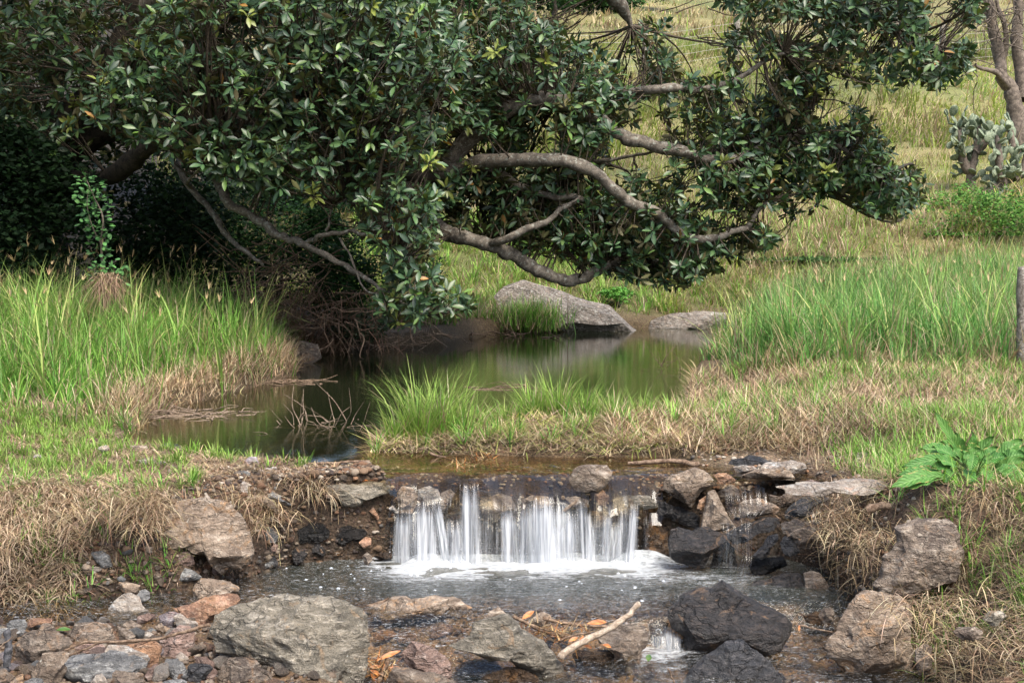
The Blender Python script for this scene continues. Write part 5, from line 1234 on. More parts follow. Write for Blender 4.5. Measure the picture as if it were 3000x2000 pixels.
# seed heads of the grasses
R = np.random.default_rng(55)
def seedheads(n, poly, x0, x1, y0, y1, hr, label):
    x, y = sample(n, x0, x1, y0, y1, lambda x, y: (sdpoly(x, y, poly) > .1) * frustum(y, x, .34), R)
    n = len(x); P = np.stack([x, y, ground_z(x, y)], -1)
    H = R.uniform(*hr, n); az = R.uniform(0, 6.28, n); le = R.uniform(0, .15, n); be = R.uniform(.1, .9, n)
    stuff('grass_stalk', blades_mesh('grass_stalk', P, H, np.full(n, .004), az, le, be, pick(R, n, [(.30, .34, .12), (.42, .38, .2)]), M['grass'], seg=4), label, 'grass stalks')
    # heads: short plump blades at the tip
    t = np.linspace(0, 1, 9); a = le[:, None] + be[:, None] * t[None] ** 1.3
    r = (np.sin(a[:, :-1]) * H[:, None] / 8).sum(1); z = (np.cos(a[:, :-1]) * H[:, None] / 8).sum(1)
    T = P + np.stack([r * np.cos(az), r * np.sin(az), z - .02], -1)
    k = np.repeat(np.arange(n), 7)
    stuff('seed_head', blades_mesh('seed_head', T[k], R.uniform(.05, .11, len(k)), np.full(len(k), .006), az[k] + R.normal(0, .35, len(k)), le[k] + be[k] + R.normal(0, .12, len(k)), R.uniform(0, .5, len(k)), pick(R, len(k), [(.44, .36, .2), (.36, .26, .15)]), M['straw'], seg=2), label.replace('stalks', 'heads'), 'seed heads')
seedheads(160, LEFTG, -7, -2.3, 11.5, 18, (.6, 1.0), 'seed stalks above the tall grass of the left bank')
seedheads(200, RIGHTG, 1.8, 7.5, 13, 20, (.55, .9), 'seed stalks above the tall grass of the right bank')

# ================================================================ tubes
def tube_arrays(path, rad, sides=8):
    path = np.asarray(path, float); rad = np.asarray(rad, float)
    n = len(path)
    tan = np.gradient(path, axis=0); tan /= np.linalg.norm(tan, axis=1)[:, None] + 1e-9
    up = np.array([0.13, 0.31, 0.94])
    a = np.cross(tan, up); a /= np.linalg.norm(a, axis=1)[:, None] + 1e-9
    b = np.cross(a, tan)
    th = np.arange(sides) * 2 * math.pi / sides
    V = path[:, None] + rad[:, None, None] * (np.cos(th)[None, :, None] * a[:, None] + np.sin(th)[None, :, None] * b[:, None])
    V = V.reshape(-1, 3)
    i = np.arange(n * sides).reshape(n, sides)
    Q = np.stack([i[:-1], np.roll(i[:-1], -1, 1), np.roll(i[1:], -1, 1), i[1:]], -1).reshape(-1, 4)
    return V, Q
def smooth_path(P, rad, m=6):
    P = np.asarray(P, float); n = len(P)
    s = np.arange(n); q = np.linspace(0, n - 1, (n - 1) * m + 1)
    i = np.clip(q.astype(int), 0, n - 2); f = (q - i)[:, None]
    p0 = P[np.maximum(i - 1, 0)]; p1 = P[i]; p2 = P[i + 1]; p3 = P[np.minimum(i + 2, n - 1)]
    out = .5 * ((2 * p1) + (-p0 + p2) * f + (2 * p0 - 5 * p1 + 4 * p2 - p3) * f ** 2 + (-p0 + 3 * p1 - 3 * p2 + p3) * f ** 3)
    return out, np.interp(q, s, rad)
def tube(name, P, rad, mat, parent=None, sides=8, m=6, wob=0.0, seed=0):
    p, r = smooth_path(P, rad, m)
    if wob:
        p = p + np.stack([vnoise(np.stack([np.arange(len(p)) * .45, np.full(len(p), j * 7.3 + seed), np.zeros(len(p))], -1), 3) for j in range(3)], -1) * wob
        r = r * (1 + .18 * vnoise(np.stack([np.arange(len(p)) * .7, np.full(len(p), seed * 1.7), np.zeros(len(p))], -1), 5))
    V, Q = tube_arrays(p, r, sides)
    c = V.mean(0)
    o = obj(name, mesh(name, V - c, Q, mat), parent)
    o.location = Vector(c) - (parent.location if parent else Vector((0, 0, 0)))
    return o
def tubes_joined(name, paths, mat, parent=None, sides=4):
    Vs, Qs, off = [], [], 0
    for p, r in paths:
        V, Q = tube_arrays(p, r, sides); Vs.append(V); Qs.append(Q + off); off += len(V)
    o = obj(name, mesh(name, np.concatenate(Vs), np.concatenate(Qs), mat), parent)
    if parent: o.location = -parent.location
    return o

# ================================================================ leaf clouds
def frames(d, R):
    d = norm2(d); a = np.cross(d, norm2(R.normal(0, 1, d.shape))); a = norm2(a); b = np.cross(a, d)
    return d, a, b
LT = [0.0, 0.28, 0.58, 0.85, 1.0]
def big_leaf_arrays(Pn, d, up, L, W, C, R, droop=.25, fold=.25):
    """leaves along direction d with faces turned to `up`; midrib and folded halves: 12 triangles"""
    N = len(Pn)
    d = norm2(d); s = norm2(np.cross(d, up)); nrm = np.cross(s, d)
    ws = [0, .72, 1.0, .55, 0]
    out = []; col = []
    for i, (t, w) in enumerate(zip(LT, ws)):
        m = Pn + d * (L * t)[:, None] + nrm * (-droop * L * t * t)[:, None]
        if w == 0:
            out.append(m); col.append(C)
        else:
            k = (W * w * .5)[:, None]
            e = nrm * (W * w * fold)[:, None]
            out += [m - s * k + e, m, m + s * k + e]
            col += [C, C * 1.0 + np.array([.05, .07, .02]) * (np.clip(C[:, 1:2] * 8, .2, 1)), C * .95]
    V = np.stack(out, 1); CC = np.stack(col, 1)
    Q = np.array([[1, 2, 5, 4], [2, 3, 6, 5], [4, 5, 8, 7], [5, 6, 9, 8]])
    T = np.array([[0, 2, 1], [0, 3, 2], [7, 8, 10], [8, 9, 10]])
    return V, CC, Q, T
def leaves_mesh(name, V, CC, Q, T, mat):
    N, k = V.shape[:2]
    off = (np.arange(N) * k)[:, None, None]
    return mesh(name, V.reshape(-1, 3), [(Q[None] + off).reshape(-1, 4), (T[None] + off).reshape(-1, 3)], mat, CC.reshape(-1, 3))
def small_leaves(name, P, size, C, mat, R, parent=None, flat=.4):
    """quads folded once: for fine foliage"""
    N = len(P)
    d, a, b = frames(R.normal(0, 1, (N, 3)) * np.array([1, 1, flat]), R)
    up = norm2(R.normal(0, .6, (N, 3)) + np.array([0, -.25, 1]))
    s = norm2(np.cross(d, up))
    L = size * R.uniform(.6, 1.3, N)
    V = np.stack([P, P + d * (L * .5)[:, None] - s * (L * .3)[:, None], P + d * L[:, None], P + d * (L * .5)[:, None] + s * (L * .3)[:, None]], 1)
    Q = (np.array([[0, 1, 2, 3]])[None] + (np.arange(N) * 4)[:, None, None]).reshape(-1, 4)
    o = obj(name, mesh(name, V.reshape(-1, 3), Q, mat, np.repeat(C, 4, axis=0)), parent)
    if parent: o.location = -parent.location
    return o
def blob_points(n, c, r, R, clumps=14, shell=.5):
    """clumpy points in an ellipsoid"""
    cc = R.normal(0, 1, (clumps, 3)); cc = norm2(cc) * (R.random((clumps, 1)) ** .4) * .8
    k = R.integers(clumps, size=n)
    p = norm2(R.normal(0, 1, (n, 3))) * (R.uniform(shell, 1, (n, 1))) * R.uniform(.25, .5, (clumps, 1))[k]
    return np.asarray(c) + (cc[k] + p) * np.asarray(r)
# ================================================================ the fig tree
R = np.random.default_rng(77)
def near_(d): return d - 3.2 * float(sm(18.6, 19.9, d))
def D_(l): return [dp(u, v, near_(d) if d < 25 else d) for u, v, d in l]
FIGBASE = dp(60, 700, 18.8)
FIGBASE[2] = ground_z(np.array([FIGBASE[0]]), np.array([FIGBASE[1]]))[0] - .1
fig = empty('fig_tree', FIGBASE, 'huge spreading fig tree with glossy dark leaves and drooping grey limbs over the pool', 'tree')

trunk = [FIGBASE, dp(70, 560, 18.7), dp(80, 430, 18.5), dp(140, 330, 18.5), dp(260, 180, 18.2), dp(330, 20, 18), dp(380, -150, 18)]
tube('trunk', trunk, [.55, .40, .36, .30, .26, .22, .18], M['shadebark'], fig, 12, 6, .04)
LIMBS = [
 ([(80, 430, 18.5), (180, 415, 18.2), (250, 405, 17.3), (300, 375, 16.9), (330, 340, 16.6), (420, 300, 16.3)], .12, .08),
 ([(420, 300, 16.3), (455, 345, 16.0), (490, 395, 15.7), (505, 430, 15.6), (530, 472, 15.5), (580, 497, 15.5), (630, 530, 15.4), (665, 549, 15.4), (700, 560, 15.3), (760, 590, 15.2), (810, 622, 15.1), (850, 646, 15.0), (910, 690, 15.0), (980, 725, 15.0)], .060, .012),
 ([(700, 560, 15.3), (730, 545, 15.2), (775, 536, 15.1), (830, 535, 15.0), (900, 560, 14.9), (940, 600, 14.9)], .026, .010),
 ([(400, 380, 16.2), (440, 430, 15.9), (480, 475, 15.8), (505, 520, 15.7), (535, 555, 15.7), (580, 590, 15.6), (600, 608, 15.6)], .036, .014),
 ([(750, 530, 15.2), (765, 480, 15.2), (790, 455, 15.2), (800, 400, 15.4)], .014, .010),
 ([(780, 545, 15.1), (810, 600, 15.0), (835, 660, 14.9), (880, 680, 14.9)], .012, .006),
 ([(440, 430, 15.9), (430, 420, 15.6), (455, 390, 15.4), (500, 385, 15.2)], .02, .008),
 ([(110, 380, 18.5), (240, 300, 18.3), (400, 260, 18.2), (650, 300, 19.0), (850, 370, 19.8), (1000, 410, 20.2)], .22, .14),
 ([(850, 370, 19.8), (960, 455, 19.6), (1000, 520, 19.6), (1050, 540, 19.7), (1120, 562, 19.8), (1170, 580, 19.9), (1210, 605, 20), (1250, 627, 20), (1300, 646, 20.1), (1345, 635, 20.2), (1400, 606, 20.3), (1440, 582, 20.4), (1480, 576, 20.5), (1500, 598, 20.6), (1530, 605, 20.7)], .11, .03),
 ([(1000, 410, 20.2), (1100, 300, 20.4), (1200, 235, 20.6), (1290, 235, 20.8), (1345, 258, 20.9), (1390, 285, 21), (1430, 315, 21), (1500, 335, 21), (1580, 352, 21.1), (1640, 368, 21.2), (1700, 362, 21.3), (1760, 330, 21.4), (1830, 305, 21.5), (1870, 312, 21.6), (1950, 350, 21.6), (2040, 400, 21.6)], .115, .02),
 ([(1000, 410, 20.2), (1090, 376, 20.3), (1180, 370, 20.4), (1290, 368, 20.5), (1370, 400, 20.6), (1420, 440, 20.7), (1450, 470, 20.8), (1510, 490, 20.9), (1550, 525, 21), (1600, 549, 21), (1660, 540, 21.1), (1710, 525, 21.2), (1740, 488, 21.3), (1760, 460, 21.3)], .10, .02),
 ([(1090, 376, 20.3), (1150, 402, 20.5), (1230, 445, 20.8), (1320, 455, 21.0), (1400, 470, 21.3)], .06, .02),
 ([(1290, 235, 20.8), (1380, 228, 20.8), (1440, 214, 20.8), (1520, 205, 20.8), (1600, 205, 20.9), (1680, 185, 21), (1740, 150, 21), (1800, 120, 21)], .07, .02),
 ([(1120, 562, 19.8), (1180, 540, 20), (1240, 515, 20.4), (1290, 480, 20.8), (1330, 455, 21)], .05, .025),
 ([(1300, 366, 20.5), (1380, 372, 20.7), (1440, 362, 20.9), (1520, 340, 21.0)], .03, .015),
 ([(330, 20, 18), (500, -60, 17.5), (750, -160, 17.5), (1000, -220, 18.5), (1300, -160, 20), (1390, -30, 20.8), (1425, 15, 21), (1450, 60, 21.1)], .28, .03),
 ([(1300, -160, 20), (1600, -140, 20), (1850, -60, 20.2), (1980, 20, 20.4), (2080, 70, 20.5), (2160, 120, 20.6)], .12, .02),
 ([(1740, 365, 21.3), (1790, 370, 21.0), (1850, 400, 20.9), (1900, 440, 20.9)], .03, .01),
 ([(260, 180, 18.2), (400, 130, 17.2), (560, 150, 16.4), (700, 230, 15.9), (780, 330, 15.6)], .14, .03),
 ([(400, 130, 17.2), (520, 40, 16.5), (700, 20, 16.2), (880, 80, 16.2), (960, 180, 16.2)], .10, .02),
 ([(260, 180, 18.2), (300, 230, 16.8), (270, 280, 15.8), (250, 300, 15.4)], .07, .015),
]
NODES = []
for i, (l, r0, r1) in enumerate(LIMBS):
    P = D_(l) if i < 9 or i > 14 else [dp(u, v, near_(d) - 1.1 * min(1, j_ / 3)) for j_, (u, v, d) in enumerate(l)]
    rad = (np.linspace(1, 0, len(P)) ** .8 * (r0 - r1) + r1) * (.85 if i > 6 else 1)
    tube('limb', P, rad, M['shadebark' if i in (0, 7) else 'figbark'], fig, 10, 6, .02, i * 3.1)
    pp, rr2 = smooth_path(P, rad, 5)
    NODES.append(np.concatenate([pp, rr2[:, None]], 1))
NODES = np.concatenate(NODES)

def in_poly(u, v, P): return sdpoly(u, v, P) > 0
ENV = [
 # poly, D0, D1, rosettes, noise threshold, leaf length
 ([(190, 230), (330, 60), (420, -60), (900, -80), (1060, 60), (1050, 200), (1010, 330), (1000, 470), (990, 620), (1085, 690), (1085, 770), (1010, 745), (880, 745), (865, 650), (905, 590), (780, 470), (660, 440), (560, 425), (470, 385), (330, 330), (215, 270)], 14.2, 15.6, 1350, -.6, .118),
 ([(250, 230), (330, 60), (420, -60), (1000, -80), (1060, 60), (1050, 200), (1010, 330), (1000, 470), (990, 600), (900, 600), (780, 440), (660, 400), (560, 380), (470, 340), (330, 300)], 15.6, 17.6, 950, -.5, .122),
 ([(-20, 40), (400, -60), (420, 300), (300, 330), (120, 340), (-20, 330)], 17.0, 19.5, 560, -.6, .13),
 ([(950, -60), (1270, -60), (1290, 90), (1400, 130), (1480, 60), (1560, 40), (1620, 110), (1700, 60), (1850, 90), (1890, 200), (1990, 260), (2040, 330), (2050, 390), (2140, 385), (2135, 440), (2060, 505), (1950, 465), (1800, 495), (1740, 500), (1790, 555), (1690, 590), (1560, 650), (1450, 600), (1330, 600), (1200, 560), (1080, 540), (1000, 500), (960, 300)], 19.6, 22.4, 2400, -.2, .128),
 ([(1020, 330), (1250, 380), (1420, 440), (1600, 500), (1780, 540), (1690, 600), (1560, 655), (1450, 640), (1280, 590), (1100, 545), (1000, 480)], 19.8, 22.0, 720, -.45, .138),
 ([(1000, 60), (1180, 20), (1420, 150), (1400, 330), (1200, 330), (1020, 300)], 19.2, 21.5, 480, -.5, .135),
 ([(1650, 250), (1850, 150), (1980, 260), (2050, 390), (2130, 420), (2040, 490), (1850, 450), (1700, 440)], 20.0, 22.0, 560, -.45, .135),
 ([(1560, -60), (2250, -60), (2255, 50), (2215, 170), (2150, 205), (2060, 130), (1950, 110), (1850, 50), (1700, 30)], 19.4, 21.6, 640, -.3, .135),
 ([(1860, 100), (2000, 120), (2100, 160), (2090, 200), (1950, 190), (1880, 150)], 19.6, 21.0, 60, -1, .135),
]
HOLES = [[(1330, 45), (1480, 70), (1560, 40), (1590, 120), (1480, 140), (1380, 130), (1320, 90)], [(1480, 225), (1560, 220), (1640, 250), (1600, 320), (1500, 320), (1440, 260)],
         [(1800, 500), (1900, 480), (1900, 700), (1740, 700), (1790, 560)], [(1880, 195), (1990, 205), (1990, 255), (1900, 240)], [(1660, 215), (1730, 200), (1720, 270), (1650, 270)]]
ros, rsize = [], []
for k, (P, d0, d1, n, th, ll) in enumerate(ENV):
    us = [p[0] for p in P]; vs = [p[1] for p in P]
    got = 0
    if d0 > 18.9: d0 -= 3.2; d1 -= 3.2; ll *= .86
    while got < n:
        u = R.uniform(min(us), max(us), n * 3); v = R.uniform(min(vs), max(vs), n * 3)
        ok = in_poly(u, v, P) & (n2(u, v, .012, 200 + k, 3) > th)
        for H_ in HOLES: ok &= ~(in_poly(u, v, H_) & (R.random(len(u)) < .75))
        for uu, vv in zip(u[ok][:n - got], v[ok][:n - got]):
            ros.append(dp(uu, vv, R.uniform(d0, d1))); rsize.append(ll)
        got += int(min(ok.sum(), n - got))
nvis = len(ros)
# the crown above and behind the picture: shades the pool's far side and mirrors in the water
m = 2600
for _ in range(m):
    x = R.uniform(-13, -1.5); y = R.uniform(13.5, 25)
    z = R.uniform(4.2, 11)
    top = 11 - .03 * (x + 3) ** 2 - .05 * (y - 19) ** 2
    bot = 1.5 + .150 * y
    if bot < z < top: ros.append(np.array([x, y, z])); rsize.append(.22)
for _ in range(1500):  # unseen forward boughs, added to keep light off the upper left
    ros.append(np.array([R.uniform(-10, -3.7), R.uniform(11.5, 14.6), R.uniform(5.2, 9)])); rsize.append(.22)
# dark left flank down to the ground
for _ in range(900):
    x = R.uniform(-10, -4.9); y = R.uniform(17.2, 21); z = R.uniform(1.3, 5)
    ros.append(np.array([x, y, z])); rsize.append(.2)
ros = np.array(ros); rsize = np.array(rsize)
# outward direction of every rosette: away from the nearest wood, a little up and towards light
def nearest(P, Nn):
    out = np.empty(len(P), int)
    for i in range(0, len(P), 400):
        out[i:i + 400] = ((P[i:i + 400, None, :3] - Nn[None, :, :3]) ** 2).sum(-1).argmin(1)
    return out
ni = nearest(ros, NODES)
axis_ = norm2(norm2(ros - NODES[ni, :3]) * .5 + R.normal(0, .45, ros.shape) + np.array([0.05, -.22, .7]))
# twigs
paths = []
for i in range(nvis):
    a = NODES[ni[i], :3]; b = ros[i]; L = np.linalg.norm(b - a)
    if L > .8: a = b + (a - b) / L * R.uniform(.25, .6)
    q = (a + b) / 2 + R.normal(0, .09 * min(L, 1.5), 3) - np.array([0, 0, .06 * min(L, 2)])
    t = np.linspace(0, 1, 5)[:, None]
    p = a * (1 - t) ** 2 + q * 2 * t * (1 - t) + b * t ** 2
    paths.append((p, np.linspace(.0085 if L < 1.7 else .007, .004, 5)))
# secondary branches to the longer-range clusters
far = [i for i in range(nvis) if 1.0 < np.linalg.norm(ros[i] - NODES[ni[i], :3]) < 1.9 and not (ros[i][2] > 3.6 and .9 < ros[i][0] < 2.6)]
for i in far[::7]:
    a = NODES[ni[i], :3]; b = ros[i]; L = np.linalg.norm(b - a)
    t = np.linspace(0, 1, 8)[:, None]
    q = (a + b) / 2 + R.normal(0, .15 * L, 3)
    p = a * (1 - t) ** 2 + q * 2 * t * (1 - t) + b * t ** 2
    paths.append((p, np.linspace(.022, .006, 8)))
tw = tubes_joined('twigs', paths, M['darktwig'], fig); tag(tw, kind='stuff')
# leaves
LP_, LD, LU, LL, LW, LC, LI = [], [], [], [], [], [], []
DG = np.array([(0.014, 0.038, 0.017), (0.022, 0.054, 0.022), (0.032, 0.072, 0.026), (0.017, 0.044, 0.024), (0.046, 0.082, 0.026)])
for i in range(len(ros)):
    k = R.integers(6, 14) if i < nvis else 7
    ax = axis_[i]
    _, a, b = frames(ax[None], R); a, b = a[0], b[0]
    th = R.uniform(0, 6.28) + np.arange(k) * 2.4
    el = R.uniform(.35, 1.75, k)                                    # angle from axis
    d = np.cos(el)[:, None] * ax + np.sin(el)[:, None] * (np.cos(th)[:, None] * a + np.sin(th)[:, None] * b)
    d[:, 2] -= .12
    LP_.append(ros[i] + d * .02 - ax * R.uniform(0, .05, (k, 1)))
    LD.append(d); LU.append(np.repeat(ax[None], k, 0) + R.normal(0, .45, (k, 3)))
    L = rsize[i] * R.uniform(.55, 1.2, k)
    LL.append(L); LW.append(L * R.uniform(.33, .42, k))
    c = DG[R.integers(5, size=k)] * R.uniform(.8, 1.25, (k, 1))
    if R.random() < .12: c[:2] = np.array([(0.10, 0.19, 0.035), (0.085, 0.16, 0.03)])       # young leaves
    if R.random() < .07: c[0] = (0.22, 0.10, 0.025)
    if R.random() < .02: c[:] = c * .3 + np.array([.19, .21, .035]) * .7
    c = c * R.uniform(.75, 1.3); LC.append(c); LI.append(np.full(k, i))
cat_ = np.concatenate
LP_, LD, LU, LL, LW, LC, LI = map(cat_, (LP_, LD, LU, LL, LW, LC, LI))
base = np.array(FIGBASE)
V, CC, Q, T = big_leaf_arrays(LP_ - base, LD, LU, LL, LW, LC, R, .18, .16)
# the three hundred that show largest: the nearest ones in view, each its own part
dist = LP_[:, 1].copy(); dist[LI >= nvis] = 1e9
uvx = LP_[:, 0] / LP_[:, 1] * 3620 + 1176; zz = 500 - (LP_[:, 2] - 1.5) / LP_[:, 1] * 3620
dist[(uvx < 30) | (zz < 15)] = 1e9
order = np.argsort(dist)[:300]
rest = np.ones(len(V), bool); rest[order] = False
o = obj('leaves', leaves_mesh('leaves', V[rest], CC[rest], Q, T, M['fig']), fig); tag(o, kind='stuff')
for k in order:
    c0 = V[k][0]
    o = obj('leaf', leaves_mesh('leaf', (V[k] - c0)[None], CC[k][None], Q, T, M['fig']), fig); o.location = c0

# ================================================================ dark wood behind the left bank
def tree(name, x, y, h, r0, crown_r, n, label, cat, seed, cols, size=.07, trunks=1, crown_z=.6, group=None, matk='leaf'):
    R = np.random.default_rng(seed)
    z = float(ground_z(np.array([x]), np.array([y]))[0]) - .1
    e = empty(name, (x, y, z), label, cat, group)
    for q in range(trunks):
        dx = R.normal(0, .15 * trunks)
        P = [np.array([x + dx, y, z])] + [np.array([x + dx + R.normal(0, .06 * h * f), y + R.normal(0, .05 * h * f), z + h * f]) for f in (.25, .5, .75, .95)]
        tube('trunk', P, np.array([1, .8, .65, .45, .2]) * r0, M['bark'], e, 8, 5, .02, seed)
    P = blob_points(n, (x, y, z + h * crown_z), crown_r, R, 26)
    P[:, 2] = np.maximum(P[:, 2], z + .05)
    C = pick(R, n, cols)
    o = small_leaves('foliage', P, size, C, M[matk], R, e)
    tag(o, kind='stuff')
    return e
SHADE_DK = [(0.012, 0.03, 0.012), (0.018, 0.042, 0.014), (0.010, 0.022, 0.010)]  # near-black greens: deep shade of the wood put into the leaf colour
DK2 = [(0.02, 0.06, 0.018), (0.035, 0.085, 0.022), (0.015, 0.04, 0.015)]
for i, (x, y, h, lab) in enumerate([(-9.2, 21.5, 12, 'dark evergreen at the far left edge behind the tall grass'), (-7.2, 23.5, 12, 'second dark tree from the left edge behind the fig'), (-5.0, 25.0, 12, 'dark tree behind the fig trunk, left of the brush pile'),
                                    (-2.6, 26.5, 11, 'dark tree behind the brush pile and the low fig branch'), (-10.5, 17, 11, 'shadowy tree beyond the left edge of the tall grass')]):
    tree('forest_tree', x, y, h, .22, (2.6, 2.2, h * .42), 9000, lab, 'tree', 400 + i, SHADE_DK, .14, crown_z=.52)
for i, (u, v, D, r, n, cc_, lab) in enumerate([
    (50, 520, 17.0, (1.0, .6, 1.25), 9000, SHADE_DK, 'dark leafy shrub at the left edge behind the tall grass'),
    (330, 570, 18.2, (1.1, .7, 1.1), 8000, SHADE_DK, 'shade-darkened shrub behind the sapling on the left bank'),
    (500, 480, 20.0, (1.5, .9, 1.6), 9500, SHADE_DK, 'deep shaded bush under the low fig branch'),
    (640, 570, 20.0, (.9, .7, .8), 4500, DK2, 'dark bush left of the creeper above the brush pile'),
    (760, 560, 19.2, (.62, .5, .55), 4500, DK2, 'rounded green creeper hanging above the far left shore'),
    (780, 660, 18.2, (.55, .45, .55), 5200, DK2, 'fine-leaved creeper bush right of the brush pile'),
    (820, 745, 17.9, (.55, .35, .20), 2600, [(0.06, 0.09, 0.05), (0.09, 0.12, 0.07), (0.04, 0.06, 0.03)], 'low grey-green plants along the far left shore'),
    (930, 660, 20.5, (.6, .5, .7), 3600, DK2, 'dark bush behind the drooping fig leaf tip'),
    (700, 400, 22.5, (1.8, 1.0, 1.3), 7000, DK2, 'shaded green shrub seen through the fig leaves at centre left'),
    (1330, 580, 23.0, (.75, .5, .42), 4200, [(0.07, 0.20, 0.03), (0.11, 0.27, 0.04), (0.05, 0.14, 0.02)], 'bright green leafy bush under the curved fig limb'),
    (1500, 640, 22.6, (.5, .4, .22), 2300, [(0.07, 0.20, 0.03), (0.11, 0.27, 0.04)], 'bright green low herb patch right of the great boulder'),
    (1420, 675, 22.0, (.25, .25, .12), 900, [(0.08, 0.22, 0.04), (0.12, 0.28, 0.05)], 'small bright herb just above the right end of the great boulder'),
    (2290, 520, 27.0, (1.2, .8, .75), 5200, [(0.06, 0.15, 0.025), (0.10, 0.22, 0.04), (0.04, 0.09, 0.02)], 'green scrambling bush below the prickly pears at the right edge'),
    (2230, 470, 28.5, (.7, .5, .35), 2200, [(0.07, 0.17, 0.03), (0.11, 0.23, 0.05)], 'small green bush at the foot of the prickly pears'),
    (1880, 615, 23.0, (1.3, .5, .22), 3600, [(0.03, 0.07, 0.02), (0.05, 0.10, 0.03)], 'low herbs darkened for the shadowed sward at the foot of the slope behind the right grass'),  # dark leaf colours paint the shade lying on the sward here
  ]):
    R2 = np.random.default_rng(600 + i)
    if D > 22: D = hitD(u * S_, (v + r[2] * 70) * S_, 21.5, 60) + .4
    c = dp(u, v, D); gz = float(ground_z(np.array([c[0]]), np.array([c[1]]))[0])
    e = empty('shrub', (c[0], c[1], gz), lab, 'shrub')
    for q in range(4):
        tip = np.array(c) + R2.normal(0, .35, 3) * np.array(r)
        tube('stem', [np.array([c[0] + R2.normal(0, .05), c[1], gz - .05]), (np.array([c[0], c[1], gz]) + tip) / 2 + R2.normal(0, .06, 3), tip], [.022, .015, .006], M['bark'], e, 5, 4)
    P = blob_points(n, c, r, R2, 22); P[:, 2] = np.maximum(P[:, 2], gz + .02)
    o = small_leaves('foliage', P, .055 if i not in (0, 1, 2, 8) else .08, pick(R2, n, cc_), M['leaf'], R2, e)
    tag(o, kind='stuff')
for i, (x, y, h, lab) in enumerate([(-8.6, 11.5, 11, 'unseen dark evergreen added as light blocker outside the left edge beside the tall grass'), (-11.5, 8, 12, 'tall unseen tree added left of the creek to block skylight, nearer the viewer'), (-13, 14.5, 13, 'tall unseen tree added left of the tall grass to block skylight, behind the nearer one')]):  # out of view, added to cut off sky light from the left
    tree('forest_tree', x, y, h, .25, (3.0, 2.6, h * .36), 9000, lab, 'tree', 440 + i, SHADE_DK, .22, crown_z=.62)
# far trees on the hill
FAR = [(0.035, 0.085, 0.025), (0.055, 0.12, 0.035), (0.025, 0.06, 0.02)]
for i, (u, v, D, rx, rz, lab) in enumerate([(1270, 10, 75, 2.2, 1.6, 'bushy green tree at the hilltop seen left of the grass clearing'), (1340, 20, 78, 2.0, 1.1, 'low green tree at the hilltop above the grass clearing'), (1400, 12, 80, 1.8, 1.0, 'rounded green bush at the hilltop, right of the other two'),
                                            (1100, 40, 70, 3.0, 2.2, 'green tree far uphill behind the top centre of the fig'), (1450, -40, 84, 3.5, 2.2, 'dark tree at the top edge above the hillside')]):
    c = dp(u, v, D)
    gz = float(ground_z(np.array([c[0]]), np.array([c[1]]))[0])
    R2 = np.random.default_rng(700 + i)
    e = empty('hill_tree', (c[0], c[1], gz), lab, 'tree')
    tube('trunk', [np.array([c[0], c[1], gz - .2]), np.array([c[0] + .1, c[1], (gz + c[2]) / 2]), np.array([c[0], c[1], max(c[2], gz + 1.2)])], [.16, .13, .06], M['bark'], e, 6, 4)
    P = blob_points(2600, (c[0], c[1], max(c[2], gz + rz)), (rx, rx * .8, rz), R2, 20); P[:, 2] = np.maximum(P[:, 2], gz)
    tag(small_leaves('foliage', P, .26, pick(R2, 2600, FAR), M['leaf'], R2, e), kind='stuff')

# ================================================================ sapling with its straw skirt
R = np.random.default_rng(88)
sb = dp(238, 650, 14.6); gz = float(ground_z(np.array([sb[0]]), np.array([sb[1]]))[0])
sap = empty('sapling', (sb[0], sb[1], gz), 'slender young tree with small round leaves standing in the left grass', 'sapling')
st = [np.array([sb[0], sb[1], gz]), dp(236, 620, 14.6), dp(232, 560, 14.55), dp(236, 500, 14.5), dp(215, 450, 14.5), dp(195, 405, 14.5)]
tube('stem', st, [.018, .014, .011, .009, .006, .003], M['bark'], sap, 6, 6)
st2 = [dp(232, 560, 14.55), dp(212, 520, 14.5), dp(200, 470, 14.45), dp(205, 430, 14.4)]
tube('stem', st2, [.008, .006, .004, .002], M['bark'], sap, 5, 6)
pp, _ = smooth_path(st, [1] * 6, 14); p2, _ = smooth_path(st2, [1] * 4, 14)
LPs, LDs = [], []
for p in list(pp[16:]) + list(p2[5:]):
    for q in range(3):
        d = norm2(R.normal(0, 1, 3) * np.array([1, 1, .35]) + np.array([0, 0, .15]))
        LPs.append(p + d * R.uniform(.01, .13)); LDs.append(d)
for _ in range(70):
    c = dp(R.uniform(205, 292), R.uniform(600, 650), 14.5); LPs.append(c); LDs.append(norm2(R.normal(0, 1, 3)))
LPs, LDs = np.array(LPs), np.array(LDs); n = len(LPs)
V, CC, Q, T = big_leaf_arrays(LPs - np.array([sb[0], sb[1], gz]), LDs, R.normal(0, .4, (n, 3)) + np.array([0, -.4, 1]), R.uniform(.04, .065, n), R.uniform(.028, .045, n), pick(R, n, [(.05, .14, .05), (.07, .19, .06), (.04, .11, .045)]), R, .1, .05)
order = np.argsort(-np.linalg.norm(V[:, 0] - V[:, -1], axis=1))[:300]
rest = np.ones(n, bool); rest[order] = False
for k in order:
    o = obj('leaf', leaves_mesh('leaf', (V[k] - V[k][0])[None], CC[k][None], Q, T, M['leaf']), sap); o.location = V[k][0]
if rest.any(): tag(obj('leaves', leaves_mesh('leaves', V[rest], CC[rest], Q, T, M['leaf']), sap), kind='stuff')
n = 420; c = dp(243, 655, 14.35)
P = np.stack([R.normal(c[0], .045, n), R.normal(c[1], .04, n), np.full(n, c[2] + .06) + R.uniform(-.06, .06, n)], -1)
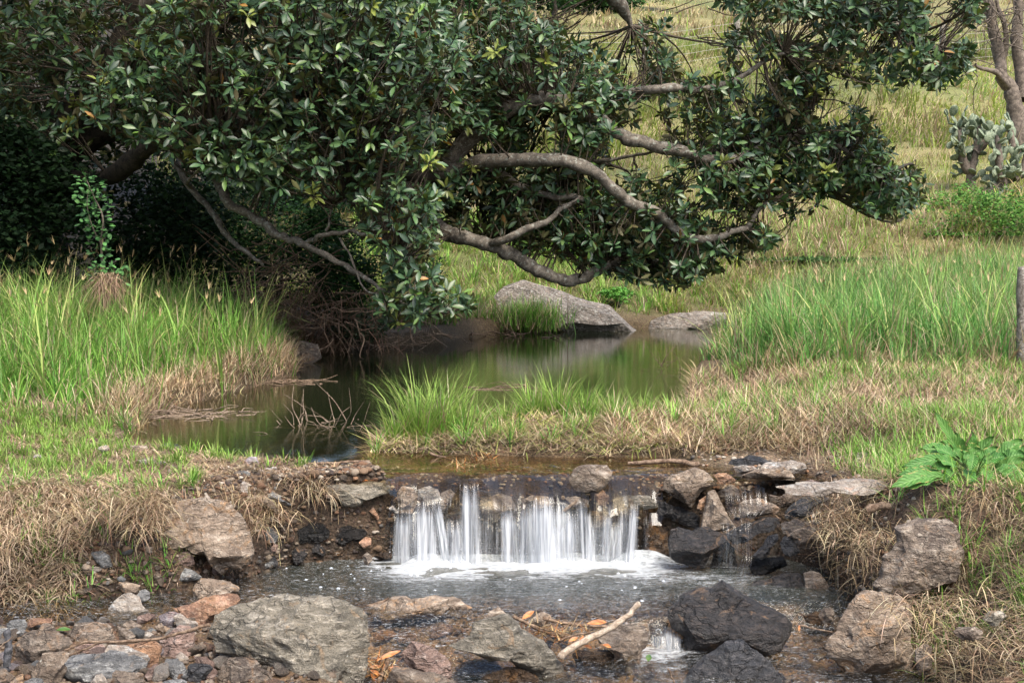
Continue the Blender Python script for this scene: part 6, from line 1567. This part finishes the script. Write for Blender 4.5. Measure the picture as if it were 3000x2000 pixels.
tag(obj('straw_bundle', blades_mesh('straw_bundle', P, R.uniform(.2, .42, n), R.uniform(.004, .007, n), R.uniform(0, 6.28, n), R.uniform(1.5, 2.9, n), R.uniform(0, .9, n), pick(R, n, [(.32, .22, .16), (.42, .31, .22), (.22, .15, .1)]), M['straw'], seg=4)),
    'bundle of flood-caught brown straw wrapped round the foot of the sapling', 'dead grass')

# ================================================================ brush pile and dead twigs
def twigs(name, cx, cy, D, n, spread, L, label, cat, seed, matk='twig', r=.008, up=.6, cz=0.0, group=None, zmin=None):
    R = np.random.default_rng(seed); c = dp(cx, cy, D)
    e = empty(name, (c[0], c[1], c[2]), label, cat, group)
    for k in range(n):
        a = c + R.normal(0, 1, 3) * np.array([spread[0], .15, spread[1]])
        d = norm2(R.normal(0, 1, 3) * np.array([1, .5, up])); l = R.uniform(.4, 1) * L
        q = a + d * l
        m_ = (a + q) / 2 + R.normal(0, .09 * l, 3)
        P = [a, (a + m_) / 2 + R.normal(0, .03 * l, 3), m_, q]
        if zmin is not None: P = [np.array([p[0], p[1], max(p[2], zmin)]) for p in P]
        rr_ = r * R.uniform(.5, 1.5)
        tube('twig', P, [rr_, rr_ * .9, rr_ * .7, rr_ * .35], M[matk], e, 5, 4)
    return e
twigs('brush_pile', 620, 630, 17.6, 60, (.34, .22), 1.1, 'tangled pile of dead brown branches on the far left shore under the fig', 'brush pile', 5, 'stick', .009)
twigs('brush_pile', 700, 740, 17.2, 80, (.42, .14), .7, 'low heap of dead sticks and roots at the waterline beside the tall grass', 'brush pile', 6, 'stick', .009, .5, zmin=0.01)
twigs('brush_pile', 880, 775, 18.0, 70, (.55, .05), .45, 'thin dead stems trailing into the water along the far left shore', 'brush pile', 7, 'twig', .007, .5, zmin=-.02)
twigs('brush_pile', 1170, 775, 19.8, 34, (.3, .03), .4, 'dead twigs in the water at the left foot of the great boulder', 'brush pile', 8, 'stick', .008, .5, zmin=-.02)
twigs('dead_reeds', 720, 985, 11.3, 42, (.17, .03), .38, 'cluster of thin dead twigs sticking out of the pool', 'dead stems', 9, 'twig', .0035, 1.3, zmin=-.02)
twigs('dead_reeds', 400, 950, 12.0, 90, (.30, .018), .30, 'raft of dead reeds floating at the left bank', 'dead stems', 10, 'twig', .005, .15, zmin=0.0)
twigs('dead_reeds', 660, 878, 14.4, 24, (.22, .006), .3, 'thin mat of floating brown stems off the tip of the left bank', 'dead stems', 11, 'stick', .006, .08, zmin=0.002)
twigs('dead_reeds', 700, 735, 16.9, 1, (.01, .01), .1, 'short dead stem on the far left shore', 'dead stems', 12, 'twig', .006, .3)
twigs('dead_reeds', 1150, 893, 13.9, 9, (.22, .003), .4, 'few thin sticks floating in mid-pool', 'dead stems', 13, 'stick', .005, .03, zmin=0.002)
twigs('dead_reeds', 1530, 850, 15.5, 22, (.15, .04), .28, 'leaning dead stems at the pool edge of the right grass', 'dead stems', 14, 'stick', .003, .8, zmin=-.02)
n = 1500; R = np.random.default_rng(91)
c = dp(690, 730, 17.5)
P = np.stack([R.normal(c[0], .5, n), R.normal(c[1], .25, n), R.uniform(.0, .75, n)], -1)
stuff('dead_grass', blades_mesh('dead_grass', P, R.uniform(.15, .45, n), R.uniform(.006, .011, n), R.uniform(0, 6.28, n), R.uniform(.8, 2.6, n), R.uniform(0, 1, n), pick(R, n, [(.22, .14, .10), (.30, .20, .14), (.15, .09, .06)]), M['straw'], seg=3), 'dead brown grass hanging in the brush on the far left shore', 'dead grass')
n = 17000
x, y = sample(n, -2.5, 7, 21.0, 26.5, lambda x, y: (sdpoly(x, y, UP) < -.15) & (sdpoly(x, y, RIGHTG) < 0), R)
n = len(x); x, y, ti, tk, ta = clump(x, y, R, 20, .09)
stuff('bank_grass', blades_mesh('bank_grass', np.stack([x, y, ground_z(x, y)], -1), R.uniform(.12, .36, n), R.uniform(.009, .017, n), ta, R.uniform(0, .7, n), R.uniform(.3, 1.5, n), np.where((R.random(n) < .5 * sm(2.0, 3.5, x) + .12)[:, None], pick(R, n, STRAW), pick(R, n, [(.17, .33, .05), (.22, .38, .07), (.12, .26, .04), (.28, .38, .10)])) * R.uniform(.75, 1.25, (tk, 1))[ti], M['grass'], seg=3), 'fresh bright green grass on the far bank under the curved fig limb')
n = 5200
u = R.uniform(830, 1290, n); D = R.uniform(19.3, 21.8, n) ; 
x = (u - 1176) / 3620 * D; y = D
k = sdpoly(x, y, UP) < 0.02; x, y = x[k], y[k]; n = len(x)
stuff('bank_grass', blades_mesh('bank_grass', np.stack([x, y, ground_z(x, y)], -1), R.uniform(.12, .38, n), R.uniform(.008, .014, n), R.normal(-1.2, 1.2, n), R.uniform(0, .8, n), R.uniform(.3, 1.6, n), np.where((R.random(n) < .45)[:, None], pick(R, n, STRAW), pick(R, n, GREEN)), M['grass'], seg=3), 'mixed green and dead grass round the great boulder on the far shore')
n = 1500; c = dp(1215, 730, 20.6)
P = np.stack([R.normal(c[0], .2, n), R.normal(c[1] + .05, .15, n), R.uniform(.0, .15, n)], -1)
tag(obj('grass_tuft', blades_mesh('grass_tuft', P, R.uniform(.2, .5, n), R.uniform(.007, .012, n), R.uniform(0, 6.28, n), R.uniform(0, .6, n), R.uniform(.3, 1.4, n), np.where((R.random(n) < .3)[:, None], pick(R, n, STRAW), pick(R, n, GREEN)), M['grass'], seg=4)), 'drooping grass tuft in front of the left half of the great boulder', 'grass tuft')

# ================================================================ sticks and single leaves near the viewer
def stick(tile, path, D, r, matk, label, dy=None, cat='stick', name='stick', wob=.003):
    P = pts(tile, path); m = len(P)
    Ds = [D] * m if not isinstance(D, (list, tuple)) else np.linspace(D[0], D[1], m)
    o = tube(name, [at(u, v, d) for (u, v), d in zip(P, Ds)], np.linspace(r[0], r[1], m), M[matk], None, 8, 6, wob, m)
    return tag(o, label, cat)
br = empty('fallen_branch', at(300, 1880, 6.56), 'long thin fallen branch with a fork lying across the left foreground rocks', 'branch')
for s_, r_ in (('2420,900 2130,975 1980,1020 1800,1060 1500,1085 1200,1095 950,1110 750,1190', (.0085, .0045)), ('1150,1108 1000,1170 900,1210 700,1290 500,1390 380,1490', (.0055, .0035))):
    P = pts('A0', s_); tube('stem' if r_[0] < .007 else 'main_stem', [at(u, v, 6.56) for u, v in P], np.linspace(r_[0], r_[1], len(P)), M['stick'], br, 8, 6, .003, 2)
stick('A0', '70,1430 90,1300 100,1150 90,1050 70,960', (6.55, 6.62), (.017, .015), 'burnt', 'charred dark stake leaning at the left edge of the foreground')
stick('A0', '-30,1180 40,1120 150,1040', 6.5, (.004, .003), 'twig', 'short pale twig crossing the charred stake')
stick('A3', '560,1260 680,1170 850,1080 1000,1000 1150,920 1260,850 1360,770 1450,660', (7.05, 7.2), (.017, .013), 'palestick', 'thick driftwood branch with a bleached upper end rising over the stream', wob=.006)
stick('A3', '20,805 200,890 330,960 500,1010 620,1060', 7.3, (.008, .011), 'stick', 'dark knotted stick lying left of the bleached driftwood branch')
stick('A3', '360,820 560,870 760,900 1000,920 1120,930', 7.45, (.009, .007), 'stick', 'horizontal dark stick behind the bleached driftwood branch')
stick('A3', '530,1090 650,1040 800,1000 900,985', 7.2, (.005, .004), 'stick', 'thin stick crossing under the bleached driftwood branch')
stick('A3', '430,950 620,840 780,980', 7.25, (.002, .0015), 'twig', 'bent straw stem among the driftwood twigs')
stick('A3', '880,950 910,805 1100,860', 7.3, (.002, .0015), 'twig', 'second bent straw stem by the orange leaf')
stick('A2', '200,715 330,680 450,640 545,590', 7.85, (.009, .006), 'stick', 'stick resting on the low tan ridge near the largest boulder')
stick('A2', '430,1568 480,1450 540,1290', (6.95, 7.0), (.012, .011), 'stick', 'short stout stick among orange leaves right of the largest boulder')
stick('A2', '380,1420 440,1330 500,1200', 7.0, (.004, .003), 'stick', 'thin dark stick above the short stout one')
stick('A3', '1790,1400 1830,1480 1870,1580', 6.9, (.004, .004), 'stick', 'thin rusty reed stem at the bottom edge in the foam')
stick('A4', '1740,905 1900,940 2110,985', 7.55, (.0045, .004), 'stick', 'thin grey stick between the pointed black and large tan boulders')
stick('B1', '1200,250 1400,235 1560,225 1900,218 2100,200 2290,205', 9.55, (.006, .010), 'stick', 'slender waterlogged stick floating left of the lip')
stick('B1', '1345,180 1420,185 1540,210', 9.75, (.007, .004), 'stick', 'short stub of wood poking from the lip pool')
stick('B2', '1010,100 1080,130 1200,160 1330,190', 9.85, (.009, .005), 'stick', 'small pinkish stick at the edge of the spit')
stick('B2', '1600,540 1680,550 1830,565', 8.9, (.003, .0015), 'burnt', 'thin black twig sticking out of the middle of the waterfall')
stick('B3', '1330,225 1500,215 1700,200 1900,195 2050,225 2150,235', 9.5, (.012, .018), 'stick', 'weathered flat log lying in the lip pool behind the big cracked boulder', cat='log', name='log')
stick('B3', '600,770 670,710 750,650', 8.86, (.010, .009), 'twig', 'yellowish stick caught on the lip of the waterfall')
stick('B5', '545,1150 640,1120 740,1100 810,1110', 7.9, (.022, .018), 'stick', 'cut end of a small log in the straw on the right bank', cat='log', name='log')
stick('B5', '1450,780 1580,560 1700,360 1780,200', 8.3, (.004, .003), 'stick', 'dry stalk leaning through the dock plant')
for i, (a, D) in enumerate([('2000,860 1960,700 1890,900', 8.0)]): pass
stick('S', '2460,1210 2370,1150 2290,1110 2250,1130', 12.5, (.006, .004), 'twig', 'pale curved dead stem lying in the dead grass mat')
stick('S', '1990,1220 2060,1200 2090,1180 2080,1140', 11.6, (.008, .005), 'stick', 'curved stick at the pool edge of the dead grass mat')

def flatleaf(tile, u, v, D, L, W, ang, matk, label, seed, tilt=.3):
    R = np.random.default_rng(seed)
    p = pts(tile, f'{u},{v}')[0]; c = at(p[0], p[1], D)
    d = np.array([[math.cos(ang), .3, math.sin(ang)]])
    V, CC, Q, T = big_leaf_arrays(np.zeros((1, 3)), d, np.array([[0, -tilt, 1.]]), np.array([L]), np.array([W]), np.array([[.5, .5, .5]]), R, .12, .18)
    V = V - V.mean(1, keepdims=True)
    o = obj('fallen_leaf', leaves_mesh('fallen_leaf', V, CC, Q, T, M[matk])); o.location = c
    return tag(o, label, 'leaf')
flatleaf('B1', 2050, 335, 9.08, .075, .045, .05, 'yellowleaf', 'left of two pale yellow leaves on the ledge beside the waterfall', 1, .8)
flatleaf('B1', 2210, 330, 9.04, .080, .045, -.15, 'yellowleaf', 'right of two pale yellow leaves on the ledge beside the waterfall', 2, .8)
flatleaf('B1', 2170, 385, 9.0, .07, .03, -.9, 'deadleaf', 'brown leaf under the two pale yellow leaves', 3)
flatleaf('B2', 340, 415, 8.98, .095, .028, .12, 'deadleaf', 'orange-brown leaf at the left edge of the waterfall lip', 4)
flatleaf('B1', 1800, 320, 9.2, .10, .02, -.5, 'deadleaf', 'curled brown leaf on the bank left of the yellow leaves', 5)
flatleaf('A3', 190, 780, 7.35, .075, .03, .6, 'deadleaf', 'upright orange leaf at the left end of the driftwood twigs', 6, .9)
flatleaf('A3', 990, 870, 7.3, .105, .032, .08, 'deadleaf', 'long rust-orange leaf behind the bleached driftwood branch', 7, .9)
flatleaf('A3', 710, 1060, 7.18, .05, .022, .4, 'deadleaf', 'small orange leaf in the crook of the driftwood', 8, .9)
flatleaf('A3', 800, 1070, 7.17, .05, .02, 1.2, 'deadleaf', 'small upright brown leaf in the crook of the driftwood', 9, .9)
flatleaf('A3', 880, 1150, 7.14, .045, .02, -.3, 'deadleaf', 'orange leaf below the bleached driftwood branch', 10, .9)
flatleaf('A3', 1100, 1140, 7.12, .05, .022, -.3, 'deadleaf', 'red-brown leaf on the hollowed orange-brown block', 11, .9)
flatleaf('A3', 1570, 1270, 7.1, .035, .03, 1.4, 'greenleaf', 'dark green leaf at the foot of the lower cascade', 12, .9)
flatleaf('A2', 560, 1240, 7.0, .12, .026, .4, 'deadleaf', 'long brown curled leaf leaning on the whitish-topped rock', 13, .9)
flatleaf('A2', 400, 1380, 6.98, .06, .02, .05, 'deadleaf', 'orange leaf in the litter right of the largest boulder', 14, .9)
flatleaf('A2', 400, 1450, 6.96, .06, .022, -.5, 'deadleaf', 'second orange leaf in the litter right of the largest boulder', 15, .9)
flatleaf('A2', 640, 1390, 6.96, .07, .014, -.1, 'deadleaf', 'thin rust-red leaf under the whitish-topped rock', 16, .9)
flatleaf('A2', 370, 1500, 6.95, .05, .02, -1., 'deadleaf', 'brown leaf at the bottom of the litter beside the largest boulder', 17, .9)
flatleaf('A0', 740, 950, 7.35, .07, .03, .05, 'greenleaf', 'yellow-green leaf floating behind the dark reddish block', 18, .5)
flatleaf('A4', 1730, 930, 7.5, .03, .012, 1.5, 'deadleaf', 'tiny red leaf at the right tip of the pointed black boulder', 19, .9)
def litter(tile, u, v, D, n, spread, label, seed):
    R = np.random.default_rng(seed); p = pts(tile, f'{u},{v}')[0]; c = at(p[0], p[1], D)
    P = c + R.normal(0, 1, (n, 3)) * np.array(spread)
    return tag(obj('leaf_litter', blades_mesh('leaf_litter', P, R.uniform(.03, .10, n), R.uniform(.003, .009, n), R.uniform(0, 6.28, n), R.uniform(.6, 2.0, n), R.uniform(0, .8, n), pick(R, n, [(.35, .16, .06), (.28, .2, .12), (.14, .08, .05), (.42, .3, .16)]), M['straw'], seg=3)), label, 'leaf litter', kind='stuff')
litter('A2', 420, 1420, 7.02, 260, (.04, .04, .035), 'brown leaf and twig litter between the largest boulder and the whitish-topped rock', 1)
litter('A3', 500, 1000, 7.3, 240, (.10, .05, .025), 'wet leaf and twig litter caught among the driftwood', 2)
litter('B2', 1380, 260, 9.45, 90, (.05, .03, .012), 'dark dead leaves snagged above the waterfall lip', 3)
litter('B2', 1620, 170, 9.7, 60, (.04, .03, .01), 'dark debris in the shallow water below the spit', 4)

# ================================================================ dock plant
R = np.random.default_rng(99)
c = at(2400 + 1750 / 3.92, 1200 + 820 / 3.92, 8.05); gz = float(ground_z(np.array([c[0]]), np.array([c[1]]))[0])
dock = empty('dock_plant', (c[0], c[1], gz), 'broad-leaved green dock plant with big crinkled leaves on the right bank', 'plant')
def dock_leaf(a, b, w, up, R, droop=.2):
    """crinkled leaf from a to b"""
    nu, nv = 7, 12
    a, b = np.array(a), np.array(b); L = np.linalg.norm(b - a); d = (b - a) / L
    s = norm2(np.cross(d, up)); nn = np.cross(s, d)
    T = np.linspace(0, 1, nv); S = np.linspace(-1, 1, nu); V = []
    for t in T:
        ww = w * (math.sin(math.pi * min(1, t * .93 + .07)) ** .55) * (.75 + .25 * math.sin(t * 3))
        for s1 in S:
            V.append(a + d * L * t + s * ww * .5 * s1 + nn * (abs(s1) * w * .16 + .10 * w * math.sin(t * 17 + s1 * 2) * abs(s1) - droop * L * (t * t - t * .7) * 1.6))
    o = obj('leaf', mesh('leaf', np.array(V) - a, grid_faces(nv, nu), M['dock'], uv=np.array([(s1, t, 0) for t in T for s1 in S])), dock); o.location = Vector(a) - dock.location
DL = [((1600, 560), (1345, 10), 120, 8.15), ((1500, 560), (960, 640), 130, 8.0), ((1480, 500), (1180, 430), 160, 8.1), ((1560, 540), (1300, 420), 150, 8.05), ((1400, 760), (830, 860), 170, 7.85), ((1380, 740), (900, 740), 150, 7.9), ((1350, 800), (980, 900), 140, 7.8),
      ((1650, 620), (1500, 400), 160, 8.15), ((1650, 640), (1560, 250), 150, 8.3), ((1700, 620), (1780, 260), 140, 8.3), ((1700, 640), (1640, 470), 160, 8.0), ((1560, 640), (1340, 560), 160, 7.95), ((1750, 640), (1980, 300), 150, 8.3), ((1850, 640), (2050, 420), 160, 8.2),
      ((1780, 520), (1740, 700), 110, 7.85), ((1900, 520), (1960, 620), 120, 7.9), ((2000, 620), (2330, 330), 170, 8.2), ((2050, 620), (2352, 480), 170, 8.1), ((2000, 700), (2352, 560), 150, 8.0), ((1900, 700), (1960, 830), 140, 7.85), ((2050, 700), (2352, 700), 150, 7.9), ((2100, 720), (2400, 800), 150, 7.8),
      ((1700, 700), (1740, 850), 150, 7.85), ((1500, 680), (1300, 640), 130, 7.9), ((1550, 720), (1400, 820), 140, 7.85), ((1650, 600), (1850, 440), 150, 8.05), ((1900, 600), (2150, 520), 150, 8.0), ((1650, 560), (1420, 350), 150, 8.25), ((2150, 640), (2420, 420), 160, 8.3), ((1850, 560), (1700, 380), 130, 8.25)]
for (a, b, w, D) in DL:
    pa = pts('B5', f'{a[0]},{a[1]}')[0]; pb = pts('B5', f'{b[0]},{b[1]}')[0]
    A_ = at(pa[0], pa[1], D); Bq = at(pb[0], pb[1], D - R.uniform(-.02, .12))
    dock_leaf(A_, Bq, w / 3.92 / F * D * 1.15, norm2(np.array([R.normal(0, .35), -.75, .9])), R, R.uniform(.1, .3))
    root = np.array([c[0] + R.normal(0, .03), c[1], gz]); tube('leaf_stalk', [root, (root + A_) / 2 + np.array([0, 0, .02]), A_], [.004, .0035, .003], M['grass_stem'], dock, 5, 3)

# ================================================================ prickly pears
R = np.random.default_rng(111)
U, Fc = ico(2)
padm = []
for k in range(4):
    W = U.copy(); W[:, 0] *= .36 * (1 - .22 * (W[:, 2] < 0) * -W[:, 2]); W[:, 1] *= .10; W[:, 2] = (W[:, 2] + 1) * .5
    padm.append(mesh('pad', W, Fc, M['cactus']))
def cactus(base, D, stems, label, nm):
    D = hitD(base[0] * S_, base[1] * S_, 21.5, 60)
    b = dp(*base, D); gz = float(ground_z(np.array([b[0]]), np.array([b[1]]))[0])
    e = empty('prickly_pear', (b[0], b[1], min(gz, b[2])), label, 'cactus')
    tips = []
    for l in stems:
        P = [dp(u, v, D + dd) for u, v, dd in l]
        tube('trunk', P, np.linspace(.085, .045, len(P)), M['bark'], e, 8, 5, .01)
        pp, _ = smooth_path(P, [1] * len(P), 5)
        tips += list(pp[len(pp) // 5:])
    cnt = 0
    def pad(p, d, s, depth):
        nonlocal cnt
        if cnt >= nm: return
        o = obj('pad', padm[R.integers(4)], e)
        z = Vector(d).normalized(); yv = Vector(R.normal(0, 1, 3)).cross(z).normalized(); xv = yv.cross(z)
        mt = Matrix((xv, yv, z)).transposed().to_4x4()
        o.matrix_local = Matrix.Translation(Vector(p) - e.location) @ mt @ Matrix.Diagonal((s, s, s, 1))
        cnt += 1
        if depth > 0:
            for _ in range(R.integers(1, 3)):
                d2 = norm2(np.array(d) + R.normal(0, .5, 3) + np.array([0, 0, .25]))
                pad(np.array(p) + np.array(d) * s * .88, d2, s * R.uniform(.8, 1.0), depth - 1)
    while cnt < nm:
        p = tips[R.integers(len(tips))]
        pad(p, norm2(R.normal(0, .8, 3) + np.array([0, -.1, .5])), R.uniform(.17, .25) * D / 30, R.integers(0, 3))
cactus((2232, 440), 30.0, [[(2232, 445, 0), (2230, 400, 0), (2240, 350, 0), (2245, 290, 0)], [(2232, 400, 0), (2212, 370, 0), (2205, 320, 0), (2200, 285, .1)], [(2240, 350, 0), (2265, 320, 0), (2262, 280, 0)]], 'left prickly pear with upright grey-green pads on the slope', 130)
cactus((2270, 450), 29.0, [[(2270, 460, 0), (2285, 435, 0), (2310, 415, .1), (2330, 370, .2), (2320, 300, .2)], [(2300, 420, 0), (2295, 370, 0), (2290, 310, 0)], [(2330, 410, .1), (2352, 390, .1), (2360, 330, .2)], [(2340, 440, 0), (2375, 420, 0), (2385, 350, 0)]], 'right prickly pear leaning over the green bush at the picture edge', 180)

# ================================================================ bare dead tree, right
b = dp(2352, 330, 31.5); gz = float(ground_z(np.array([b[0]]), np.array([b[1]]))[0])
dead = empty('dead_tree', (b[0], b[1], gz), 'bare grey dead tree with forking trunks at the upper right edge', 'tree')
R = np.random.default_rng(121)
def dlimb(name, l, r0, r1):
    P = D_(l); rad = np.linspace(r0, r1, len(P)); tube(name, P, rad, M['bark'], dead, 8, 5, .02, len(l)); return P
dlimb('trunk', [(2350, 420, 31.5), (2340, 290, 31.5), (2332, 240, 31.5), (2322, 205, 31.5), (2300, 175, 31.5), (2295, 120, 31.6), (2280, 60, 31.6), (2268, 0, 31.6), (2262, -60, 31.6)], .20, .08)
dlimb('limb', [(2332, 215, 31.5), (2310, 190, 31.4), (2285, 165, 31.2), (2255, 158, 31.0), (2240, 150, 30.9)], .075, .03)
dlimb('limb', [(2352, 230, 31.6), (2345, 160, 31.7), (2335, 90, 31.7), (2340, 20, 31.7), (2335, -60, 31.7)], .15, .08)
dlimb('limb', [(2300, 140, 31.6), (2312, 90, 31.6), (2306, 50, 31.6), (2290, 10, 31.6), (2285, -40, 31.6)], .07, .03)
for k in range(70):
    u, v = [(2245, 152), (2270, 60), (2262, 20), (2310, 60), (2300, 100), (2340, 60), (2285, 10), (2330, 30)][k % 8]
    a = dp(u + R.normal(0, 8), v + R.normal(0, 18), 31.3); L = R.uniform(.4, 1.1)
    d = norm2(R.normal(0, 1, 3) * np.array([1, .5, .9]) + np.array([0, 0, .3]))
    tube('twig', [a, a + d * L * .5 + R.normal(0, .06, 3), a + d * L + R.normal(0, .1, 3)], [.014, .009, .004], M['bark'], dead, 4, 4)

# ================================================================ fence on the hill, post in the grass
R = np.random.default_rng(131)
D0 = 50.0
fl = [(1200, 78), (1330, 88), (1640, 110), (1915, 150), (2352, 170), (2600, 185)]
b = dp(1915, 200, D0)
fe = empty('wire_fence', (b[0], b[1], b[2]), 'post and wire fence running across the hillside', 'fence')
posts = [1200, 1480, 1690, 1915, 2160, 2400]
def fz(u):
    y_ = D0
    p = dp(u, 300, y_); return p[0], y_, float(ground_z(np.array([p[0]]), np.array([y_]))[0])
for u in posts:
    x, y_, z = fz(u)
    tube('post', [np.array([x, y_, z - .2]), np.array([x + .01, y_, z + .7]), np.array([x, y_, z + 1.35])], [.10, .10, .095], M['post'], fe, 8, 2)
for h in (.25, .5, .75, 1.0, 1.22):
    P = []
    for a, b_ in zip(posts[:-1], posts[1:]):
        A_ = np.array(fz(a)); B_ = np.array(fz(b_))
        for t in (0, .5): P.append(A_ * (1 - t) + B_ * t + np.array([0, -.1, h - .03 * math.sin(t * math.pi)]))
    P.append(np.array(fz(posts[-1])) + np.array([0, -.1, h]))
    tube('wire', P, [.005] * len(P), M['wire'], fe, 4, 2)
x, y_, _ = dp(2345, 700, 13.0); z = float(ground_z(np.array([x]), np.array([y_]))[0])
pz = dp(2345, 617, 13.0)[2]
p_ = tube('wooden_post', [np.array([x + .03, y_, z - .1]), np.array([x + .02, y_, (z + pz) / 2]), np.array([x + .01, y_, pz - .02]), np.array([x + .01, y_, pz])], [.052, .05, .048, .040], M['post'], None, 12, 4, .004)
tag(p_, 'weathered grey wooden post in the tall grass at the right edge', 'post')
ringt = obj('ring', mesh('ring', np.stack([np.cos(np.arange(12) * math.pi / 6) * .04, np.sin(np.arange(12) * math.pi / 6) * .04, np.zeros(12)], -1), np.array([[0, i, i + 1] for i in range(1, 11)]), M['post']), p_)
ringt.name = 'post_top'; ringt.location = Vector((x + .01, y_, pz)) - p_.location
